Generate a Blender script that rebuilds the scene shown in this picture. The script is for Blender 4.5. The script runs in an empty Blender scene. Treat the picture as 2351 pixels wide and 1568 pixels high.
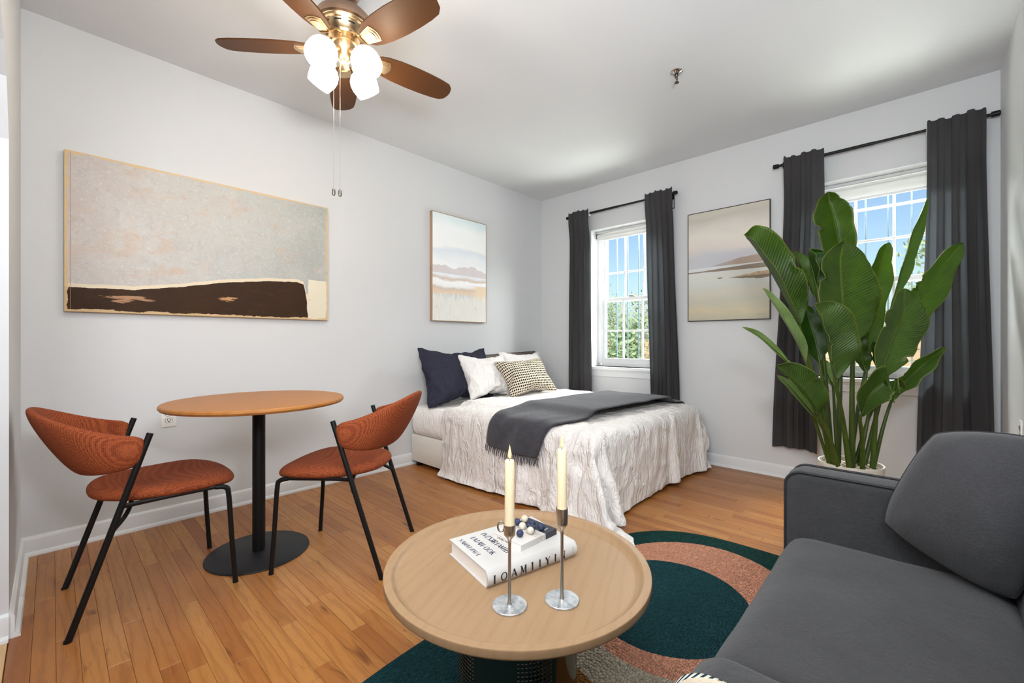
import bpy, bmesh, math, random
from mathutils import Vector, Matrix, noise
random.seed(11)
S = bpy.context.scene
COL = S.collection
PI = math.pi
R = math.radians

# ------------------------------------------------------------------ camera, world, sun, lamps, exposure
cam_d = bpy.data.cameras.new('camera')
cam = bpy.data.objects.new('camera', cam_d)
COL.objects.link(cam)
cam.location = (0, 0, 1.06)
cam.rotation_euler = (R(90), 0, R(-46.75))
cam_d.sensor_width = 36.0
cam_d.lens = 15.215
cam_d.clip_start = 0.02
cam_d.clip_end = 300
S.camera = cam

vs = S.view_settings
vs.view_transform = 'Standard'
vs.look = 'None'
vs.gamma = 1.0
vs.use_curve_mapping = False
vs.exposure = 0.45

world = bpy.data.worlds.new('sky')
S.world = world
world.use_nodes = True
wn = world.node_tree
bgn = wn.nodes['Background']
sky = wn.nodes.new('ShaderNodeTexSky')
sky.sky_type = 'NISHITA'
sky.sun_disc = False
sky.sun_elevation = R(48)
sky.sun_rotation = R(250)
sky.air_density = 1.0
sky.dust_density = 2.2
sky.ozone_density = 1.2
wn.links.new(sky.outputs[0], bgn.inputs[0])
bgn.inputs[1].default_value = 0.15

def lamp(name, kind, loc, energy, color=(1, 1, 1), rot=None, **kw):
    d = bpy.data.lights.new(name, kind)
    d.energy = energy
    d.color = color
    for k, v in kw.items():
        setattr(d, k, v)
    o = bpy.data.objects.new(name, d)
    COL.objects.link(o)
    o.location = loc
    if rot:
        o.rotation_euler = rot
    return o

# sun from behind the house: it lights the garden, none of it enters the windows
lamp('sun', 'SUN', (0, 0, 8), 2.6, (1.0, .96, .9), (R(42), 0, R(-70)), angle=R(1))
# added area lamps above the windows, out of view, strengthening the daylight
for wy in (2.135, 0.24):
    a = lamp('high_window_fill', 'AREA', (5.0, wy, 3.0), 470, (1.0, .985, .965), shape='RECTANGLE', size=1.5, size_y=1.5)
    a.rotation_euler = (Vector((3.2, wy, 0.9)) - a.location).to_track_quat('-Z', 'Y').to_euler()
# unseen fill lamps added to brighten the room; no fixtures belong to them
a = lamp('hall_fill', 'AREA', (-0.58, 0.62, 1.85), 27, (.93, .965, 1.0), shape='RECTANGLE', size=1.0, size_y=1.3)
a.rotation_euler = (Vector((2.0, 1.6, 1.35)) - a.location).to_track_quat('-Z', 'Y').to_euler()
a = lamp('ceiling_fill', 'AREA', (0.35, 0.55, 2.62), 12, (.93, .965, 1.0), shape='DISK', size=0.7)  # added fill just under the ceiling, out of frame, not a fitting
a = lamp('upward_fill', 'AREA', (0.22, -0.19, 1.60), 36, (.91, .955, 1.0), shape='RECTANGLE', size=.5, size_y=.28)  # added lamp beside the camera, aimed up to brighten the ceiling
a.rotation_euler = (Vector((1.7, 1.3, 2.75)) - a.location).to_track_quat('-Z', 'Y').to_euler()
# added unseen lamps below the sills, lighting the ceiling as sunlit ground would
for wy in (2.135, 0.24):
    a = lamp('low_window_fill', 'AREA', (5.9, wy, -.35), 175, (1.0, .985, .965), shape='RECTANGLE', size=2.6, size_y=1.7)
    a.rotation_euler = (Vector((3.5, wy, 1.9)) - a.location).to_track_quat('-Z', 'Y').to_euler()

# ------------------------------------------------------------------ helpers
def link(o, parent=None):
    COL.objects.link(o)
    if parent is not None:
        o.parent = parent
    return o

def tag(o, label=None, cat=None, group=None, kind=None):
    if label: o['label'] = label
    if cat: o['category'] = cat
    if group: o['group'] = group
    if kind: o['kind'] = kind
    return o

def thing(name, label, cat, loc=(0, 0, 0), rz=0, group=None):
    o = bpy.data.objects.new(name, None)
    o.empty_display_size = .05
    o.location = loc
    o.rotation_euler = (0, 0, rz)
    COL.objects.link(o)
    return tag(o, label, cat, group)

def finish(me, smooth=35):
    if smooth:
        me.shade_smooth()
        if smooth < 180:
            me.set_sharp_from_angle(angle=R(smooth))

def obj(name, bm, m, parent=None, smooth=35, sub=0, recalc=True):
    if recalc:
        bmesh.ops.recalc_face_normals(bm, faces=list(bm.faces))
    me = bpy.data.meshes.new(name)
    bm.to_mesh(me)
    bm.free()
    finish(me, smooth)
    for mm in (m if isinstance(m, (list, tuple)) else [m]):
        me.materials.append(mm)
    o = bpy.data.objects.new(name, me)
    link(o, parent)
    if sub:
        md = o.modifiers.new('subdivision', 'SUBSURF')
        md.levels = sub
        md.render_levels = sub
    return o

def struct(name, bm, m, parent=None, smooth=35, label=None):
    o = obj(name, bm, m, parent, smooth)
    if parent is None:
        o['kind'] = 'structure'
    if label: o['label'] = label
    return o

def copy_tree(o, parent=None):
    c = o.copy()
    COL.objects.link(c)
    if parent is not None:
        c.parent = parent
    for ch in list(o.children):
        copy_tree(ch, c)
    return c

def NB():
    return bmesh.new()

def box(bm, x0, x1, y0, y1, z0, z1, bev=0, seg=2, mi=0):
    n0 = len(bm.faces)
    vs_ = [bm.verts.new((x, y, z)) for z in (z0, z1) for y in (y0, y1) for x in (x0, x1)]
    F = [(0, 2, 3, 1), (4, 5, 7, 6), (0, 1, 5, 4), (2, 6, 7, 3), (0, 4, 6, 2), (1, 3, 7, 5)]
    fs = [bm.faces.new([vs_[i] for i in f]) for f in F]
    for f in fs: f.material_index = mi
    if bev:
        es = list({e for f in fs for e in f.edges})
        r = bmesh.ops.bevel(bm, geom=es, offset=bev, segments=seg, affect='EDGES', profile=.5, material=mi)
    return bm

def frame_of(t, up=None):
    t = t.normalized()
    a = up if up is not None else (Vector((0, 0, 1)) if abs(t.z) < .9 else Vector((1, 0, 0)))
    n = (a - t * a.dot(t)).normalized()
    return n, t.cross(n)

def tube(bm, pts, r, seg=10, cap=True, closed=False, sx=1.0, mi=0):
    pts = [Vector(p) for p in pts]
    n = len(pts)
    rings = []
    pn = None
    for i, p in enumerate(pts):
        if closed:
            t = pts[(i + 1) % n] - pts[i - 1]
        else:
            t = pts[min(i + 1, n - 1)] - pts[max(i - 1, 0)]
        if pn is None:
            a, b = frame_of(t)
        else:
            a, b = frame_of(t, pn)
        pn = a
        rr = r[i] if isinstance(r, (list, tuple)) else r
        rings.append([bm.verts.new(p + a * (rr * sx * math.cos(2 * PI * k / seg)) + b * (rr * math.sin(2 * PI * k / seg))) for k in range(seg)])
    m = n if closed else n - 1
    for i in range(m):
        A, B = rings[i], rings[(i + 1) % n]
        for k in range(seg):
            f = bm.faces.new((A[k], A[(k + 1) % seg], B[(k + 1) % seg], B[k]))
            f.material_index = mi
    if cap and not closed:
        bm.faces.new(rings[0][::-1]).material_index = mi
        bm.faces.new(rings[-1]).material_index = mi
    return rings

def lathe(bm, prof, seg=32, cx=0, cy=0, M=None, closed=False, mi=0):
    """revolve (radius, z) pairs; r == 0 closes to a pole"""
    rings = []
    for r, z in prof:
        if r < 1e-6:
            rings.append([bm.verts.new((cx, cy, z))])
        else:
            rings.append([bm.verts.new((cx + r * math.cos(2 * PI * k / seg), cy + r * math.sin(2 * PI * k / seg), z)) for k in range(seg)])
    prs = list(zip(rings, rings[1:])) + ([(rings[-1], rings[0])] if closed else [])
    for A, B in prs:
        for k in range(seg):
            k2 = (k + 1) % seg
            if len(A) == 1 and len(B) == 1: continue
            if len(A) == 1: f = bm.faces.new((A[0], B[k2], B[k]))
            elif len(B) == 1: f = bm.faces.new((A[k], A[k2], B[0]))
            else: f = bm.faces.new((A[k], A[k2], B[k2], B[k]))
            f.material_index = mi
    if M is not None:
        bmesh.ops.transform(bm, matrix=M, verts=[v for rg in rings for v in rg])
    return rings

def prism(bm, poly, z0, z1, M=None, mi=0):
    a = [bm.verts.new((x, y, z0)) for x, y in poly]
    b = [bm.verts.new((x, y, z1)) for x, y in poly]
    n = len(poly)
    fs = [bm.faces.new(a[::-1]), bm.faces.new(b)]
    for i in range(n):
        fs.append(bm.faces.new((a[i], a[(i + 1) % n], b[(i + 1) % n], b[i])))
    for f in fs: f.material_index = mi
    if M is not None:
        bmesh.ops.transform(bm, matrix=M, verts=a + b)
    return fs

def loft(bm, rings, closed_u=True, cap=True, mi=0):
    vr = [[bm.verts.new(p) for p in rg] for rg in rings]
    n = len(vr[0])
    for A, B in zip(vr, vr[1:]):
        for k in range(n if closed_u else n - 1):
            bm.faces.new((A[k], A[(k + 1) % n], B[(k + 1) % n], B[k])).material_index = mi
    if cap and closed_u:
        bm.faces.new(vr[0][::-1]).material_index = mi
        bm.faces.new(vr[-1]).material_index = mi
    return vr

def catmull(P, n):
    P = [Vector(p) for p in P]
    out = []
    m = len(P) - 1
    for i in range(n):
        t = i / (n - 1) * m
        k = min(int(t), m - 1)
        u = t - k
        a = P[k - 1] if k > 0 else P[0] * 2 - P[1]
        b, c = P[k], P[k + 1]
        d = P[k + 2] if k + 2 <= m else P[m] * 2 - P[m - 1]
        out.append(.5 * ((2 * b) + (c - a) * u + (2 * a - 5 * b + 4 * c - d) * u * u + (3 * b - a - 3 * c + d) * u ** 3))
    return out

def lerp_tab(tab, t):
    for (a, va), (b, vb) in zip(tab, tab[1:]):
        if t <= b:
            u = (t - a) / (b - a) if b > a else 0
            u = max(0, min(1, u))
            return va + (vb - va) * u
    return tab[-1][1]

def sstep(a, b, t):
    u = max(0, min(1, (t - a) / (b - a)))
    return u * u * (3 - 2 * u)

# ------------------------------------------------------------------ materials
def lin(c):
    """8-bit sRGB triple -> linear rgba"""
    def f(v):
        v /= 255
        return v / 12.92 if v <= .04045 else ((v + .055) / 1.055) ** 2.4
    return (f(c[0]), f(c[1]), f(c[2]), 1)

class G:
    """small shader-graph writer"""
    def __init__(s, name, rough=.5, color=None, metal=0, spec=.5, **kw):
        s.m = bpy.data.materials.new(name)
        s.m.use_nodes = True
        s.t = s.m.node_tree
        s.b = s.t.nodes['Principled BSDF']
        s.b.inputs['Roughness'].default_value = rough
        s.b.inputs['Metallic'].default_value = metal
        s.b.inputs['Specular IOR Level'].default_value = spec
        if color is not None: s.b.inputs['Base Color'].default_value = lin(color)
        for k, v in kw.items():
            s.b.inputs[k].default_value = v
    def n(s, typ, **kw):
        nd = s.t.nodes.new(typ)
        for k, v in kw.items(): setattr(nd, k, v)
        return nd
    def put(s, inp, v):
        if v is None: return
        if isinstance(v, bpy.types.NodeSocket): s.t.links.new(v, inp)
        else:
            if inp.type == 'RGBA' and isinstance(v, tuple) and len(v) == 3: v = lin(v)
            inp.default_value = v
    def set(s, **kw):
        for k, v in kw.items():
            s.put(s.b.inputs[k.replace('_', ' ')], v)
        return s
    def co(s, kind='Object'):
        return s.n('ShaderNodeTexCoord').outputs[kind]
    def pos(s):
        return s.n('ShaderNodeNewGeometry').outputs['Position']
    def sep(s, v):
        nd = s.n('ShaderNodeSeparateXYZ'); s.put(nd.inputs[0], v)
        return nd.outputs
    def comb(s, x=0, y=0, z=0):
        nd = s.n('ShaderNodeCombineXYZ')
        for i, v in enumerate((x, y, z)): s.put(nd.inputs[i], v)
        return nd.outputs[0]
    def map(s, v, scale=(1, 1, 1), loc=(0, 0, 0), rot=(0, 0, 0)):
        nd = s.n('ShaderNodeMapping')
        s.put(nd.inputs[0], v); nd.inputs['Scale'].default_value = scale
        s.put(nd.inputs['Location'], loc); nd.inputs['Rotation'].default_value = rot
        return nd.outputs[0]
    def noise(s, v=None, scale=5, detail=3, rough=.55, dist=0):
        nd = s.n('ShaderNodeTexNoise')
        if v is not None: s.put(nd.inputs['Vector'], v)
        nd.inputs['Scale'].default_value = scale; nd.inputs['Detail'].default_value = detail
        nd.inputs['Roughness'].default_value = rough; nd.inputs['Distortion'].default_value = dist
        return nd.outputs[0]
    def wave(s, v=None, scale=5, dist=0, detail=2, dscale=1, direction='X', typ='BANDS'):
        nd = s.n('ShaderNodeTexWave', wave_type=typ)
        if typ == 'BANDS': nd.bands_direction = direction
        else: nd.rings_direction = direction
        if v is not None: s.put(nd.inputs['Vector'], v)
        nd.inputs['Scale'].default_value = scale; nd.inputs['Distortion'].default_value = dist
        nd.inputs['Detail'].default_value = detail; nd.inputs['Detail Scale'].default_value = dscale
        return nd.outputs['Fac']
    def vor(s, v=None, scale=5, feature='F1', out='Distance', rand=1):
        nd = s.n('ShaderNodeTexVoronoi', feature=feature)
        if v is not None: s.put(nd.inputs['Vector'], v)
        nd.inputs['Scale'].default_value = scale
        nd.inputs['Randomness'].default_value = rand
        return nd.outputs[out]
    def ma(s, op, a, b=None, c=None):
        nd = s.n('ShaderNodeMath', operation=op)
        s.put(nd.inputs[0], a)
        if b is not None: s.put(nd.inputs[1], b)
        if c is not None: s.put(nd.inputs[2], c)
        return nd.outputs[0]
    def rng(s, v, a, b, c=0, d=1, smooth=False):
        nd = s.n('ShaderNodeMapRange')
        if smooth: nd.interpolation_type = 'SMOOTHSTEP'
        s.put(nd.inputs[0], v)
        for i, t in enumerate((a, b, c, d)): s.put(nd.inputs[i + 1], t)
        return nd.outputs[0]
    def ramp(s, f, stops, interp='LINEAR'):
        nd = s.n('ShaderNodeValToRGB')
        cr = nd.color_ramp
        cr.interpolation = interp
        while len(cr.elements) < len(stops): cr.elements.new(.5)
        for e, (p, c) in zip(cr.elements, stops):
            e.position = p
            e.color = lin(c) if isinstance(c, tuple) else (c, c, c, 1)
        s.put(nd.inputs[0], f)
        return nd.outputs[0]
    def mix(s, f, a, b, mode='MIX'):
        nd = s.n('ShaderNodeMix', data_type='RGBA', blend_type=mode)
        s.put(nd.inputs['Factor'], f); s.put(nd.inputs[6], a); s.put(nd.inputs[7], b)
        return nd.outputs[2]
    def bump(s, h, strength=.3, dist=.01):
        nd = s.n('ShaderNodeBump')
        nd.inputs['Strength'].default_value = strength
        nd.inputs['Distance'].default_value = dist
        s.put(nd.inputs['Height'], h)
        s.put(s.b.inputs['Normal'], nd.outputs[0])
        return s
    def translucent(s, color, fac):
        tr = s.n('ShaderNodeBsdfTranslucent'); s.put(tr.inputs[0], color)
        mx = s.n('ShaderNodeMixShader'); mx.inputs[0].default_value = fac
        s.t.links.new(s.b.outputs[0], mx.inputs[1]); s.t.links.new(tr.outputs[0], mx.inputs[2])
        s.t.links.new(mx.outputs[0], s.t.nodes['Material Output'].inputs[0])
        return s

def plain(name, color, rough=.5, metal=0, spec=.5, **kw):
    return G(name, rough, color, metal, spec, **kw).m

# painted plaster
def mk_wall(name, col, str_=.06):
    g = G(name, .62, col, spec=.3)
    p = g.pos()
    h = g.noise(p, 55, 3)
    h2 = g.noise(p, 3.5, 2)
    g.bump(g.ma('ADD', h, g.ma('MULTIPLY', h2, .8)), str_, .01)
    return g.m
M_wall = mk_wall('wall_paint', (208, 209, 210))
M_ceil = mk_wall('ceiling_paint', (214, 215, 217), .04)
M_trim = plain('white_trim_paint', (218, 219, 220), .35)
M_white = plain('white_gloss_paint', (240, 241, 242), .3)
M_black = plain('black_powder_coat', (12, 12, 13), .45, 0, .3)
M_blackm = plain('matt_black_metal', (26, 26, 28), .5, 0, .35)
M_dark = plain('dark_void', (12, 12, 12), .8)

# oak strip floor
def mk_plank():
    g = G('oak_plank', .34, spec=.45)
    oi = g.n('ShaderNodeObjectInfo').outputs['Random']
    isl = g.n('ShaderNodeNewGeometry').outputs['Random Per Island']
    rnd = g.ma('FRACT', g.ma('ADD', oi, isl))
    p = g.pos()
    off = g.comb(0, g.ma('MULTIPLY', rnd, 37.0), g.ma('MULTIPLY', rnd, 91.0))
    nd = g.n('ShaderNodeVectorMath', operation='ADD'); g.put(nd.inputs[0], p); g.put(nd.inputs[1], off)
    q = nd.outputs[0]
    base = g.ramp(rnd, [(0, (138, 80, 36)), (.22, (155, 98, 48)), (.5, (164, 108, 54)), (.78, (172, 119, 64)), (1, (148, 90, 42))])
    cath = g.wave(g.map(q, (1, .16, 1)), 9, 9, 3, 1.6, 'X')
    fine = g.noise(g.map(q, (90, 5, 90)), 3, 4, .6)
    broad = g.noise(g.map(q, (5, 1.2, 5)), 2, 2)
    c = g.mix(g.rng(cath, .62, 1, 0, .34), base, (118, 66, 28))
    c = g.mix(g.rng(fine, .5, .8, 0, .42), c, (110, 64, 28))
    c = g.mix(g.rng(broad, .5, .8, 0, .35), c, (176, 120, 62))
    knot = g.noise(g.map(q, (15, 2.6, 15)), 1.7, 2, .5, .6)
    c = g.mix(g.rng(knot, .665, .76, 0, .8), c, (86, 44, 18))
    streak = g.noise(g.map(q, (70, 2.2, 70)), 1.3, 3, .6, .4)
    c = g.mix(g.rng(streak, .66, .74, 0, .6), c, (92, 50, 20))
    spots = g.vor(g.map(q, (9, 4.5, 9)), 1.0)
    c = g.mix(g.rng(spots, .035, .07, .65, 0), c, (92, 50, 22))
    g.set(Base_Color=c)
    g.set(Roughness=g.rng(fine, .3, .8, .30, .42))
    g.bump(g.ma('ADD', fine, g.ma('MULTIPLY', cath, .4)), .12, .003)
    return g.m
M_plank = mk_plank()

def mk_fabric(name, col, col2, scale=400, rough=.9, strength=.35, big=.0, obj_co=False, sheen=.0):
    g = G(name, rough, spec=.2)
    p = g.co('Object') if obj_co else g.pos()
    w1 = g.wave(p, scale, .6, 1, 3, 'X'); w2 = g.wave(p, scale, .6, 1, 3, 'Y'); w3 = g.wave(p, scale, .6, 1, 3, 'Z')
    w = g.ma('ADD', g.ma('ADD', w1, w2), w3)
    nz = g.noise(p, 9, 3)
    f = g.ma('ADD', g.ma('MULTIPLY', w, .26), g.ma('MULTIPLY', nz, .35))
    g.set(Base_Color=g.ramp(f, [(.3, col), (.75, col2)]))
    h = w
    if big:
        h = g.ma('ADD', w, g.ma('MULTIPLY', g.noise(p, 14, 3, .6, 1.2), big))
    g.bump(h, strength, .004)
    if sheen: g.set(Sheen_Weight=sheen)
    return g.m

def mk_wood(name, c1, c2, c3, axis='X', scale=1.0, rough=.4, k=1.0):
    g = G(name, rough, spec=.25)
    q = g.co('Object')
    if axis == 'X': st, wd = (1.2, 22, 22), 'Y'
    elif axis == 'Y': st, wd = (22, 1.2, 22), 'X'
    else: st, wd = (22, 22, 1.2), 'X'
    fine = g.noise(g.map(q, tuple(v * scale for v in st)), 6, 5, .65)
    cath = g.wave(g.map(q, tuple(.4 if v > 2 else .06 for v in st)), 22 * scale, 6, 3, 1.2, wd)
    br = g.noise(g.map(q, tuple(v * .12 for v in st)), 3, 2)
    c = g.mix(fine, c1, c2)
    c = g.mix(g.rng(cath, .55, 1, 0, .35 * k), c, c3)
    c = g.mix(g.rng(br, .4, .75, 0, .3 * k), c, c3)
    fleck = g.noise(g.map(q, tuple(v * 1.6 * scale for v in st)), 9, 2, .5)
    c = g.mix(g.rng(fleck, .66, .74, 0, .45), c, tuple(int(v * .82) for v in c3))
    g.set(Base_Color=c)
    g.bump(fine, .06, .002)
    return g.m

# ------------------------------------------------------------------ packed cloth shapes (vertex grids)
def unpack(d):
    """delta-coded coordinates: all x, then all y, then all z"""
    nx, ny = d['n']
    tot = len(d['d']) // 3
    cs = []
    for k in range(3):
        v = 0
        L = []
        for t in d['d'][k * tot:(k + 1) * tot]:
            v += t
            L.append(v / d['q'])
        cs.append(L)
    return nx, ny, list(zip(*cs))

def extent(d):
    P = unpack(d)[2]
    return [max(p[k] for p in P) - min(p[k] for p in P) for k in range(3)]

def sheet(name, d, m, parent=None, thick=.008, sub=1):
    nx, ny, P = unpack(d)
    bm = NB()
    V = [bm.verts.new(p) for p in P]
    for j in range(ny - 1):
        for i in range(nx - 1):
            a_ = j * nx + i
            bm.faces.new((V[a_], V[a_ + 1], V[a_ + nx + 1], V[a_ + nx]))
    o = obj(name, bm, m, parent, smooth=180, recalc=False)
    if thick:
        md = o.modifiers.new('thickness', 'SOLIDIFY'); md.thickness = thick; md.offset = 1
    md = o.modifiers.new('subdivision', 'SUBSURF'); md.levels = sub; md.render_levels = sub
    return o

def crumple(o, size, strength):
    """soft cloth creases as real relief, on top of the subdivided shape"""
    tx = bpy.data.textures.new('crease', 'MUSGRAVE')
    tx.musgrave_type = 'RIDGED_MULTIFRACTAL'
    tx.noise_scale = size
    tx.octaves = 2.5
    md = o.modifiers.new('creases', 'DISPLACE')
    md.texture = tx
    md.texture_coords = 'LOCAL'
    md.strength = strength
    md.mid_level = .6
    return o

def pillow_bm(d):
    nx, ny, P = unpack(d)
    bm = NB()
    V = [bm.verts.new(p) for p in P]
    n1 = nx * ny
    uv = bm.loops.layers.uv.new('UVMap')
    for s in (0, 1):
        for j in range(ny - 1):
            for i in range(nx - 1):
                ids = [s * n1 + j * nx + i, s * n1 + j * nx + i + 1, s * n1 + (j + 1) * nx + i + 1, s * n1 + (j + 1) * nx + i]
                if s: ids.reverse()
                f = bm.faces.new([V[q] for q in ids])
                for l, q in zip(f.loops, ids):
                    q -= s * n1
                    l[uv].uv = ((q % nx) / (nx - 1), (q // nx) / (ny - 1))
    bmesh.ops.remove_doubles(bm, verts=list(bm.verts), dist=1e-4)
    return bm

def place(o, centre, ux, uy):
    """orient an object: local x along ux, local y close to uy"""
    ux = Vector(ux).normalized(); uy = Vector(uy)
    uy = (uy - ux * uy.dot(ux)).normalized()
    uz = ux.cross(uy)
    M = Matrix((ux, uy, uz)).transposed().to_4x4()
    M.translation = Vector(centre)
    o.matrix_world = M
    return o

# ------------------------------------------------------------------ the room
XD, XB, YA, YC, H = -0.105, 3.914, 3.211, -0.357, 2.697
bm = NB(); box(bm, -3.2, 4.16, -1.2, 3.5, -.2, -.013)
floor = struct('floor', bm, M_plank)

PW = .0572
plank_meshes = {}
def plank_mesh(L):
    k = round(L, 3)
    if k not in plank_meshes:
        b = NB()
        box(b, .0003, PW - .0003, .0004, L - .0004, -.0126, 0)
        top = [e for e in b.edges if all(v.co.z > -.001 for v in e.verts)]
        bmesh.ops.bevel(b, geom=top, offset=.0009, segments=1, affect='EDGES')
        bmesh.ops.recalc_face_normals(b, faces=list(b.faces))
        me = bpy.data.meshes.new('plank'); b.to_mesh(me); b.free()
        me.materials.append(M_plank)
        plank_meshes[k] = me
    return plank_meshes[k]
rp = random.Random(5)
lens = [.30, .42, .55, .68, .80, .95, 1.1, 1.25]
spots = []
x = XD
while x < XB:
    y = YC - rp.uniform(0, .5)
    while y < YA:
        L = rp.choice(lens)
        if y + L > YA - .12: L = YA - y + .01
        L = round(L, 3)
        spots.append((x, y, L))
        y += L
    x += PW
def hid(s):
    x, y, L = s
    cx_, cy_ = x + PW / 2, y + L / 2
    d = math.hypot(cx_, cy_) / (L ** .5)
    if x > 2.15 and y > 1.4: d += 50
    if cx_ * .7284 + cy_ * .6852 < 1.15: d += 30        # in front of the lower edge of the frame
    if abs(cx_ * .6852 - cy_ * .7284) > 1.25 * (cx_ * .7284 + cy_ * .6852): d += 30
    return d
spots.sort(key=hid)
for (x, y, L) in spots[:298]:
    o = bpy.data.objects.new('plank', plank_mesh(L)); o.location = (x, y, 0); link(o, floor)
rb = NB()
for (x, y, L) in spots[298:]:
    box(rb, x + .0003, x + PW - .0003, y + .0004, y + L - .0004, -.0126, 0)
for i in range(10):
    box(rb, XD - .13 - i * PW * 1.9 - PW * 1.9, XD - .13 - i * PW * 1.9 - .001, -.9, 3.4, -.0126, -.0005)
o = obj('plank_field', rb, M_plank, floor, smooth=0); o['kind'] = 'stuff'

def grid_wall(bm, axis, a0, a1, us, holes, zs):
    """wall of boxes between planes a0..a1 on an axis, leaving out the holes (u0,u1,z0,z1)"""
    for u0, u1 in zip(us, us[1:]):
        for z0, z1 in zip(zs, zs[1:]):
            um, zm = (u0 + u1) / 2, (z0 + z1) / 2
            if any(h[0] < um < h[1] and h[2] < zm < h[3] for h in holes): continue
            if axis == 'x': box(bm, a0, a1, u0, u1, z0, z1)
            else: box(bm, u0, u1, a0, a1, z0, z1)
W1 = (1.74, 2.535, .80, 2.236)
W2 = (-.165, .64, .80, 2.236)
bm = NB(); box(bm, -3.2, 4.16, YA, YA + .15, -.2, H + .1); struct('wall_left', bm, M_wall)
bm = NB(); grid_wall(bm, 'x', XB, 4.16, [-1.0, W2[0], W2[1], W1[0], W1[1], YA + .15], [W1, W2], [-.2, .80, 2.236, H + .1]); struct('wall_back', bm, M_wall)
bm = NB(); box(bm, XD, XB, YC - .12, YC, -.2, H + .1); struct('wall_right', bm, M_wall)
bm = NB(); box(bm, -3.2, 4.16, -1.2, 3.4, H, H + .12); struct('ceiling', bm, M_ceil)
# front wall: a wide arched opening, the camera stands at its edge
bm = NB()
XO = XD - .13
box(bm, XO, XD, 2.36, YA, 0, H); box(bm, XO, XD, YC, -.25, 0, H)
N = 22
for i in range(N):
    y0 = -.25 + 2.61 * i / N; y1 = -.25 + 2.61 * (i + 1) / N
    zz = [1.78 + .42 * math.sqrt(max(0, 1 - ((y - 1.055) / 1.305) ** 2)) for y in (y0, y1)]
    v = [bm.verts.new((xx, yy, z)) for xx in (XO, XD) for (yy, z) in ((y0, zz[0]), (y1, zz[1]), (y1, H), (y0, H))]
    for f in ((0, 1, 2, 3), (7, 6, 5, 4), (0, 4, 5, 1), (2, 6, 7, 3)): bm.faces.new([v[k] for k in f])
struct('wall_front', bm, M_wall)
bm = NB()
box(bm, -3.3, -3.2, -1.2, 3.4, -.2, H + .1); box(bm, -3.2, XO, -1.3, -1.2, -.2, H + .1); box(bm, XO - .02, XO, -1.2, YC, -.2, H)
struct('wall_hall', bm, M_wall)

def baseboard(name, p0, p1, nrm):
    """profile run from p0 to p1 (floor points on the wall), nrm points into the room"""
    prof = [(0, 0), (.028, 0), (.028, .006), (.025, .013), (.018, .018), (.014, .020), (.014, .078), (.011, .086), (.006, .090), (.004, .094), (0, .095)]
    p0, p1, nv = Vector(p0), Vector(p1), Vector(nrm)
    b = NB(); loft(b, [[p0 + nv * a_ + Vector((0, 0, z)) for a_, z in prof], [p1 + nv * a_ + Vector((0, 0, z)) for a_, z in prof]])
    return struct(name, b, M_trim, smooth=30)
baseboard('baseboard_left', (XD, YA, 0), (XB, YA, 0), (0, -1, 0))
baseboard('baseboard_back', (XB, YC, 0), (XB, YA, 0), (-1, 0, 0))
baseboard('baseboard_right', (XD, YC, 0), (XB, YC, 0), (0, 1, 0))
baseboard('baseboard_front', (XD, 2.36, 0), (XD, YA, 0), (1, 0, 0))
baseboard('baseboard_opening', (XO, 2.36, 0), (XD, 2.36, 0), (0, -1, 0))
bm = NB(); box(bm, XO - .05, XD - .002, -.25, 2.33, -.012, .004, .003)
struct('trim_1', bm, mk_wood('threshold_oak', (222, 186, 138), (206, 164, 112), (188, 140, 90), 'Y'))

# ------------------------------------------------------------------ windows
def mk_glass():
    m = bpy.data.materials.new('window_glass'); m.use_nodes = True
    t = m.node_tree; t.nodes.clear()
    out = t.nodes.new('ShaderNodeOutputMaterial'); tr = t.nodes.new('ShaderNodeBsdfTransparent'); gl = t.nodes.new('ShaderNodeBsdfGlossy')
    fr = t.nodes.new('ShaderNodeFresnel'); mx = t.nodes.new('ShaderNodeMixShader')
    tr.inputs[0].default_value = (.95, .98, .97, 1); gl.inputs['Roughness'].default_value = 0; fr.inputs[0].default_value = 1.06
    t.links.new(fr.outputs[0], mx.inputs[0]); t.links.new(tr.outputs[0], mx.inputs[1]); t.links.new(gl.outputs[0], mx.inputs[2])
    t.links.new(mx.outputs[0], out.inputs[0])
    return m
M_glass = mk_glass()
M_blind = G('white_blind_fabric', .8, (236, 236, 235)).translucent((240, 240, 238), .3).m

def sash(win, name, x, y0, y1, z0, z1, cols, rows, rail_b=.036, rail_t=.036):
    """one sliding sash; rows are the z positions of the horizontal glazing bars, cols the y positions of the vertical ones"""
    d = .034; st = .034
    b = NB()
    box(b, x, x + d, y0, y0 + st, z0, z1, .003, 1); box(b, x, x + d, y1 - st, y1, z0, z1, .003, 1)
    box(b, x, x + d, y0 + st, y1 - st, z0, z0 + rail_b, .003, 1); box(b, x, x + d, y0 + st, y1 - st, z1 - rail_t, z1, .003, 1)
    s = obj(name, b, M_white, win)
    gy = [y0 + st] + list(cols) + [y1 - st]; gz = [z0 + rail_b] + list(rows) + [z1 - rail_t]
    mw = .0085
    for c in cols:
        b = NB(); box(b, x + .004, x + d - .006, c - mw, c + mw, gz[0], gz[-1], .003, 1); obj('glazing_bar', b, M_white, s)
    for r in rows:
        b = NB(); box(b, x + .005, x + d - .007, gy[0], gy[-1], r - mw, r + mw, .003, 1); obj('glazing_bar', b, M_white, s)
    for a0, a1 in zip(gy, gy[1:]):
        for c0, c1 in zip(gz, gz[1:]):
            b = NB(); box(b, x + .015, x + .019, a0, a1, c0, c1); obj('pane', b, M_glass, s, smooth=0)
    return s

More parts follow.
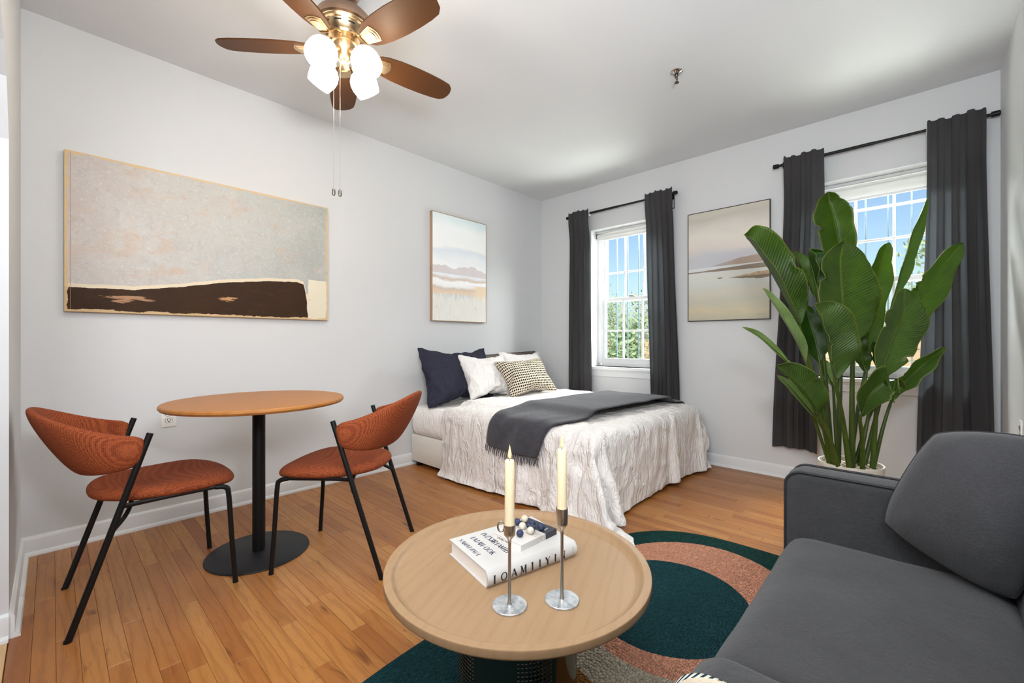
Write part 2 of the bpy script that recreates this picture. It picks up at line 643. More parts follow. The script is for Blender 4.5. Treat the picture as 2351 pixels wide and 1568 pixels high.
def window(name, W, up_rows, up_top):
    y0, y1, z0, z1 = W
    win = bpy.data.objects.new(name, None); win.location = (0, 0, 0); COL.objects.link(win); win['kind'] = 'structure'
    b = NB()
    xa, xb = 4.045, 4.16
    box(b, xa, xb, y0, y0 + .048, z0 + .03, z1, .002, 1); box(b, xa, xb, y1 - .048, y1, z0 + .03, z1, .002, 1)
    box(b, xa, xb, y0 + .048, y1 - .048, z1 - .04, z1, .002, 1); box(b, xa + .01, xb, y0 + .048, y1 - .048, z0, z0 + .035, .002, 1)
    for yy in (y0 + .048, y1 - .056):     # stop beads
        box(b, xa + .004, xa + .018, yy, yy + .008, z0 + .03, z1 - .04, .001, 1)
    obj('window_frame', b, M_white, win)
    c = [y0 + .08 + (y1 - y0 - .16) * k / 3 for k in (1, 2)]
    sash(win, 'lower_sash', 4.066, y0 + .048, y1 - .048, z0 + .034, 1.522, c, [1.172], .05, .036)
    sash(win, 'upper_sash', 4.104, y0 + .048, y1 - .048, 1.482, z1 - .04, c, up_rows)
    b = NB(); ym = (y0 + y1) / 2
    box(b, 4.05, 4.075, ym - .03, ym + .03, 1.522, 1.528, .002, 1); tube(b, [(4.056, ym - .02, 1.531), (4.052, ym + .025, 1.533)], .005, 8)
    obj('sash_lock', b, plain('brushed_lock', (170, 165, 155), .35, 1), win)
    b = NB(); box(b, XB - .035, 4.06, y0 - .03, y1 + .03, z0 - .03, z0, .006, 2)
    # notch: the part inside the wall is the reveal width only
    obj('window_sill', b, M_white, win)
    b = NB(); box(b, XB - .014, XB, y0 - .02, y1 + .02, z0 - .10, z0 - .03, .003, 1); box(b, XB - .02, XB, y0 - .02, y1 + .02, z0 - .045, z0 - .03, .003, 1)
    obj('apron', b, M_trim, win)
    return win
window('window_1', W1, [1.79], None)
window('window_2', W2, [1.80, 2.035], None)
# plastered reveals: thin white lining boards of the recess
def reveal(name, W):
    y0, y1, z0, z1 = W
    b = NB()
    box(b, XB + .001, 4.045, y1 - .006, y1, z0, z1); box(b, XB + .001, 4.045, y0, y0 + .006, z0, z1); box(b, XB + .001, 4.045, y0 + .006, y1 - .006, z1 - .006, z1)
    struct(name, b, M_white)
reveal('trim_2', W1); reveal('trim_3', W2)

def blind(W, drop, label):
    y0, y1, z0, z1 = W
    t = thing('roller_blind', label, 'blind', (4.0, (y0 + y1) / 2, z1 - .03), 0, 'roller blinds in the two windows')
    w = (y1 - y0) / 2 - .014
    b = NB(); box(b, .0, .03, -w, w, .0, .022, .002, 1); obj('head_rail', b, plain('blind_rail', (205, 206, 207), .4), t)
    b = NB(); tube(b, [(.018, -w + .006, -.025), (.018, w - .006, -.025)], .019, 16); obj('roll', b, M_blind, t)
    b = NB(); box(b, .001, .003, -w + .01, w - .01, -drop, -.02); obj('cloth', b, M_blind, t)
    b = NB(); box(b, -.003, .009, -w + .01, w - .01, -drop - .016, -drop, .003, 1); obj('bottom_bar', b, M_white, t)
    for s in (-1, 1):
        b = NB(); box(b, .0, .032, s * w - .003, s * w + .003, -.048, .012, .001, 1); obj('bracket', b, plain('blind_bracket', (90, 90, 92), .4), t)
    return t
blind(W1, .062, 'rolled up white roller blind at the top of the window nearer the bed')
blind(W2, .108, 'white roller blind drawn a little down above the plant')

M_hook = plain('white_hook', (225, 225, 222), .4)
def hook(x, y, z, label):
    b = NB()
    pts = [(0, 0, 0), (0, 0, -.014)] + [(0, .010 * math.sin(a), -.024 + .010 * math.cos(a)) for a in [R(k) for k in range(0, 271, 30)]]
    tube(b, pts, .0016, 8)
    bmesh.ops.translate(b, verts=list(b.verts), vec=(x, y, z))
    tag(obj('cup_hook', b, M_hook), label, 'hook', 'cup hooks under the window lintels')
hook(3.965, 2.29, 2.229, 'small white cup hook under the lintel of the window nearer the bed')
hook(3.965, .275, 2.229, 'left small white cup hook above the plant window')
hook(3.965, .070, 2.229, 'right small white cup hook above the plant window')

# ------------------------------------------------------------------ outside
M_grass = G('lawn', .95).m
def _g():
    g = G('lawn', .95); p = g.pos()
    g.set(Base_Color=g.mix(g.noise(p, 2, 4), (150, 160, 110), (188, 176, 138)))
    return g.m
M_grass = _g()
bm = NB(); box(bm, 4.3, 60, -30, 40, -1.0, -.6); tag(struct('garden_ground', bm, M_grass), 'pale dry lawn outside the windows', None, None, 'structure')
M_iron = plain('painted_iron', (66, 82, 94), .6)
def grille(W, label, twist):
    y0, y1, z0, z1 = W
    t = thing('window_grille', label, 'window grille', (4.34, (y0 + y1) / 2, z0 - .05), 0, 'iron grilles outside the windows')
    hw = (y1 - y0) / 2 + .1
    n = 8
    for i in range(n):
        yy = -hw + .04 + (2 * hw - .08) * i / (n - 1)
        b = NB(); box(b, -.005, .005, yy - .005, yy + .005, 0, 1.52, .001, 1); obj('bar', b, M_iron, t)
    for zz in (.05, 1.47):
        b = NB(); box(b, -.010, .010, -hw, hw, zz - .006, zz + .006, .001, 1); obj('cross_bar', b, M_iron, t)
    if twist:
        b = NB(); sq = []
        m = 150
        for i in range(m):
            a_ = i * .55; yy = -hw + 2 * hw * i / (m - 1)
            sq.append([(.011 * math.cos(a_ + k * PI / 2), yy, 1.335 + .011 * math.sin(a_ + k * PI / 2)) for k in range(4)])
        loft(b, sq); obj('twisted_bar', b, plain('dark_iron', (60, 66, 62), .5), t, smooth=0)
    for s in (-1, 1):
        for zz in (.05, 1.47):
            b = NB(); box(b, -.19, 0, s * hw - .008, s * hw + .008, zz - .005, zz + .005); obj('wall_stay', b, M_iron, t)
    return t
grille(W1, 'iron bar grille outside the window nearer the bed', False)
grille(W2, 'iron bar grille with a twisted bar outside the plant window', True)

M_fence = G('weathered_fence', .8)
_q = M_fence.pos()
M_fence.set(Base_Color=M_fence.mix(M_fence.noise(M_fence.map(_q, (1, .3, 8)), 4, 4), (214, 182, 150), (188, 158, 128)))
M_fence = M_fence.m
def fence(y0, y1, label):
    t = thing('board_fence', label, 'fence', (9.6, (y0 + y1) / 2, -.6), 0, 'board fences in the garden')
    hw = (y1 - y0) / 2
    for k in range(9):
        z = .06 + k * .185
        b = NB(); box(b, -.012, .012, -hw, hw, z, z + .172, .004, 1); obj('fence_board', b, M_fence, t)
    for k in range(5):
        yy = -hw + 2 * hw * k / 4
        b = NB(); box(b, .012, .10, yy - .045, yy + .045, 0, 1.78, .004, 1); obj('fence_post', b, M_fence, t)
fence(-2.6, 1.9, 'pale wooden board fence seen low through the plant window')
fence(3.2, 7.6, 'pale wooden board fence seen through the window nearer the bed')

M_bark = plain('tree_bark', (120, 104, 86), .9)
def mk_leafm(name, c1, c2):
    g = G(name, .7, spec=.3)
    g.set(Base_Color=g.mix(g.n('ShaderNodeNewGeometry').outputs['Random Per Island'], c1, c2))
    g.translucent((c1[0], c1[1] + 10, c1[2] - 10), .3)
    return g.m
LV = [mk_leafm('leaf_pale', (172, 188, 152), (206, 214, 184)), mk_leafm('leaf_mid', (146, 168, 132), (186, 200, 162)), mk_leafm('leaf_olive', (168, 170, 138), (202, 198, 166))]
def tree(x, y, hgt, rad, seed, kind, label, n=1500, trunk=.35):
    r = random.Random(seed)
    t = thing('garden_tree', label, 'tree', (x, y, -.6), 0, 'trees beyond the windows')
    b = NB()
    tube(b, [(0, 0, 0), (.04, .02, hgt * trunk), (.02, -.03, hgt * .8)], [.10, .07, .02], 8)
    tips = []
    for k in range(9):
        a_ = k * 2.4 + r.random(); z0 = hgt * (trunk + .05 * k * .7)
        e = (rad * .75 * math.cos(a_) * r.uniform(.5, 1), rad * .75 * math.sin(a_) * r.uniform(.5, 1), min(hgt * .95, z0 + hgt * r.uniform(.15, .4)))
        tube(b, [(.02, 0, z0 * .95), (e[0] * .5, e[1] * .5, (z0 + e[2]) / 2 + .05), e], [.035, .02, .006], 6); tips.append(Vector(e))
    obj('trunk', b, M_bark, t)
    tips += [Vector((r.gauss(0, rad * .4), r.gauss(0, rad * .4), hgt * r.uniform(trunk + .1, .97))) for _ in range(10)]
    b = NB()
    for i in range(n):
        c = r.choice(tips) + Vector((r.gauss(0, 1), r.gauss(0, 1), r.gauss(0, .8))) * rad * .24
        u = Vector((r.gauss(0, 1), r.gauss(0, 1), r.gauss(0, 1))).normalized(); w = u.orthogonal().normalized()
        s_ = r.uniform(.045, .085)
        b.faces.new([b.verts.new(c + u * s_), b.verts.new(c + w * s_ * .5), b.verts.new(c - u * s_), b.verts.new(c - w * s_ * .5)])
    o = obj('foliage', b, LV[kind], t, smooth=0, recalc=False); o['kind'] = 'stuff'
tree(12.4, 8.2, 3.6, 1.3, 1, 0, 'pale bushy tree at the left of the window nearer the bed', 2600)
tree(12.6, 5.2, 2.9, .9, 2, 2, 'thin olive tree right of the pale bushy one, behind the fence', 1300)
tree(8.2, 4.6, 2.1, .55, 3, 1, 'mid green shrub in front of the fence, window nearer the bed', 2000, .15)
tree(11.6, -.75, 4.2, 1.0, 4, 0, 'pale tall tree at the right of the plant window', 2400)
tree(12.6, 1.9, 3.0, .8, 5, 1, 'mid green tree behind the plant leaves, left in the plant window', 1800)
tree(7.0, -1.15, 5.2, 1.0, 6, 2, 'near olive tree reaching above the twisted bar, plant window', 2200, .6)

# ------------------------------------------------------------------ curtains and rods
def mk_curtain():
    g = G('charcoal_linen', .9, spec=.15)
    p = g.co('Object')
    f = g.noise(g.map(p, (60, 60, 4)), 4, 3)
    v = g.wave(p, 330, .8, 1, 3, 'Z'); u = g.wave(p, 330, .8, 1, 3, 'Y')
    c = g.mix(f, (68, 66, 67), (92, 89, 89))
    g.set(Base_Color=c)
    g.bump(g.ma('ADD', g.ma('ADD', u, v), f), .25, .002)
    g.translucent((150, 154, 158), .40)
    return g.m
M_curt = mk_curtain()
M_tape = plain('white_curtain_tape', (222, 221, 216), .8)
def curtain(yt0, yt1, yb0, yb1, zt, zb, folds, seed, label, tape=None, amp=.036):
    r = random.Random(seed)
    xr = XB - .082
    t = thing('curtain', label, 'curtain', (xr, (yt0 + yt1) / 2, zb), 0, 'dark curtains at the two windows')
    n, m = folds * 14 + 1, 44
    ph = [r.uniform(-.8, .8) for _ in range(folds + 2)]
    am = [r.uniform(.55, 1.15) for _ in range(folds + 2)]
    xb_ = [r.uniform(-.5, .5) for _ in range(folds + 2)]
    yc = (yt0 + yt1) / 2
    def P(u, v):
        # u across 0..1, v down 0..1
        z = zt + (zb - zt) * v
        flare = sstep(.02, 1, v)
        a0 = yt0 + (yb0 - yt0) * flare; a1 = yt1 + (yb1 - yt1) * flare
        s_ = u * folds; k = int(min(s_, folds - 1))
        w = math.sin(2 * PI * s_ + ph[k] * .5 * v)
        A = (am[k] + (am[k + 1] - am[k]) * (s_ - k))
        big = math.sin(2 * PI * u * (folds / 2.4) + seed)
        head = 1 - sstep(0, .06, v)
        x = w * amp * A * (.62 + .38 * sstep(.05, .5, v)) * (1 - .35 * v) + big * amp * .8 * sstep(.1, .9, v)
        x *= .8 + .2 * head
        y = a0 + (a1 - a0) * u + .006 * math.sin(4 * PI * s_) * A + .010 * math.sin(3 * v + seed + u * 5) * v
        zz = z
        if v < .03: zz += (.008 * math.sin(2 * PI * s_ + 1) * A + .005 * math.sin(PI * s_ * .7 + seed)) * (1 - v / .03)
        if v > .999: zz = zb + .010 * math.sin(5 * u + seed)
        # pinched where the rod runs through the pocket
        pin = math.exp(-((z - (zt - .045)) / .012) ** 2)
        x *= (1 - .25 * pin) * (.55 + .45 * sstep(.05, .16, v))
        x -= .030 * (1 - sstep(.04, .15, v))
        return (x, y - yc, zz - zb)
    b = NB()
    vv = [0, .012, .024, .036, .05] + [.05 + .95 * (i / (m - 6)) for i in range(1, m - 5)] + [1.0]
    V = [[b.verts.new(P(i / (n - 1), v)) for i in range(n)] for v in vv]
    for A, B in zip(V, V[1:]):
        for i in range(n - 1): b.faces.new((A[i], A[i + 1], B[i + 1], B[i]))
    o = obj('drape', b, M_curt, t, smooth=180, recalc=False)
    md = o.modifiers.new('thickness', 'SOLIDIFY'); md.thickness = .0022; md.offset = 0
    md = o.modifiers.new('subdivision', 'SUBSURF'); md.levels = 1; md.render_levels = 1
    if tape:
        yy = (yt0 if tape < 0 else yt1) - yc
        b = NB(); box(b, -.020, .020, yy - .002, yy + .002, zt - .075 - zb, zt - .02 - zb, .001, 1); obj('heading_tape', b, M_tape, t)
    return t
def rod(y0, y1, z, label):
    t = thing('curtain_rod', label, 'curtain rod', (XB - .082, (y0 + y1) / 2, z), 0, 'curtain rods above the two windows')
    h = (y1 - y0) / 2
    b = NB(); tube(b, [(0, -h, 0), (0, h, 0)], .0095, 14); obj('pole', b, M_black, t)
    b = NB(); tube(b, [(0, -.02, 0), (0, h - .03, 0)], .0115, 14); obj('outer_pole', b, M_black, t)
    for s in (-1, 1):
        b = NB()
        tube(b, [(0, s * (h - .012), 0), (0, s * (h + .022), 0)], .0165, 16)
        tube(b, [(0, s * (h + .022), 0), (0, s * (h + .026), 0)], [.0165, .010], 16)
        obj('finial', b, M_black, t)
        yy = s * (h - .045)
        b = NB()
        for q in (-.011, .007): box(b, .074, .081, yy + q, yy + q + .004, -.11, -.012, .001, 1)
        box(b, .074, .081, yy - .011, yy + .011, -.115, -.107, .001, 1); box(b, .074, .081, yy - .011, yy + .011, -.03, .02, .001, 1)
        box(b, -.002, .076, yy - .006, yy + .006, -.022, -.011, .001, 1)
        tube(b, [(.016 * math.sin(a_), yy, .016 * math.cos(a_)) for a_ in [R(k) for k in range(60, 331, 30)]], .004, 8)
        obj('bracket', b, M_black, t)
    return t
rod(1.60, 2.765, 2.395, 'black curtain rod above the window nearer the bed')
rod(-.325, .80, 2.41, 'black curtain rod above the plant window, ending at the corner')
curtain(2.495, 2.745, 2.475, 2.775, 2.437, .25, 4, 3, 'dark curtain nearest the room corner, left of the bed window', -1)
curtain(1.61, 1.872, 1.565, 1.83, 2.442, .25, 5, 8, 'dark curtain right of the bed window, beside the seascape painting', None)
curtain(.497, .750, .53, .83, 2.455, .25, 4, 5, 'dark curtain left of the plant, its hem showing above the floor', None)
curtain(-.292, -.036, -.335, .005, 2.452, .25, 4, 12, 'dark curtain at the far right corner, behind the sofa', 1, .036)

# ------------------------------------------------------------------ wall art
def mk_abstract(w, h):
    g = G('abstract_paint', .7, spec=.25)
    x, y, z = g.sep(g.co('Object'))
    u = g.ma('ADD', g.ma('DIVIDE', x, w), .5); v = g.ma('ADD', g.ma('DIVIDE', z, h), .5)
    p = g.comb(x, 0, z)
    n1 = g.noise(p, 2.2, 6, .65, .6); n2 = g.noise(p, 9, 5, .7); n3 = g.noise(p, 60, 3, .7); n4 = g.noise(g.comb(g.ma('MULTIPLY', x, .35), 7, z), 5, 6, .7, .8)
    hatch = g.noise(g.map(p, (60, 1, 260), rot=(0, R(35), 0)), 1, 2)
    c = g.ramp(g.ma('ADD', g.ma('MULTIPLY', u, .75), g.ma('MULTIPLY', n1, .5)), [(.15, (194, 183, 178)), (.5, (192, 189, 184)), (.72, (184, 186, 182)), (1.0, (163, 168, 163))])
    c = g.mix(g.rng(n1, .46, .66, 0, .6), c, (205, 203, 198))
    pk = g.rng(g.ma('ADD', g.ma('MULTIPLY', n4, .7), g.ma('MULTIPLY', n2, .42)), .60, .70, 0, .75)
    pk = g.ma('MULTIPLY', pk, g.rng(n3, .36, .6, .15, 1))
    c = g.mix(pk, c, (198, 164, 136))
    bl = g.rng(g.noise(g.comb(x, 3, z), 3.1, 5, .7), .55, .7, 0, .4)
    c = g.mix(bl, c, (166, 176, 180))
    c = g.mix(g.rng(hatch, .52, .75, 0, .28), c, (170, 152, 140))
    c = g.mix(g.rng(n3, .54, .70, 0, .45), c, (222, 220, 214))
    c = g.mix(g.rng(g.noise(p, 26, 6, .75), .52, .68, 0, .4), c, (158, 152, 146))
    c = g.mix(g.rng(g.noise(g.comb(x, 9, z), 14, 5, .75), .56, .66, 0, .35), c, (206, 182, 160))
    # dark ground, its edge climbing to the right
    wob = g.ma('MULTIPLY', g.ma('SUBTRACT', n2, .5), .022)
    edge = g.ramp(u, [(0, .150), (.2, .160), (.34, .195), (.5, .255), (.7, .30), (.84, .318), (.872, .30), (.885, .2)])
    edge = g.sep(edge)[0]
    vv = g.ma('ADD', v, wob)
    cream = (226, 212, 186)
    c = g.mix(g.ma('LESS_THAN', g.ma('SUBTRACT', vv, edge), .024), c, cream)
    brown = g.mix(n2, (44, 29, 18), (66, 46, 32))
    brown = g.mix(g.rng(n1, .45, .65, 0, .6), brown, (62, 40, 20))
    sc = g.noise(g.comb(g.ma('MULTIPLY', x, .8), 2, g.ma('MULTIPLY', z, 5)), 6, 5, .75)
    def blob(u0, v0, du, dv, thr):
        a_ = g.ma('POWER', g.ma('DIVIDE', g.ma('SUBTRACT', u, u0), du), 2); b_ = g.ma('POWER', g.ma('DIVIDE', g.ma('SUBTRACT', v, v0), dv), 2)
        d = g.ma('SUBTRACT', 1.0, g.ma('ADD', a_, b_))
        return g.rng(g.ma('ADD', g.ma('MULTIPLY', d, .35), sc), thr, thr + .06)
    brown = g.mix(g.rng(g.noise(g.comb(g.ma('MULTIPLY', x, .3), 4, z), 26, 4, .7), .55, .75, 0, .6), brown, (84, 56, 34))
    brown = g.mix(blob(.2, .095, .17, .05, .76), brown, (176, 136, 104))
    brown = g.mix(blob(.52, .13, .08, .045, .78), brown, (196, 150, 104))
    inb = g.ma('MULTIPLY', g.ma('LESS_THAN', vv, edge), g.ma('LESS_THAN', g.ma('ADD', u, wob), g.ma('ADD', .882, g.ma('MULTIPLY', g.ma('SUBTRACT', .2, v), .06))))
    c = g.mix(inb, c, brown)
    wh = g.ma('MULTIPLY', g.ma('LESS_THAN', vv, .345), g.ma('GREATER_THAN', g.ma('ADD', u, wob), .895))
    wcol = g.mix(g.rng(g.vor(p, 38), .10, .16, .8, 0), (228, 220, 198), (150, 92, 36))
    wcol = g.mix(g.rng(g.noise(p, 16, 3), .58, .64), (228, 220, 198), wcol)
    c = g.mix(wh, c, wcol)
    # worn cream rim
    ed = g.ma('MINIMUM', g.ma('MINIMUM', g.ma('MULTIPLY', u, w), g.ma('MULTIPLY', g.ma('SUBTRACT', 1.0, u), w)), g.ma('MINIMUM', g.ma('MULTIPLY', v, h), g.ma('MULTIPLY', g.ma('SUBTRACT', 1.0, v), h)))
    rim = g.ma('LESS_THAN', g.ma('ADD', ed, g.ma('MULTIPLY', g.ma('SUBTRACT', n2, .5), .05)), .013)
    c = g.mix(g.ma('MULTIPLY', rim, .9), c, (214, 184, 140))
    g.set(Base_Color=c)
    g.bump(g.ma('ADD', g.ma('MULTIPLY', hatch, .6), n3), .35, .003)
    return g.m
def art(name, label, w, h, d, loc, rz, canvas_m, frame_m=None, fw=.006, mat_edge=None):
    t = thing(name, label, 'painting', loc, rz)
    b = NB(); f = fw if frame_m else 0
    box(b, -w / 2 + f, w / 2 - f, -d + (.003 if frame_m else 0), 0, -h / 2 + f, h / 2 - f, .004 if not frame_m else 0)
    obj('canvas', b, canvas_m, t)
    if frame_m:
        for nm, a_ in (('frame_rail', (-w / 2, w / 2, h / 2 - fw, h / 2)), ('frame_rail', (-w / 2, w / 2, -h / 2, -h / 2 + fw)), ('frame_stile', (-w / 2, -w / 2 + fw, -h / 2 + fw, h / 2 - fw)), ('frame_stile', (w / 2 - fw, w / 2, -h / 2 + fw, h / 2 - fw))):
            b = NB(); box(b, a_[0], a_[1], -d, 0, a_[2], a_[3], .001, 1); obj(nm, b, frame_m, t)
    return t
w, h = 1.352, .829
t = art('painting', 'wide abstract painting of grey sky over dark brown, behind the dining set', w, h, .036, (.718, YA - .002, 1.629), 0, mk_abstract(w, h))
b = NB(); box(b, -w / 2 + .022, -w / 2 + .0235, -.0375, -.03, -h / 2 + .01, h / 2 - .012); obj('edge_groove', b, plain('groove_tan', (172, 138, 104), .8), t)

def sea_common(g, w, h):
    x, y, z = g.sep(g.co('Object'))
    u = g.ma('ADD', g.ma('DIVIDE', x, w), .5); v = g.ma('ADD', g.ma('DIVIDE', z, h), .5)
    return x, z, u, v, g.comb(x, 0, z)
def mk_lake(w, h):
    g = G('pastel_lake_paint', .6, spec=.3)
    x, z, u, v, p = sea_common(g, w, h)
    n1 = g.noise(p, 4, 5, .6, .5); n2 = g.noise(g.comb(g.ma('MULTIPLY', x, .35), 0, z), 11, 5, .65); nv = g.noise(g.comb(g.ma('MULTIPLY', x, 6), 2, z), 9, 4, .7)
    st = g.noise(g.comb(g.ma('MULTIPLY', x, .3), 5, z), 6, 3)
    c = g.ramp(g.ma('ADD', v, g.ma('MULTIPLY', g.ma('SUBTRACT', st, .5), .25)), [(.55, (247, 249, 250)), (.68, (228, 236, 242)), (.72, (248, 249, 248)), (.86, (244, 247, 247)), (1, (216, 233, 235))])
    ridge = g.ma('ADD', .50, g.ma('ADD', g.ma('MULTIPLY', g.ma('SUBTRACT', g.noise(g.comb(x, 11, 0), 4.2, 3, .6), .5), .16), g.ma('MULTIPLY', u, .03)))
    mc = g.mix(g.noise(p, 15, 5, .7, .8), (200, 205, 222), (240, 222, 208))
    c = g.mix(g.ma('LESS_THAN', v, ridge), c, mc)
    lo = g.ramp(g.ma('ADD', v, g.ma('MULTIPLY', g.ma('SUBTRACT', n2, .5), .10)), [(.0, (228, 228, 222)), (.17, (236, 236, 232)), (.22, (176, 206, 212)), (.27, (232, 206, 178)), (.31, (212, 196, 182)), (.335, (244, 244, 242)), (.38, (250, 250, 250)), (.40, (214, 194, 178)), (.435, (238, 240, 244)), (.47, (244, 248, 250))])
    sand = g.rng(g.ma('ADD', u, g.ma('MULTIPLY', g.ma('SUBTRACT', n2, .5), .9)), .62, .8)
    lo = g.mix(g.ma('MULTIPLY', sand, g.ma('LESS_THAN', v, .36)), lo, (238, 216, 188))
    reed = g.rng(g.ma('SUBTRACT', g.ma('ADD', .14, g.ma('MULTIPLY', nv, .26)), v), 0, .05)
    lo = g.mix(reed, lo, g.mix(nv, (214, 210, 202), (244, 243, 238)))
    tw = g.ma('MULTIPLY', g.rng(g.noise(g.comb(g.ma('MULTIPLY', x, 5), 9, z), 13, 3), .66, .7), g.ma('LESS_THAN', v, .16))
    lo = g.mix(tw, lo, (190, 182, 172))
    c = g.mix(g.ma('LESS_THAN', v, .445), c, lo)
    g.set(Base_Color=c); g.bump(n2, .1, .002)
    return g.m
def mk_coast(w, h):
    g = G('coast_paint', .6, spec=.3)
    x, z, u, v, p = sea_common(g, w, h)
    n1 = g.noise(p, 3.5, 5, .6, .5); n2 = g.noise(g.comb(g.ma('MULTIPLY', x, .25), 0, z), 12, 5, .65); st = g.noise(g.comb(g.ma('MULTIPLY', x, .4), 5, z), 5, 4)
    c = g.ramp(g.ma('ADD', v, g.ma('MULTIPLY', g.ma('SUBTRACT', st, .5), .22)), [(.5, (196, 198, 204)), (.58, (192, 193, 198)), (.66, (216, 206, 198)), (.74, (220, 213, 203)), (.86, (204, 199, 190)), (.94, (188, 183, 172)), (1, (196, 191, 178))])
    cl = g.ma('ADD', .575, g.ma('ADD', g.ma('MULTIPLY', u, .085), g.ma('MULTIPLY', g.ma('SUBTRACT', g.noise(g.comb(x, 3, z), 9, 5, .7), .5), .10)))
    c = g.mix(g.rng(g.ma('SUBTRACT', cl, v), 0, .05, 0, .75), c, g.mix(n1, (178, 178, 184), (200, 199, 203)))
    ridge = g.ma('ADD', g.ma('ADD', .490, g.ma('MULTIPLY', g.rng(u, .25, .8, 0, 1, True), .062)), g.ma('MULTIPLY', g.ma('SUBTRACT', g.noise(g.comb(x, 21, 0), 9, 3), .5), .03))
    c = g.mix(g.ma('LESS_THAN', v, ridge), c, g.mix(g.rng(u, .2, .6), (170, 178, 190), g.mix(n1, (150, 134, 128), (188, 166, 146))))
    wcol = g.ramp(g.ma('ADD', v, g.ma('MULTIPLY', g.ma('SUBTRACT', n2, .5), .16)), [(0, (176, 174, 158)), (.09, (202, 190, 162)), (.17, (190, 188, 172)), (.25, (200, 196, 182)), (.33, (202, 204, 198)), (.42, (210, 210, 202)), (.47, (208, 212, 211))])
    c = g.mix(g.ma('LESS_THAN', v, .487), c, wcol)
    bar = g.ma('ADD', .447, g.ma('MULTIPLY', u, .012))
    dd = g.ma('ABSOLUTE', g.ma('SUBTRACT', v, bar))
    c = g.mix(g.ma('LESS_THAN', dd, g.ma('MULTIPLY', g.ma('ADD', g.rng(u, .2, .8, .005, .02), g.ma('MULTIPLY', g.ma('SUBTRACT', n2, .5), .012)), 1.0)), c, (140, 126, 112))
    sp = g.ma('ADD', .375, g.ma('MULTIPLY', g.rng(u, .5, 1), .004))
    dd = g.ma('SUBTRACT', g.ma('ABSOLUTE', g.ma('SUBTRACT', v, sp)), g.ma('MULTIPLY', g.rng(u, .52, .85, 0, .026), g.rng(g.noise(p, 14, 3), .3, .6, .7, 1.2)))
    c = g.mix(g.ma('MULTIPLY', g.ma('LESS_THAN', dd, 0), g.ma('GREATER_THAN', u, .53)), c, g.mix(g.ma('GREATER_THAN', v, sp), (128, 116, 100), g.mix(g.noise(p, 30, 3), (150, 126, 98), (206, 184, 152))))
    sgn = g.ma('MULTIPLY', g.ma('LESS_THAN', g.ma('ABSOLUTE', g.ma('SUBTRACT', v, .379)), .004), g.ma('LESS_THAN', g.ma('ABSOLUTE', g.ma('SUBTRACT', u, .42)), .03))
    c = g.mix(sgn, c, (96, 90, 80))
    g.set(Base_Color=c); g.bump(n2, .12, .002)
    return g.m
w, h = .669, .990
art('framed_art', 'tall pastel lake and mountain picture in a thin frame above the pillows', w, h, .034, (2.666, YA - .002, 1.742), 0, mk_lake(w, h), mk_wood('frame_maple', (196, 160, 126), (178, 142, 110), (120, 104, 92), 'Z'), .006)
w, h = .648, .952
t = art('framed_art', 'muted coastal seascape in a thin dark frame between the two windows', w, h, .026, (XB - .002, 1.18, 1.7135), -PI / 2, mk_coast(w, h), plain('dark_walnut_frame', (48, 33, 26), .4), .006)
b = NB()
for k in range(5):
    a_ = .235 + k * .011
    tube(b, [(a_, -.0236, -.437 + .004 * ((k * 7) % 3)), (a_ + .007, -.0236, -.431 - .003 * ((k * 5) % 3))], .0009, 5)
obj('signature', b, plain('signature_ink', (84, 76, 66), .7), t)

# ------------------------------------------------------------------ outlets
def outlet(loc, rz, label):
    t = thing('wall_outlet', label, 'outlet', loc, rz, 'wall outlets')
    pm = plain('outlet_plate', (232, 230, 224), .35)
    b = NB(); box(b, -.036, .036, -.006, 0, -.058, .058, .003, 2); obj('cover_plate', b, pm, t)
    for s in (-1, 1):
        b = NB(); M = Matrix.Translation((0, -.006, s * .0195)) @ Matrix.Rotation(R(90), 4, 'X')
        prism(b, [(.0165 * math.cos(a_), max(-.0125, min(.0125, .0175 * math.sin(a_)))) for a_ in [R(q) for q in range(0, 360, 15)]], 0, .002, M)
        rc = obj('receptacle', b, pm, t)
        b = NB()
        box(b, -.0082, -.0052, -.0088, -.0079, s * .0195 - .002, s * .0195 + .008); box(b, .0052, .0082, -.0088, -.0079, s * .0195 - .002, s * .0195 + .008)
        tube(b, [(0, -.0086, s * .0195 - .006), (0, -.0078, s * .0195 - .006)], .0034, 10)
        tube(b, [(.0172 * math.cos(q), -.0068, s * .0195 + max(-.0132, min(.0132, .0182 * math.sin(q)))) for q in [2 * PI * k / 28 for k in range(28)]], .0009, 5, closed=True)
        obj('slots', b, M_dark, rc)
    b = NB(); tube(b, [(0, -.0075, 0), (0, -.005, 0)], .003, 10); obj('screw', b, pm, t)
outlet((.470, YA, .617), 0, 'white double wall outlet behind the round dining table')
outlet((3.178, YC, .625), PI, 'white wall outlet on the right wall above the sofa')

# ------------------------------------------------------------------ sprinkler
t = thing('sprinkler_head', 'small fire sprinkler head hanging from the ceiling', 'sprinkler', (2.598, 1.073, H))
M_chr = plain('chrome', (210, 210, 212), .12, 1)
M_gun = plain('aged_metal', (92, 90, 86), .3, 1)
b = NB(); lathe(b, [(.038, 0), (.038, -.003), (.030, -.010), (.017, -.016), (.014, -.012), (0, -.012)], 28); obj('escutcheon', b, M_chr, t)
b = NB(); lathe(b, [(0, -.010), (.012, -.010), (.012, -.024), (.008, -.030), (0, -.030)], 16); obj('nozzle', b, M_gun, t)
for s in (-1, 1):
    b = NB(); tube(b, [(s * .010, 0, -.022), (s * .013, 0, -.040), (s * .008, 0, -.056), (0, 0, -.064)], .0028, 8); obj('yoke_arm', b, M_gun, t)
b = NB(); lathe(b, [(0, -.062), (.013, -.064), (.015, -.067), (.013, -.068), (0, -.067)], 20); obj('deflector', b, M_gun, t)
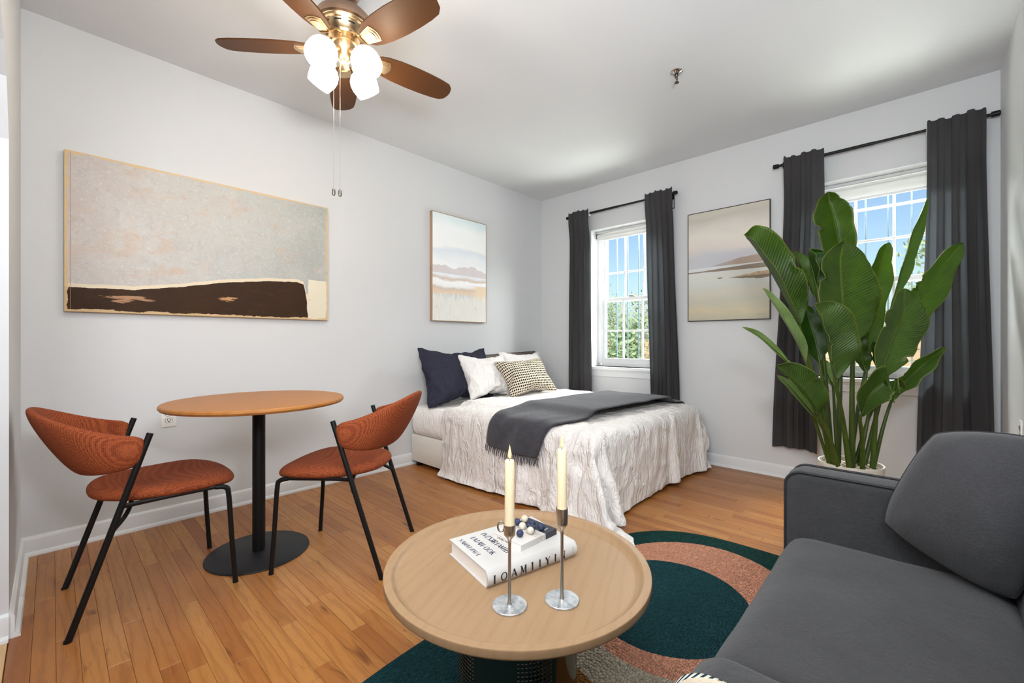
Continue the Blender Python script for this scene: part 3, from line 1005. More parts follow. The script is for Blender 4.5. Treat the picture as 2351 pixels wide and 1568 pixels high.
b = NB(); tube(b, [(0, 0, -.03), (0, 0, -.06)], .003, 8); obj('bulb', b, plain('sprinkler_bulb', (120, 70, 50), .2), t)

# ------------------------------------------------------------------ ceiling fan
FX, FY = .935, 1.954
fan = thing('ceiling_fan', 'bronze five-blade ceiling fan with four lit glass shades', 'ceiling fan', (FX, FY, H))
def zz(v): return v - H
def mk_brass():
    g = G('satin_brass', .30, (202, 176, 140), 1)
    g.bump(g.noise(g.map(g.co('Object'), (4, 4, 90)), 5, 2), .03, .002)
    return g.m
M_brass = mk_brass()
M_bronze = plain('rose_bronze', (172, 142, 120), .32, 1)
b = NB(); lathe(b, [(0, 0), (.068, 0), (.070, -.012), (.055, -.045), (.024, -.062), (0, -.062)], 32); obj('canopy', b, M_bronze, fan)
b = NB(); tube(b, [(0, 0, -.05), (0, 0, zz(2.575))], .017, 20); obj('downrod', b, plain('dark_bronze', (66, 46, 34), .35, .8), fan)
b = NB(); lathe(b, [(0, zz(2.622)), (.020, zz(2.62)), (.027, zz(2.606)), (.022, zz(2.59)), (0, zz(2.588))], 20, .026, -.034); obj('ball_joint', b, M_chr, fan)
b = NB(); lathe(b, [(0, zz(2.60)), (.055, zz(2.60)), (.098, zz(2.588)), (.122, zz(2.562)), (.128, zz(2.535)), (.128, zz(2.522)), (.120, zz(2.516)), (.112, zz(2.522))], 48); obj('motor_cap', b, M_bronze, fan)
b = NB(); lathe(b, [(.120, zz(2.520)), (.112, zz(2.519)), (.108, zz(2.511)), (.098, zz(2.508)), (.090, zz(2.49)), (.078, zz(2.476)), (.074, zz(2.478)), (.068, zz(2.468)), (.0, zz(2.468))], 48); motor = obj('motor_bell', b, M_brass, fan)
b = NB()
for k in range(10):
    a_ = k * 2 * PI / 10 + .2
    tube(b, [(.0945 * math.cos(a_ + q), .0945 * math.sin(a_ + q), zz(2.4985)) for q in (-.16, -.08, 0, .08, .16)], .003, 6)
obj('vent_slot', b, M_dark, motor)
b = NB(); lathe(b, [(0, zz(2.47)), (.050, zz(2.47)), (.050, zz(2.45)), (.056, zz(2.447)), (.058, zz(2.442)), (.050, zz(2.438)), (.046, zz(2.415)), (.034, zz(2.40)), (.030, zz(2.375)), (.022, zz(2.362)), (.010, zz(2.356)), (0, zz(2.355))], 40); obj('switch_housing', b, M_brass, fan)
def mk_blade():
    g = G('bronze_blade', .5, spec=.2, metal=0)
    p = g.co('Object')
    g.set(Base_Color=g.mix(g.noise(g.map(p, (3, 30, 3)), 4, 3), (72, 43, 20), (84, 52, 25)))
    return g.m
M_blade = mk_blade()
outl = [(.145, .034), (.165, .050), (.20, .060), (.26, .068), (.34, .0715), (.42, .070), (.49, .065), (.535, .058), (.556, .040), (.565, .012)]
outl = outl + [(.565, -.012), (.556, -.040), (.535, -.058), (.49, -.065), (.42, -.070), (.34, -.0715), (.26, -.068), (.20, -.060), (.165, -.050), (.145, -.034), (.138, 0)]
BP = zz(2.412)
for k in range(5):
    rot = Matrix.Rotation(R(65 + 72 * k), 4, 'Z')
    pit = Matrix.Rotation(R(-13), 4, 'X')
    b = NB(); prism(b, outl, -.0035, .0035)
    bmesh.ops.bevel(b, geom=list(b.edges), offset=.0012, segments=1, affect='EDGES')
    bl = obj('blade', b, M_blade, fan)
    bl.matrix_local = rot @ Matrix.Translation((0, 0, BP + .010)) @ pit
    b = NB()
    # iron: a curved arm ending in a stepped shield under the blade
    arm = catmull([(.052, 0, .052), (.085, 0, .040), (.115, 0, .006), (.140, 0, -.010)], 9)
    rings = []
    for i, q in enumerate(arm):
        wd = .010 + .016 * (i / 8) ** 1.5; th = .006
        rings.append([q + Vector((0, wd, th)), q + Vector((0, wd, -th * .3)), q + Vector((0, wd * .6, -th)), q + Vector((0, -wd * .6, -th)), q + Vector((0, -wd, -th * .3)), q + Vector((0, -wd, th))])
    loft(b, rings)
    for sc_, z0 in ((1, -.0065), (.8, -.011), (.58, -.0145)):
        poly = [(.132, .024), (.175, .034), (.212, .040), (.222, .020), (.226, 0), (.222, -.020), (.212, -.040), (.175, -.034), (.132, -.024)]
        cxp = .185
        prism(b, [(cxp + (x_ - cxp) * sc_, y_ * sc_) for x_, y_ in poly], z0, -.0035)
    ir = obj('blade_iron', b, M_brass, bl)
# light kit
M_shade = G('lit_opal_glass', .25, (250, 246, 238)); M_shade.b.inputs['Emission Color'].default_value = (1, .94, .84, 1); M_shade.b.inputs['Emission Strength'].default_value = 2.6
M_shade = M_shade.m
for k in range(4):
    az = R(64.4 + 45 + 90 * k)
    u = Vector((math.cos(az), math.sin(az), 0))
    c0 = u * .034 + Vector((0, 0, zz(2.405))); c1 = u * .058 + Vector((0, 0, zz(2.402))); c2 = u * .074 + Vector((0, 0, zz(2.384)))
    b = NB(); tube(b, catmull([u * .02 + Vector((0, 0, zz(2.418))), c0, c1, c2], 10), .009, 12)
    ax = (u * .72 + Vector((0, 0, -.694))).normalized()
    q = ax.to_track_quat('Z', 'Y').to_matrix().to_4x4()
    M = Matrix.Translation(c2 - ax * .008) @ q
    lathe(b, [(0, 0), (.020, 0), (.024, .006), (.024, .030), (.028, .036), (.0, .036)], 24, M=M)
    obj('socket_arm', b, M_brass, fan)
    b = NB()
    lathe(b, [(.024, .024), (.040, .032), (.056, .050), (.064, .072), (.064, .095), (.058, .120), (.052, .138), (.0495, .138), (.055, .118), (.061, .094), (.061, .073), (.053, .053), (.038, .036), (.022, .028)], 32, M=M, closed=True)
    sh = obj('glass_shade', b, M_shade, fan, smooth=180)
    sh['label'] = 'lit white glass shade'
    b = NB(); lathe(b, [(0, .036), (.013, .038), (.014, .060), (.024, .085), (.024, .100), (.016, .116), (0, .120)], 20, M=M)
    bulb = obj('light_bulb', b, M_shade, sh, smooth=180)
    lp = c2 + ax * .15
    lamp('fan_bulb', 'POINT', (FX + lp.x, FY + lp.y, H + lp.z), 3.4, (1.0, .84, .62), shadow_soft_size=.05)
lamp('fan_bulb', 'POINT', (FX, FY, 2.335), 2.0, (1.0, .82, .58), shadow_soft_size=.03)
M_chain = plain('bead_chain', (190, 186, 178), .3, 1)
for (dx, dy, zb, nm) in ((-.034, .036, 1.775, 0), (-.014, .014, 1.770, 1)):
    b = NB()
    pts = [(dx * .9, dy * .9, zz(2.385)), (dx, dy, zz(2.30)), (dx, dy, zz(zb))]
    tube(b, pts, .0009, 6)
    for i in range(60):
        z_ = 2.36 + (zb - 2.36) * i / 59
        s_ = .0017
        for dz in (1,):
            c = Vector((dx, dy, zz(z_)))
            vs6 = [b.verts.new(c + Vector(v) * s_) for v in ((1, 0, 0), (0, 1, 0), (-1, 0, 0), (0, -1, 0), (0, 0, 1), (0, 0, -1))]
            for f in ((0, 1, 4), (1, 2, 4), (2, 3, 4), (3, 0, 4), (1, 0, 5), (2, 1, 5), (3, 2, 5), (0, 3, 5)): b.faces.new([vs6[q] for q in f])
    ch = obj('pull_chain', b, M_chain, fan)
    b = NB(); lathe(b, [(0, 0), (.0045, -.002), (.0075, -.009), (.008, -.026), (.006, -.033), (0, -.035)], 14)
    bmesh.ops.translate(b, verts=list(b.verts), vec=(dx, dy, zz(zb))); obj('fob', b, plain('pewter_fob', (120, 116, 106), .4, .8), ch)

# ------------------------------------------------------------------ dining chairs
def mk_orange():
    g = G('rust_weave', .85, spec=.2)
    p = g.co('Object')
    wv = g.ma('MAXIMUM', g.wave(g.map(p, rot=(0, 0, R(20))), 58, 2.5, 3, 6, 'X'), g.wave(g.map(p, rot=(0, R(10), 0)), 58, 2.5, 3, 6, 'Z'))
    w2 = g.wave(p, 64, 2.5, 3, 6, 'Y')
    nz = g.noise(p, 150, 3, .7)
    f = g.ma('ADD', g.ma('MULTIPLY', wv, .26), g.ma('ADD', g.ma('MULTIPLY', w2, .2), g.ma('MULTIPLY', nz, .62)))
    g.set(Base_Color=g.ramp(f, [(.2, (60, 25, 13)), (.5, (124, 56, 29)), (.8, (156, 82, 46))]))
    g.bump(f, .6, .004)
    return g.m
M_orange = mk_orange()
def build_chair(label, loc, rz):
    t = thing('dining_chair', label, 'chair', loc, rz, None)
    # seat pad
    b = NB(); NR, NS = 14, 48
    def outline(a_):
        c_, s_ = math.cos(a_), math.sin(a_)
        e = 2 / 2.7
        X = math.copysign(abs(c_) ** e, c_); Y = math.copysign(abs(s_) ** e, s_)
        xx = .045 + .250 * X
        wd = .236 + .020 * X if X > -.1 else .234 - .03 * (-X - .1)
        return xx, wd * Y
    def ztop(x_, y_):
        z = .478 + .016 * sstep(.05, -.2, x_) * 1.0
        z += -.012 * sstep(.16, .30, x_)
        z += .010 * (y_ / .24) ** 2 - .012 * math.exp(-((x_ + .05) / .12) ** 2) * (1 - (y_ / .24) ** 2)
        return z
    prof = [(0.0, 1), (.35, 1), (.65, 1), (.82, .97), (.92, .86), (.975, .66), (1.0, .42), (.99, .2), (.955, .06), (.88, 0), (.6, 0), (0, 0)]
    T = .052
    rings = []
    cen = None
    for s_, hh in prof:
        if s_ == 0:
            z = ztop(.045, 0); rings.append([b.verts.new((.045, 0, z - T * (1 - hh)))]); continue
        rg = []
        for k in range(NS):
            x_, y_ = outline(2 * PI * k / NS)
            x_ = .045 + (x_ - .045) * s_; y_ *= s_
            z = ztop(x_, y_)
            rg.append(b.verts.new((x_, y_, z - T * (1 - hh))))
        rings.append(rg)
    for A, B in zip(rings, rings[1:]):
        for k in range(NS):
            k2 = (k + 1) % NS
            if len(A) == 1: b.faces.new((A[0], B[k], B[k2]))
            elif len(B) == 1: b.faces.new((A[k], A[k2], B[0]))
            else: b.faces.new((A[k], A[k2], B[k2], B[k]))
    obj('seat', b, M_orange, t, smooth=180, sub=1)
    # wrap-around back shell
    b = NB()
    NT = 33; rgs = []
    for i in range(NT):
        q = -1 + 2 * i / (NT - 1); ph = q * PI / 2
        cc, ss = abs(math.cos(ph)) ** .62, math.copysign(abs(math.sin(ph)) ** .92, math.sin(ph))
        top = Vector((-.034 - .325 * cc, .243 * ss, .690 + .122 * cc ** 1.5))
        bot = Vector((-.066 - .160 * cc, .236 * ss, .580 - .026 * cc))
        nrm = Vector((-cc * .25 / .3, ss, 0)).normalized()
        mid = top.lerp(bot, .5)
        up = (top - bot).normalized(); n2 = (nrm - up * nrm.dot(up)).normalized()
        th = .0165
        L = (top - bot).length / 2
        ring = []
        for k in range(18):
            a_ = 2 * PI * k / 18
            cu = math.copysign(abs(math.sin(a_)) ** .62, math.sin(a_)); cn = math.copysign(abs(math.cos(a_)) ** .5, math.cos(a_))
            ring.append(mid + up * (L * cu) + n2 * (th * cn + .010 * (1 - cu * cu)))
        rgs.append(ring)
    loft(b, rgs)
    obj('backrest', b, M_orange, t, smooth=180, sub=1)
    # frame
    for s in (-1, 1):
        b = NB(); tube(b, [(-.2585, s * .243, 0), (-.2585 + .2245, s * .243, .703)], .0112, 14)
        lathe(b, [(0, 0), (.0122, 0), (.0122, .006), (0, .006)], 14, -.2585, s * .243)
        obj('leg', b, M_black, t)
    for s in (-1, 1):
        b = NB(); tube(b, catmull([(.2585, s * .229, 0), (.245, s * .226, .2), (.234, s * .222, .392), (.222, s * .220, .424), (.186, s * .217, .433)], 20), .0102, 14)
        lathe(b, [(0, 0), (.0112, 0), (.0112, .005), (0, .005)], 14, .2585, s * .229)
        obj('leg', b, M_black, t)
        b = NB(); tube(b, catmull([(.190, s * .214, .433), (0, s * .215, .434), (-.10, s * .232, .437), (-.121, s * .242, .438)], 12), .009, 12)
        obj('seat_rail', b, M_black, t)
    b = NB(); tube(b, catmull([(-.150, -.240, .345), (-.10, -.19, .390), (-.075, -.10, .418), (-.07, 0, .420), (-.075, .10, .418), (-.10, .19, .390), (-.150, .240, .345)], 24), .008, 10)
    obj('cross_brace', b, M_black, t)
    return t
ch1 = build_chair('rust orange woven dining chair near the left wall, back to the camera', (.2965, 2.425, 0), 0)
ch1['label'] = 'left rust orange dining chair, nearest the wall opening'
ch2 = copy_tree(ch1)
ch2.location = (1.026, 2.102, 0); ch2.rotation_euler = (0, 0, R(130.5))
ch2['label'] = 'right rust orange dining chair, between the round dining table and the bed'
for c in (ch1, ch2): c['group'] = 'dining chairs'

# ------------------------------------------------------------------ dining table
t = thing('dining_table', 'round oak top dining table on a black pedestal', 'table', (.715, 2.425, 0))
M_oak = mk_wood('honey_oak', (178, 122, 66), (166, 108, 54), (148, 92, 42), 'X', .7, .42)
b = NB(); lathe(b, [(0, .744), (.375, .744), (.392, .748), (.399, .757), (.398, .765), (.393, .770), (0, .770)], 72); obj('tabletop', b, M_oak, t)
b = NB(); lathe(b, [(0, .738), (.09, .738), (.09, .744), (0, .744)], 24); obj('mount_plate', b, M_blackm, t)
b = NB(); tube(b, [(0, 0, .008), (0, 0, .74)], .029, 32); lathe(b, [(.029, .012), (.034, .009), (.034, .006), (.029, .006)], 32, closed=True); obj('pedestal', b, M_black, t)
b = NB(); lathe(b, [(0, 0), (.228, 0), (.2305, .003), (.229, .007), (.226, .009), (0, .010)], 72); obj('base_plate', b, M_blackm, t)

# ------------------------------------------------------------------ draped cloth shapes, packed
DUVET = dict(n=[62, 46], q=1000, d=[1993,34,33,32,25,18,19,15,14,14,-20,29,-21,11,31,-2,22,39,39,40,39,39,40,39,40,40,40,39,40,40,39,40,40,40,39,40,39,40,25,25,31,32,39,40,39,40,40,39,40,38,37,33,33,-13,-11,31,28,27,29,34,30,30,-1822,34,33,33,24,5,19,12,14,15,33,-5,-13,14,33,-1,24,39,39,39,40,39,40,40,40,39,40,40,39,40,40,39,40,39,40,39,40,40,24,29,30,32,39,40,40,39,40,39,40,38,37,32,33,-5,-9,36,22,37,30,22,-2,28,-1811,32,28,33,31,28,-25,13,18,25,34,-2,1,12,35,-1,27,38,39,40,39,40,40,39,40,40,39,40,40,39,40,39,40,39,40,39,40,39,24,31,30,33,40,39,40,39,40,40,39,39,37,31,33,-6,1,38,24,35,11,30,6,5,-1811,26,33,25,27,24,25,-3,2,18,34,34,-4,-4,36,0,29,38,40,39,40,40,39,40,39,40,40,39,40,40,39,40,39,39,40,39,40,39,23,34,29,34,40,39,40,39,40,39,40,39,37,31,32,2,3,38,30,33,-9,38,31,-36,-1801,40,0,33,36,20,9,28,-5,8,36,29,12,-11,38,1,31,39,39,40,40,39,40,39,40,39,40,40,39,40,39,40,39,39,39,40,39,40,23,36,28,35,40,40,38,40,40,39,40,39,38,31,31,-5,19,38,37,26,-12,35,14,-6,-1814,39,32,-14,17,16,19,28,27,-6,28,26,25,-12,40,2,33,40,39,40,39,40,40,39,39,40,39,40,40,39,39,40,39,39,39,40,39,39,24,37,28,37,39,40,38,40,39,40,40,39,39,32,29,-5,28,38,37,2,13,36,-26,37,-1820,34,31,18,-21,5,30,23,6,27,7,35,24,-7,39,5,35,39,40,39,40,40,39,39,39,40,40,39,40,39,40,38,40,39,39,40,38,40,24,38,28,38,40,39,39,38,40,40,39,40,39,34,28,-2,35,35,36,-22,35,3,23,29,-1825,37,38,12,-13,-7,-1,32,19,0,19,37,28,-3,37,10,37,39,40,39,40,39,40,39,39,40,39,40,39,40,39,39,39,39,39,39,39,40,25,39,28,38,40,39,39,38,40,40,39,40,39,36,27,4,38,34,6,18,34,8,27,27,-1838,37,36,9,2,-5,-6,-11,31,14,6,31,33,4,35,14,39,39,39,40,39,40,40,38,40,39,40,40,39,39,39,39,39,38,40,39,38,40,26,40,29,39,39,40,38,38,40,40,39,39,40,37,27,12,36,37,11,22,32,18,26,23,-1848,38,31,1,5,2,-5,-3,-10,28,9,19,36,14,31,20,39,40,39,40,39,40,39,39,40,39,39,40,39,39,40,38,39,38,40,38,39,40,28,39,30,39,40,39,38,38,40,39,40,39,39,39,28,21,37,34,17,26,31,27,22,0,-1835,37,26,-4,1,5,3,-2,-2,-7,22,12,31,31,21,28,39,39,40,39,40,39,40,39,39,39,40,39,39,40,39,38,39,38,39,39,38,40,30,39,31,40,39,39,39,37,40,39,39,39,40,39,31,29,37,32,24,31,31,27,-27,37,-1832,36,20,-6,-1,2,3,4,1,0,-3,15,22,36,24,36,39,39,40,39,39,40,39,39,40,39,39,40,38,40,39,38,40,37,39,38,40,39,31,39,33,39,39,38,40,37,39,40,39,39,39,39,36,36,36,21,37,29,26,18,-16,27,-1816,35,13,1,-6,-2,0,2,2,3,4,5,7,35,35,40,39,40,39,39,40,39,40,39,39,39,40,39,40,39,38,39,38,38,39,40,37,37,36,36,40,36,37,39,38,39,39,40,39,39,40,39,40,40,34,24,35,25,18,15,9,6,-1800,-1,20,21,8,6,6,4,4,3,1,2,0,5,37,42,40,40,39,40,39,40,39,40,39,39,40,39,38,40,39,39,38,39,39,39,35,35,37,40,39,36,37,40,37,40,39,39,39,40,39,40,40,42,37,34,14,9,8,8,10,6,-1742,-27,9,1,6,8,9,12,21,12,-4,4,-2,11,36,41,40,40,40,39,40,39,40,39,40,39,40,37,38,39,39,39,39,39,39,37,38,36,35,40,39,37,37,38,40,39,38,40,39,39,40,40,39,41,39,23,-10,6,8,8,12,5,-1702,8,5,6,-4,0,1,3,6,23,0,0,-5,18,34,41,39,40,39,40,39,40,40,39,40,39,39,38,37,40,37,39,39,38,39,38,39,35,35,40,38,39,38,36,40,40,37,39,39,40,40,39,40,39,39,10,8,19,-13,-7,-4,5,-1643,24,2,0,0,-1,0,-1,-1,-2,-17,6,9,22,36,
40,38,39,40,39,39,40,39,40,40,39,39,37,37,39,38,39,39,37,38,39,40,35,35,38,39,40,37,37,40,39,38,38,39,40,39,40,39,39,38,23,14,1,1,-5,-6,-7,-1624,-18,7,4,-3,-7,-3,-2,-3,-2,18,10,6,15,39,40,39,38,38,40,39,39,39,40,40,38,39,37,37,39,38,38,40,37,37,40,40,35,35,38,39,40,37,37,39,40,37,37,40,40,38,40,39,39,37,16,21,-3,-4,4,-1,-5,-1653,-16,6,6,6,2,1,1,0,-2,-4,11,11,30,36,40,40,39,38,38,39,39,38,40,39,38,39,37,37,40,37,38,40,37,37,40,39,36,35,38,39,40,37,36,40,39,38,36,40,39,39,39,37,40,33,33,-4,-3,0,3,3,2,-1679,-11,4,4,4,4,5,5,6,7,17,10,7,16,38,41,40,39,40,38,38,39,38,38,39,38,38,37,37,40,37,38,40,37,38,38,39,36,36,38,39,39,38,36,40,37,39,36,40,37,39,38,38,40,39,28,-3,3,-5,1,4,4,-1694,22,6,4,8,8,5,5,4,5,4,0,-2,24,40,39,40,40,40,40,38,38,37,38,38,38,37,38,38,38,38,37,38,38,38,38,37,38,38,38,37,38,38,38,38,37,38,38,38,38,37,40,40,40,38,19,19,-4,-10,2,4,5,-1673,19,6,6,4,-2,-2,-1,1,0,1,2,19,18,39,40,40,40,39,40,38,38,37,38,38,38,37,38,38,38,38,37,38,38,38,38,37,38,38,38,37,38,38,38,38,37,38,38,38,38,37,39,40,39,35,35,-3,-2,6,-1,5,5,-1661,20,3,3,2,2,1,1,0,1,0,0,-4,25,40,39,40,40,40,39,38,38,37,38,38,38,37,38,38,38,38,37,38,38,38,38,37,38,38,38,37,38,38,38,38,37,38,38,38,38,37,39,40,39,40,28,-4,4,5,6,7,6,-1651,-13,15,3,2,1,0,0,0,-1,4,-8,5,31,32,40,40,40,40,39,38,38,37,38,38,38,37,38,38,38,38,37,38,38,38,38,37,38,38,38,37,38,38,38,38,37,38,38,38,38,37,40,39,40,38,18,29,6,6,6,5,6,-1693,0,16,4,3,1,2,1,1,2,-1,-8,14,16,39,41,39,40,40,39,38,38,37,38,38,38,37,38,38,38,38,37,38,38,38,38,37,38,38,38,37,38,38,38,38,37,38,38,38,38,37,39,39,40,36,37,-8,2,3,4,3,6,-1658,-5,13,2,2,2,3,2,2,2,-9,0,8,32,35,39,39,40,40,39,38,38,37,38,38,38,37,38,38,38,38,37,38,38,38,38,37,38,38,38,37,38,38,38,38,37,38,38,38,38,37,39,39,38,40,27,-1,16,-1,-3,-8,-1,-1652,3,-3,-2,4,3,3,2,1,1,16,7,7,17,38,40,40,40,40,39,38,38,37,38,38,38,37,38,38,38,38,37,38,38,38,38,37,38,38,38,37,38,38,38,38,37,38,38,38,38,37,39,40,40,38,15,23,-5,-4,-3,-1,0,-1677,1,3,3,3,3,4,3,5,5,6,8,11,34,38,40,39,39,40,39,38,38,37,38,38,38,37,38,38,38,38,37,38,38,38,38,37,38,38,38,37,38,38,38,38,37,38,38,38,38,37,40,40,40,33,36,10,3,2,-7,-4,-3,-1659,8,3,2,3,2,3,3,4,4,3,3,6,17,38,40,40,40,40,39,38,38,37,38,38,38,37,38,38,38,38,37,38,38,38,38,37,38,38,38,37,38,38,38,38,37,38,38,38,38,37,39,40,35,40,33,2,6,8,10,-2,-3,-1649,-10,-6,9,4,3,3,2,-3,0,0,1,4,31,35,39,39,40,40,39,38,38,37,38,38,38,37,38,38,38,38,37,38,38,38,38,37,38,38,38,37,38,38,38,38,37,38,38,38,38,37,40,38,39,40,18,19,7,4,12,1,-1,-1653,-2,-15,9,4,4,3,2,1,0,0,-1,-2,24,39,41,39,40,40,39,38,38,37,38,38,38,37,38,38,38,38,37,38,38,38,38,37,38,38,38,37,38,38,38,38,37,38,38,38,38,37,40,39,39,38,19,9,11,12,15,1,-1,-1661,6,-16,8,5,4,0,-1,-1,-2,-3,-2,15,17,40,40,40,39,40,39,38,38,37,38,38,38,37,38,38,38,38,37,38,38,38,38,37,38,38,38,37,38,38,38,38,37,38,38,38,38,37,39,39,36,39,33,13,11,7,5,5,4,-1677,15,-14,7,4,-2,-4,-2,-2,-1,1,3,7,30,34,40,40,40,40,39,38,38,37,38,38,38,37,38,38,38,38,37,38,38,38,38,37,38,38,38,37,38,38,38,38,37,38,38,38,38,37,40,39,39,38,20,11,17,-3,3,5,4,-1661,18,
-12,6,-5,-3,1,2,2,5,3,1,-1,22,39,40,40,40,40,39,38,38,37,38,38,38,37,38,38,38,38,37,38,38,38,38,37,38,38,38,37,38,38,38,38,37,38,38,38,38,37,40,38,39,34,33,7,7,-1,-2,5,5,-1656,22,-10,-3,0,5,4,1,1,-1,-2,-2,3,30,33,40,40,40,39,40,38,38,37,38,38,38,37,38,38,38,38,37,38,38,38,38,37,38,38,38,37,38,38,38,38,37,38,38,38,38,37,40,37,39,40,28,-2,0,2,3,6,6,-1651,23,-3,-8,6,1,-1,-5,-2,-1,0,1,14,20,38,39,40,40,40,39,38,38,37,38,38,38,37,38,38,38,38,37,38,38,38,38,37,38,38,38,37,38,38,38,38,37,38,38,38,38,37,39,37,40,40,21,16,-5,-4,1,4,5,-1648,25,-7,3,-1,-5,-1,0,1,5,2,2,0,22,39,40,40,39,40,39,38,38,37,38,38,38,37,38,38,38,38,37,38,38,38,38,37,38,38,38,37,38,38,38,38,37,38,38,38,38,37,40,38,39,38,27,7,5,-3,-6,2,4,-1646,26,-6,0,-3,-1,0,3,4,2,-1,-4,8,21,38,39,40,39,40,39,38,38,37,38,38,38,37,38,38,38,38,37,38,38,38,38,37,38,38,38,37,38,38,38,38,37,38,38,38,38,37,39,40,39,34,31,5,3,2,-1,-5,2,-1646,27,-2,-5,-1,0,3,2,3,-3,-2,4,3,22,39,40,38,39,40,39,38,38,37,38,38,38,37,38,38,38,38,37,38,38,38,38,37,38,38,38,37,38,38,38,38,37,38,38,38,38,37,38,40,39,35,31,0,1,3,3,0,-2,-1647,27,2,-4,-3,-1,2,4,1,-2,-1,0,6,23,38,39,39,39,40,39,38,38,37,38,38,38,37,38,38,38,38,37,38,38,38,38,37,38,38,38,37,38,38,38,38,37,38,38,38,38,37,40,37,40,39,25,2,0,1,3,3,-3,-1647,27,3,0,-3,-3,-1,2,3,2,-3,1,3,24,38,39,40,38,40,39,38,38,37,38,38,38,37,38,38,38,38,37,38,38,38,38,37,38,38,38,37,38,38,38,38,37,38,38,38,38,37,40,38,39,37,26,3,5,-1,-1,3,-3,-1648,27,4,1,0,-1,-2,-2,0,2,2,-1,3,24,39,40,38,40,38,39,38,38,37,38,38,38,37,38,38,38,38,37,38,38,38,38,37,38,38,38,37,38,38,38,38,37,38,38,38,38,37,38,38,39,39,26,7,0,-1,3,-3,-1,-1649,28,3,1,2,0,0,-1,-2,0,0,1,3,25,39,39,39,39,38,39,38,38,37,38,38,38,37,38,38,38,38,37,38,38,38,38,37,38,38,38,37,38,38,38,38,37,38,38,38,38,37,40,36,39,38,27,2,2,4,-3,-2,2,-1651,28,3,2,1,1,1,0,0,-1,0,-2,4,26,38,40,39,39,36,40,38,38,37,38,38,38,37,38,38,38,38,37,38,38,38,38,37,38,38,38,37,38,38,38,38,37,38,38,38,38,37,40,38,36,40,24,6,2,-2,-1,1,0,-1652,28,4,2,1,1,0,1,1,0,0,0,1,26,39,40,40,37,38,38,38,38,37,38,38,38,37,38,38,38,38,37,38,38,38,38,37,38,38,38,37,38,38,38,38,37,38,38,38,38,37,38,40,37,38,25,6,-1,0,0,0,0,-1653,28,5,2,1,1,0,1,1,0,1,0,2,26,40,40,39,39,34,39,38,38,37,38,38,38,37,38,38,38,38,37,38,38,38,38,37,38,38,38,37,38,38,38,38,37,38,38,38,38,37,39,33,40,39,27,5,-1,0,0,0,0,1027,21,22,22,30,35,35,37,37,37,-26,-15,-33,-37,25,39,33,7,5,4,5,4,3,4,2,0,0,0,0,-1,0,0,0,1,1,3,2,-2,-31,-31,25,24,5,0,-1,-2,-3,-4,-5,-10,-15,-22,-21,37,38,-25,-28,30,-27,-21,26,25,-231,21,21,22,21,31,31,36,37,38,-6,-37,-37,-36,22,39,31,11,7,4,4,3,2,0,1,0,-1,-1,-1,-2,-1,3,-2,0,1,5,2,-2,-31,-28,25,24,4,0,0,-1,-2,-3,-6,-9,-15,-23,-22,39,39,-16,-33,-4,25,-30,34,26,-224,15,23,22,23,21,21,37,35,28,3,-37,-38,-36,19,39,29,10,6,4,4,1,1,0,-2,1,0,0,0,-3,-4,5,1,-4,1,4,4,-1,-33,-24,27,21,4,1,-2,-4,2,0,-5,-9,-14,-24,-23,39,39,-10,-31,-17,37,-23,33,35,-214,10,20,23,19,-25,31,39,38,34,-11,-13,-37,-37,16,38,28,9,5,4,2,0,1,-4,-1,2,2,-1,1,-2,-6,1,6,-3,-3,5,5,-1,-33,-20,27,20,3,0,-6,-2,3,2,-2,-8,-14,-24,-24,39,
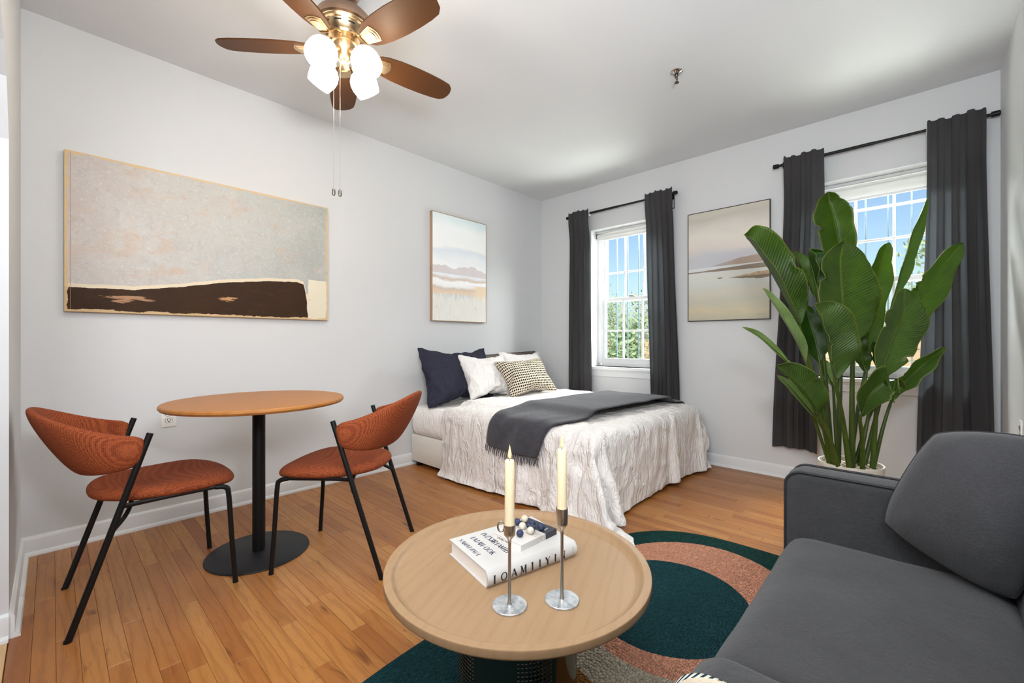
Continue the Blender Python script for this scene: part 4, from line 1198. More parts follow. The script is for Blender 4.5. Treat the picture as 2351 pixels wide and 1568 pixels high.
39,-5,-26,-22,38,-5,15,7,-158,-3,26,-24,6,20,36,9,38,38,10,-19,-35,-36,9,39,25,8,4,3,0,0,1,-6,0,3,2,-2,1,1,-7,-2,7,1,-6,3,7,-1,-32,-17,28,17,2,-1,-8,1,4,1,0,-5,-13,-25,-23,38,34,-2,-12,-31,38,14,-33,38,-130,-4,-14,12,-28,36,29,23,7,38,27,-24,-25,-36,3,39,22,6,3,3,-3,1,0,-7,0,6,1,-2,0,4,-6,-7,7,4,-6,2,7,-1,-32,-14,29,14,2,-2,-9,5,3,0,-1,-1,-10,-23,-26,39,27,0,-3,-40,38,0,-18,11,-68,-8,-14,-14,3,-13,20,27,35,17,38,-10,-27,-37,-3,39,19,0,6,2,-4,1,0,-8,4,2,4,-4,-1,6,-4,-10,4,8,-6,0,8,0,-32,-11,28,13,0,-2,-10,8,1,0,-2,3,-7,-21,-27,39,17,-13,15,-33,-4,39,-26,-17,0,-14,-12,-11,-3,-8,-12,11,31,36,31,4,-22,-37,-10,38,15,-2,6,1,-4,1,0,-8,3,4,4,-4,-3,6,-2,-10,2,10,-6,-2,8,1,-31,-8,28,10,-2,-1,-10,10,-1,0,-4,5,-2,-18,-28,38,5,-17,37,-35,-10,37,-11,-24,27,-14,-12,-11,-10,-9,-9,-6,3,33,36,19,-12,-36,-17,37,10,-4,7,0,-5,3,0,-9,2,6,3,-2,-7,7,1,-11,0,11,-5,-4,9,1,-30,-5,27,8,-4,0,-10,11,-2,0,-5,4,4,-14,-28,36,-13,6,35,-33,-16,32,3,-31,56,-13,-12,-11,-10,-10,-9,-10,-6,-5,36,30,3,-32,-22,34,5,-6,7,0,-5,3,1,-9,1,7,1,0,-9,6,4,-11,-2,13,-3,-8,11,0,-28,-3,26,5,-5,2,-11,12,-4,1,-6,3,7,-7,-28,33,-13,12,32,-30,-20,14,22,-39,93,-13,-12,-10,-10,-10,-10,-10,-10,-8,-10,35,19,-18,-30,28,1,-5,5,0,-5,4,1,-9,0,9,-1,1,-9,2,7,-9,-5,14,-1,-9,10,0,-26,-2,25,3,-5,2,-10,13,-6,2,-6,7,-2,4,-25,26,-9,18,26,-22,-22,13,11,-7,97,-14,-11,-9,-10,-10,-11,-10,-10,-11,-10,-12,29,-6,-26,15,0,-2,3,0,-3,1,2,-7,-1,8,-1,1,-9,0,9,-8,-5,13,0,-9,3,6,-23,-1,21,-6,9,-9,-3,12,-5,2,-6,9,-5,5,-15,12,3,29,4,-25,14,17,12,-5,95,-13,-11,-11,-8,-10,-10,-10,-11,-10,-11,-12,-12,-6,-8,3,1,0,1,0,0,0,-1,1,1,-3,0,0,2,3,-7,-2,9,-5,-1,-1,11,-11,7,-11,-1,14,-11,0,10,-7,0,1,4,-3,0,-1,-1,2,13,27,-16,15,16,17,9,2,93,-22,-7,-6,-12,-16,-16,-15,-14,-10,-7,-7,-7,-6,-6,1,1,0,1,0,-1,0,0,0,-1,0,-1,4,-4,0,2,1,-2,1,3,1,-7,9,-9,1,3,-3,3,1,-4,0,4,-2,-1,0,1,0,-1,-1,6,11,18,11,9,-2,15,0,110,-13,-10,-27,-20,-9,-8,-7,-4,-9,-7,-6,-8,-5,-5,-1,1,1,0,0,0,0,-1,0,0,-1,0,-1,0,1,2,-2,0,3,2,-4,-2,0,0,2,1,-2,4,-4,0,0,0,1,0,0,1,0,-1,0,3,12,-3,0,0,9,19,0,62,22,-23,-9,3,-4,-3,-6,-7,-5,-7,-7,-7,-5,-4,-1,1,0,1,0,-1,0,0,-1,0,0,-1,0,0,0,0,0,0,0,2,-2,0,0,0,1,0,-1,0,0,0,1,-1,0,1,1,0,0,0,1,2,5,3,-3,3,2,0,-1,82,-13,-1,-2,-3,-1,-2,-1,-2,-2,-13,-3,-4,-4,-3,-2,0,2,0,0,0,-1,0,-1,0,-1,0,0,0,0,0,0,0,0,0,0,0,0,1,-1,0,0,0,0,1,0,-1,1,0,1,0,0,0,1,2,3,1,1,1,1,1,1,77,-16,2,0,-3,-6,-3,-3,-3,-4,1,-4,-4,-4,-2,-2,-1,1,2,-1,0,1,-1,-1,0,-1,1,-1,0,0,0,0,0,0,0,0,0,1,0,-1,0,0,1,0,0,0,-1,1,0,1,0,0,0,0,3,1,3,0,0,3,1,1,68,-14,1,1,1,-3,-3,-3,-4,-3,-3,-3,-3,-3,-2,-1,-1,0,1,1,-1,0,1,-1,0,-1,1,0,0,0,-1,1,0,0,-1,0,1,0,0,-1,1,0,0,0,0,0,0,0,0,1,0,0,-2,2,1,1,1,2,1,2,2,2,57,-10,0,-1,-1,0,-1,0,-1,-2,-7,-4,-1,-2,0,-1,-1,-1,0,1,2,-1,-1,2,-1,-1,1,0,0,0,0,0,0,0,0,-1,1,0,0,-1,1,0,0,0,0,-1,1,0,0,-1,1,-1,-1,2,1,2,1,1,2,2,2,3,53,-12,-1,-1,-4,-3,-1,0,0,0,0,-2,-3,0,-1,-1,0,-1,0,1,0,0,0,0,0,0,0,0,0,0,0,0,0,0,0,0,0,0,0,0,0,0,0,0,0,0,0,0,0,0,0,-1,0,1,1,2,1,2,2,2,2,3,45,-8,-3,-2,-2,1,0,0,-1,-1,-1,-2,-1,0,0,-1,0,-1,0,0,0,0,0,0,0,0,0,0,0,0,0,0,0,0,0,0,0,0,0,0,0,0,0,0,0,0,0,0,0,0,0,0,0,1,0,0,2,3,3,2,2,2,43,-10,-1,
-1,-1,-1,-1,-1,-1,-1,-1,0,1,1,0,-1,0,-1,0,-2,0,0,0,0,0,0,0,0,0,0,0,0,0,0,0,0,0,0,0,0,0,0,0,0,0,0,0,0,0,0,0,2,0,0,-3,4,2,3,3,1,2,1,38,-4,0,-1,-1,-1,-1,-1,-1,-1,-1,-1,2,0,-2,0,-1,0,0,-2,0,0,0,0,0,0,0,0,0,0,0,0,0,0,0,0,0,0,0,0,0,0,0,0,0,0,0,0,0,0,0,0,0,1,0,1,-3,2,2,2,2,2,42,-1,1,-1,-1,-1,-1,-1,-1,-1,-1,-1,0,-1,-3,0,0,0,0,-1,0,0,0,0,0,0,0,0,0,0,0,0,0,0,0,0,0,0,0,0,0,0,0,0,0,0,0,0,0,0,0,-1,0,3,-2,0,-5,-1,-1,0,-1,2,59,0,0,-1,-1,-1,-1,-1,-1,-1,-2,0,-2,-1,-2,1,0,0,0,-2,0,0,0,0,0,0,0,0,0,0,0,0,0,0,0,0,0,0,0,0,0,0,0,0,0,0,0,0,0,0,0,0,-2,4,-4,2,-4,-3,1,0,-2,0,61,1,-4,-4,0,0,-1,-1,-1,-2,4,-2,-2,-2,1,-1,0,0,0,-2,0,0,0,0,0,0,0,0,0,0,0,0,0,0,0,0,0,0,0,0,0,0,0,0,0,0,0,0,0,0,0,0,-1,0,0,1,-5,-1,0,1,-1,0,49,-1,1,0,0,-1,0,0,0,0,-1,-2,0,0,0,0,0,-1,0,-1,0,0,0,0,0,0,0,0,0,0,0,0,0,0,0,0,0,0,0,0,0,0,0,0,0,0,0,0,0,0,0,0,0,0,-4,1,0,-3,-2,2,1,0,40,-8,-1,1,1,1,1,1,0,1,1,2,1,2,-1,0,0,0,0,0,0,0,0,0,0,0,0,0,0,0,0,0,0,0,0,0,0,0,0,0,0,0,0,0,0,0,0,0,0,0,0,0,1,-1,-3,2,-2,-1,-2,-1,0,0,32,3,0,0,1,1,1,1,1,1,1,1,0,1,2,-3,0,0,0,1,0,0,0,0,0,0,0,0,0,0,0,0,0,0,0,0,0,0,0,0,0,0,0,0,0,0,0,0,0,0,0,2,-2,1,-3,0,1,-2,-1,-1,-1,0,33,1,2,0,1,1,1,0,1,1,1,1,1,0,1,0,0,-1,0,0,0,0,0,0,0,0,0,0,0,0,0,0,0,0,0,0,0,0,0,0,0,0,0,0,0,0,0,0,0,0,0,1,0,-2,0,0,0,-1,-1,-2,0,0,33,1,2,0,1,1,1,0,1,1,0,1,0,2,1,0,0,0,-1,-2,0,0,0,0,0,0,0,0,0,0,0,0,0,0,0,0,0,0,0,0,0,0,0,0,0,0,0,0,0,0,0,-1,0,0,0,-1,0,-1,1,-1,0,-1,34,1,2,0,1,1,0,0,1,1,1,1,-1,1,0,0,0,0,0,-2,0,0,0,0,0,0,0,0,0,0,0,0,0,0,0,0,0,0,0,0,0,0,0,0,0,0,0,0,0,0,0,-2,-1,2,0,-1,0,1,-3,-1,-1,-1,39,1,2,0,0,1,1,0,1,0,0,1,0,0,0,0,0,0,0,-2,0,0,0,0,0,0,0,0,0,0,0,0,0,0,0,0,0,0,0,0,0,0,0,0,0,0,0,0,0,0,0,-2,1,2,-2,0,0,1,-2,-2,-1,0,39,1,2,0,1,-1,1,0,1,1,0,0,1,-1,-1,0,0,0,0,-1,0,0,0,0,0,0,0,0,0,0,0,0,0,0,0,0,0,0,0,0,0,0,0,0,0,0,0,0,0,0,0,-1,1,0,-1,1,-1,-1,-1,-1,0,-1,40,1,1,1,0,0,1,0,0,1,0,1,0,-1,0,-2,0,0,-1,0,0,0,0,0,0,0,0,0,0,0,0,0,0,0,0,0,0,0,0,0,0,0,0,0,0,0,0,0,0,0,0,1,1,-1,0,-1,-1,0,0,-1,0,-1,40,1,1,0,1,0,0,1,0,0,0,1,0,0,0,-1,-1,0,-1,-2,0,0,0,0,0,0,0,0,0,0,0,0,0,0,0,0,0,0,0,0,0,0,0,0,0,0,0,0,0,0,0,0,2,1,0,-1,-1,0,0,-1,0,-1,40,1,1,0,1,0,0,1,0,0,0,0,1,0,-1,-1,-2,-1,0,-2,0,0,0,0,0,0,0,0,0,0,0,0,0,0,0,0,0,0,0,0,0,0,0,0,0,0,0,0,0,0,0,2,1,1,0,0,-1,0,0,-1,0,-1,40,1,1,0,1,0,0,1,0,0,0,0,1,-1,-1,-1,-1,-3,-1,-1,0,0,0,0,0,0,0,0,0,0,0,0,0,0,0,0,0,0,0,0,0,0,0,0,0,0,0,0,0,0,0,4,1,1,0,0,-1,0,-1,0,0,-1,40,2,0,0,1,0,0,1,0,0,0,0,0,0,-1,-1,-3,-1,-1,-2,0,0,0,0,0,0,0,0,0,0,0,0,0,0,0,0,0,0,0,0,0,0,0,0,0,0,0,0,0,0,0,1,5,0,0,0,0,0,-1,0,0,-1,40,2,0,0,1,0,1,0,0,0,0,0,0,0,-1,-2,-2,-2,-2,-2,0,0,0,0,0,0,0,0,0,0,0,0,0,0,0,0,0,0,0,0,0,0,0,0,0,0,0,0,0,0,0,2,4,1,1,1,-1,0,-1,0,0,-1,40,2,0,0,1,0,0,1,0,0,0,0,0,0,-1,-2,-2,-2,-2,-4,0,0,0,0,0,0,0,0,0,0,0,0,0,0,0,0,0,0,0,0,0,0,0,0,0,0,0,0,0,0,0,3,4,2,1,0,0,0,-1,0,0,0,39,2,0,1,0,0,0,1,0,0,0,0,0,0,-1,-2,-3,-2,-4,-3,0,0,0,0,0,0,0,0,0,0,0,0,0,0,0,0,0,0,0,0,0,0,0,0,0,0,0,0,0,0,0,2,6,2,2,0,0,0,0,-1,0,0,39,2,0,1,0,0,0,1,0,0,0,1,0,-1,-2,-2,-2,-3,-6,-1,0,0,0,0,0,0,0,0,0,0,0,0,0,0,0,0,0,0,0,0,0,0,0,0,0,0,0,0,0,0,0,1,5,5,1,1,0,0,-1,0,0,0,40,1,0,1,0,0,1,0,0,0,0,1,0,-1,-2,-2,-2,-5,-4,
-3,0,0,0,0,0,0,0,0,0,0,0,0,0,0,0,0,0,0,0,0,0,0,0,0,0,0,0,0,0,0,0,3,2,6,3,1,0,0,-1,0,0,0,40,1,0,1,0,0,1,0,0,0,1,0,0,-1,-2,-2,-3,-4,-11,2,0,0,0,0,0,0,0,0,0,0,0,0,0,0,0,0,0,0,0,0,0,0,0,0,0,0,0,0,0,0,0,-1,8,6,3,1,0,0,0,-1,0,0,16,0,0,8,-8,0,0,0,-2,2,22,-22,3,12,-3,-7,-5,0,0,0,0,0,0,0,0,0,1,1,0,1,1,1,1,2,1,1,2,1,1,2,-3,-3,-1,-1,-1,-2,0,-1,-1,1,1,2,3,-4,-4,-2,0,0,0,-1,1,0,2,-2,0,0,23,-24,13,-12,0,0,21,12,7,12,-1,-8,-4,-1,0,0,0,0,0,0,1,0,1,1,0,1,1,1,2,1,1,1,2,1,1,2,-3,-3,-1,-1,-2,-1,-1,0,-1,0,1,3,3,-5,-4,-7,4,-12,-8,14,-20,-11,0,18,-18,0,9,18,-21,3,10,14,19,14,11,12,0,-8,-4,0,-1,0,1,0,0,0,1,0,1,1,0,1,1,1,1,2,1,1,2,1,1,2,-3,-3,-1,-1,-1,-2,-1,-1,0,0,1,3,3,-5,-6,-9,2,-8,-9,12,-21,-19,-25,28,-8,-21,21,20,-2,9,9,10,17,17,13,14,0,-8,-3,-1,0,0,1,0,0,0,1,1,0,1,1,0,1,1,2,1,1,2,1,1,1,2,-3,-3,-1,-1,-2,-1,-1,-1,0,0,1,3,2,-5,-6,-10,-2,-5,-8,1,-21,-13,-57,0,29,3,14,28,-16,27,9,9,13,18,16,13,2,-7,-3,-1,0,0,1,0,0,1,0,1,0,1,1,0,1,1,2,1,1,2,1,1,2,1,-3,-2,-2,-1,-1,-1,-2,0,-1,-1,1,3,3,-6,-6,-11,-8,0,-6,-11,-16,-10,-90,-1,16,32,22,-2,19,16,29,9,10,18,17,13,4,-7,-3,0,0,1,0,0,1,0,0,1,0,1,1,1,1,1,1,1,1,2,1,2,1,1,-4,-1,-2,-1,-1,-1,-1,-1,-1,-1,0,3,4,-7,-7,-10,-10,1,-6,-13,-23,-11,-118,19,-19,32,34,38,17,18,16,24,8,16,18,14,7,-8,-2,0,1,0,0,0,1,0,0,1,1,0,1,1,1,1,1,1,1,2,1,2,1,0,-3,-1,-2,-1,-1,-1,-1,-1,-1,-1,0,2,4,-6,-9,-12,-7,-3,-19,-6,-18,-23,-139,0,3,36,38,38,38,21,17,16,16,16,17,15,9,-7,-2,1,0,0,0,0,1,0,1,0,1,0,1,1,1,1,1,1,2,1,1,2,1,1,-3,-2,-1,-2,-1,-1,-1,-1,-1,-1,0,1,5,-8,-9,-13,-13,0,-18,-11,-27,-16,-166,0,12,37,38,38,39,37,25,17,16,15,17,16,10,-6,-1,1,0,0,0,1,0,0,1,0,1,1,0,1,1,1,1,1,2,1,2,1,1,1,-3,-2,-1,-2,-1,-1,-1,-1,-1,-1,0,1,4,-8,-10,-14,-14,-3,-16,-17,-29,-11,-197,0,21,38,38,38,39,38,38,28,17,15,16,17,12,-5,0,0,0,0,1,0,0,1,0,0,1,1,0,1,1,1,1,1,2,1,2,1,2,0,-3,-2,-1,-1,-2,-1,-1,-1,-1,-1,0,0,4,-9,-10,-14,-17,-6,-14,-26,-24,-1,-236,3,28,38,38,39,38,38,38,39,32,15,15,16,15,-4,1,0,0,1,0,0,0,1,0,1,0,1,1,0,1,2,0,2,1,2,1,2,1,0,-3,-2,-1,-1,-2,-1,-1,-1,-1,-1,0,0,3,-10,-11,-15,-17,-12,-13,-25,-26,-11,-255,9,32,38,38,39,38,38,39,38,38,35,15,16,16,-2,1,1,0,0,0,0,0,1,0,1,0,1,1,1,1,1,1,1,1,2,1,2,1,0,-2,-3,-1,-1,-1,-2,-1,-1,0,-2,0,0,2,-10,-12,-18,-14,-12,-26,-32,-34,-29,-246,15,36,38,38,39,38,38,39,38,38,38,38,17,16,1,1,1,0,-1,0,0,1,-1,0,2,1,1,-2,0,4,1,-4,6,1,1,0,5,-14,9,2,-5,2,-1,-6,3,-1,-1,-3,2,-1,0,-1,-6,-16,-19,-12,-27,-32,-32,-38,-39,-248,33,34,33,37,36,35,37,37,38,39,39,41,40,16,2,1,0,0,0,0,0,-1,0,2,0,1,-2,4,1,-4,-3,8,-1,-3,-2,15,-13,4,-3,-4,12,-10,-2,8,-2,-6,3,1,-1,-1,-1,0,-2,-14,-18,-33,-37,-38,-39,-35,-39,-225,27,37,29,34,38,37,38,33,37,38,39,40,39,20,4,0,-1,0,0,-1,0,1,1,0,-3,1,11,-11,4,-5,8,-1,-7,0,13,-11,16,-17,-1,2,12,-13,8,-4,-5,9,-2,-7,1,0,0,0,0,-10,-33,-38,-39,-39,-38,-32,-40,-233,32,32,38,40,39,40,39,39,31,39,39,39,35,19,1,-1,0,2,-2,0,0,0,0,5,-5,0,13,-13,0,12,-10,-2,14,0,-12,-2,18,-18,0,13,-7,11,-15,-2,0,11,-9,-2,0,0,0,0,0,-7,-37,-39,-35,-37,-39,-39,-40,-232,28,40,39,40,40,39,40,40,39,34,39,39,33,17,-2,8,-8,0,5,-5,0,0,0,0,7,-7,14,-14,0,11,-11,0,14,-12,-2,0,18,-18,9,-6,0,13,-15,
-1,0,12,-11,-1,0,0,6,-6,2,-8,-33,-37,-40,-40,-39,-39,-39,-232,31,39,40,39,39,39,40,39,40,35,39,40,36,9,4,-4,11,-11,0,7,-7,0,0,0,9,-9,14,-14,0,11,-11,0,14,-14,1,-1,19,-19,9,-7,1,13,-16,0,1,13,-14,0,0,7,-4,-3,9,-15,-36,-34,-39,-40,-39,-40,-39,-232,34,39,39,39,40,39,40,40,39,40,38,39,25,18,-4,5,-4,12,-13,0,10,-10,0,0,11,-10,14,-15,0,12,-12,0,14,-14,5,-4,18,-18,9,-8,1,13,-16,0,5,11,-16,0,1,8,-9,12,-2,-22,-22,-40,-39,-40,-40,-39,-40,-233,36,40,39,40,39,40,39,40,39,35,38,39,36,11,-2,-2,4,-3,10,-13,3,9,-12,1,13,-12,13,-15,0,12,-11,0,13,-14,9,-6,16,-17,11,-9,0,13,-17,0,13,3,-16,0,12,-10,10,-9,-3,-4,-28,-40,-40,-39,-40,-39,-40,-230,30,39,40,38,39,40,39,39,40,39,40,40,31,6,0,3,1,4,2,-1,0,-1,0,1,2,-1,-1,-2,-1,1,1,0,-1,-1,1,3,2,-1,-1,1,0,-1,-2,1,2,-1,-2,0,2,0,-7,0,5,-9,-36,-34,-40,-38,-40,-39,-39,-238,34,39,39,40,39,40,40,39,40,40,40,34,36,5,0,0,2,2,4,-1,0,0,1,2,2,1,-1,-2,-1,1,1,0,-1,-2,1,3,0,-4,-1,0,1,-1,-2,1,1,0,-2,1,3,1,-7,-2,8,-19,-18,-40,-39,-40,-39,-39,-40,-240,33,40,40,39,40,40,39,40,40,40,39,40,31,4,0,1,0,1,5,-2,-1,0,1,2,3,1,-1,0,0,1,2,0,-2,-2,0,1,-1,-4,-3,1,2,1,-1,1,1,0,0,2,2,0,-9,-2,0,2,-28,-39,-40,-39,-39,-39,-39,-244,37,37,40,39,40,40,39,40,40,39,39,40,27,22,1,0,0,-1,-6,-2,-1,-1,0,2,3,1,-1,0,2,1,2,0,-3,-2,0,1,-1,-3,-3,0,3,2,0,0,1,0,1,2,2,-1,6,-2,-2,-12,-35,-28,-39,-40,-39,-39,-39,-249,39,36,40,39,40,40,39,40,40,39,39,38,36,1,-1,0,0,0,8,-1,0,-1,0,1,3,1,-2,0,1,1,1,0,-3,-2,1,1,1,-1,-2,0,2,2,0,0,0,0,1,2,1,-2,-10,-3,7,-17,-13,-39,-40,-39,-40,-39,-40,-245,39,37,40,40,39,40,40,39,40,39,39,40,23,19,-9,0,1,1,7,0,0,-1,0,1,2,0,-2,-1,1,0,1,0,-2,-2,1,3,2,-1,-2,-1,1,0,1,0,0,-1,2,2,0,-1,-8,7,-11,2,-29,-40,-35,-39,-40,-39,-40,-245,39,40,39,40,39,40,40,39,40,36,39,40,36,10,1,1,0,1,-6,0,0,-1,-1,1,2,0,-2,0,1,0,1,1,-1,-1,1,2,2,0,-3,-3,-1,0,1,1,-1,-1,2,2,0,0,7,0,0,-11,-36,-32,-40,-40,-39,-40,-40,-244,40,39,40,39,40,40,40,39,40,40,39,39,19,11,-1,1,0,0,7,1,-1,-1,0,1,1,0,-1,0,1,-1,0,1,1,0,0,0,2,1,-1,-2,-1,-1,2,1,-1,-1,1,1,0,0,-5,2,4,-22,-14,-38,-40,-40,-39,-39,-40,-245,38,40,39,40,39,40,39,40,39,39,40,40,35,11,1,1,0,0,-7,1,-1,-1,0,0,0,1,-1,0,1,-2,-2,1,1,1,-2,-1,2,2,1,0,0,-1,2,2,-1,-1,0,1,-1,0,7,-1,-17,-3,-23,-39,-40,-39,-38,-40,-40,-243,38,39,39,39,40,39,40,39,40,40,40,39,24,20,-10,0,0,0,8,0,-2,-1,0,0,0,2,-1,2,1,-2,-3,0,3,1,-3,-2,0,3,1,1,0,0,1,1,-2,-2,1,0,-1,1,4,-11,-1,4,-36,-34,-39,-40,-38,-39,-40,-243,39,37,39,39,40,39,40,39,40,40,40,39,32,3,-1,0,0,0,9,-1,-2,-1,1,0,1,2,0,2,1,-1,-3,1,3,2,-2,-4,-1,1,1,1,0,-1,1,0,-2,-2,0,0,-1,1,-5,4,10,-12,-35,-38,-38,-38,-37,-39,-40,-243,38,37,38,40,39,40,40,40,39,40,40,37,35,2,0,0,1,3,8,-1,-3,0,1,0,0,1,-1,1,1,-2,-2,2,4,3,-1,-3,-1,0,0,0,0,-2,0,0,-2,-2,0,1,0,2,10,3,-17,-12,-20,-38,-38,-40,-39,-39,-40,-243,37,37,38,40,40,39,40,39,40,40,40,39,26,22,1,1,1,1,-4,-1,-2,1,2,-1,-1,1,-2,-1,-1,-1,-2,2,4,3,0,-1,-1,-1,0,-1,0,-1,-1,0,-1,-2,0,1,1,2,-6,1,11,-13,-33,-39,-36,-39,-40,-39,-40,-240,35,37,40,39,40,39,40,40,39,40,39,40,33,4,0,0,1,0,8,0,-1,2,2,0,0,0,-1,-3,0,0,-1,0,2,2,0,0,-1,-1,-1,-1,1,0,0,0,0,-1,-2,0,2,1,5,-10,9,-21,-21,-39,-40,-39,-40,-39,-40,
-238,33,38,40,39,40,39,40,40,39,40,40,40,26,21,2,0,1,1,-5,0,0,0,2,-1,1,0,-1,-2,1,2,0,0,1,1,-1,-1,0,-2,-2,-2,2,1,0,1,2,-1,-2,0,0,1,5,-14,0,-3,-28,-40,-40,-39,-40,-39,-39,-237,32,39,39,39,40,40,39,40,40,39,40,37,35,12,-6,0,0,1,8,0,0,0,0,-1,1,1,-1,-2,2,4,0,-1,0,-1,-2,0,1,-2,-3,-2,2,2,-1,1,3,0,-2,0,0,0,7,-15,0,-2,-34,-36,-40,-39,-40,-39,-40,-235,31,38,40,40,39,40,40,39,40,40,39,40,34,5,0,0,0,1,6,1,0,0,0,-1,1,2,-1,-2,1,4,0,-1,0,0,-2,0,2,0,-3,-1,1,2,-2,0,3,1,-2,-1,-2,-1,-6,11,-8,-7,-30,-39,-40,-39,-40,-39,-40,-234,30,39,40,39,40,40,39,40,39,40,40,39,33,13,2,3,3,0,-7,1,0,0,0,-2,1,2,-1,-2,1,3,0,0,1,0,-2,1,2,2,-2,-1,2,0,-3,0,2,1,-1,0,-2,-3,-7,1,10,-20,-25,-40,-39,-40,-40,-39,-40,-233,29,40,39,40,40,39,40,39,40,40,39,40,33,8,2,9,-10,-2,5,1,1,2,-1,-1,0,3,0,-1,0,1,0,0,0,-1,-2,0,3,1,0,0,0,-1,-2,0,3,2,0,1,-2,-2,-10,0,9,-18,-25,-40,-40,-40,-39,-40,-40,-232,29,39,40,40,39,40,39,40,40,39,40,40,32,9,8,-9,0,0,5,0,2,3,-1,-2,0,3,1,-1,1,0,0,0,1,-1,-2,-1,1,1,-1,0,0,-1,-2,2,4,2,0,2,-1,-2,3,-13,-3,-3,-32,-40,-39,-40,-40,-39,-40,-232,29,39,40,39,40,40,39,40,40,39,40,40,31,14,-5,0,9,4,-5,0,1,2,-1,-3,-1,1,1,1,1,0,-1,1,2,-1,-2,-1,0,-1,0,1,-1,-1,-1,3,3,2,-1,1,1,-3,-5,10,-7,-14,-31,-39,-40,-39,-40,-40,-39,-232,28,40,40,39,40,40,39,40,40,39,40,40,32,9,-1,7,-3,11,-7,-1,2,3,-1,-4,-2,1,0,1,0,0,-1,1,2,0,0,-1,-1,0,0,1,-1,-2,-1,3,3,0,-1,1,1,-2,-9,11,-9,-8,-30,-39,-40,-40,-39,-40,-40,-231,28,40,39,40,40,40,39,40,40,39,40,40,31,10,5,-5,9,-10,8,0,2,3,0,-3,-2,0,0,0,0,-1,-2,0,2,1,0,0,-1,0,0,1,0,-2,-1,2,2,0,-1,1,2,-1,5,-15,6,-13,-29,-40,-39,-40,-39,-40,-40,-231,28,40,39,40,40,39,40,40,40,39,40,41,30,12,-3,6,-6,14,-2,-1,2,2,0,-1,-2,-1,0,1,-1,-1,-3,0,2,0,-1,0,-2,0,1,1,-1,0,0,1,1,0,-1,1,1,-1,-7,12,-14,-4,-32,-39,-40,-40,-39,-40,-40,-231,28,39,40,40,40,39,40,40,40,39,40,41,30,11,-2,0,12,10,-12,0,2,2,0,-1,-2,-1,1,2,-1,-2,-2,0,2,0,-2,-1,-1,0,1,0,0,1,1,0,-1,0,0,2,1,-2,-9,0,9,-13,-32,-39,-40,-40,-40,-39,-40,-231,28,39,40,40,39,40,40,40,39,40,40,41,31,10,-2,9,8,-17,6,0,2,1,0,0,-1,-1,1,2,0,-3,-2,2,2,0,-2,-1,-1,-1,2,0,-1,1,2,-1,-2,0,2,2,2,-1,9,-19,3,-9,-29,-40,-40,-40,-40,-39,-40])
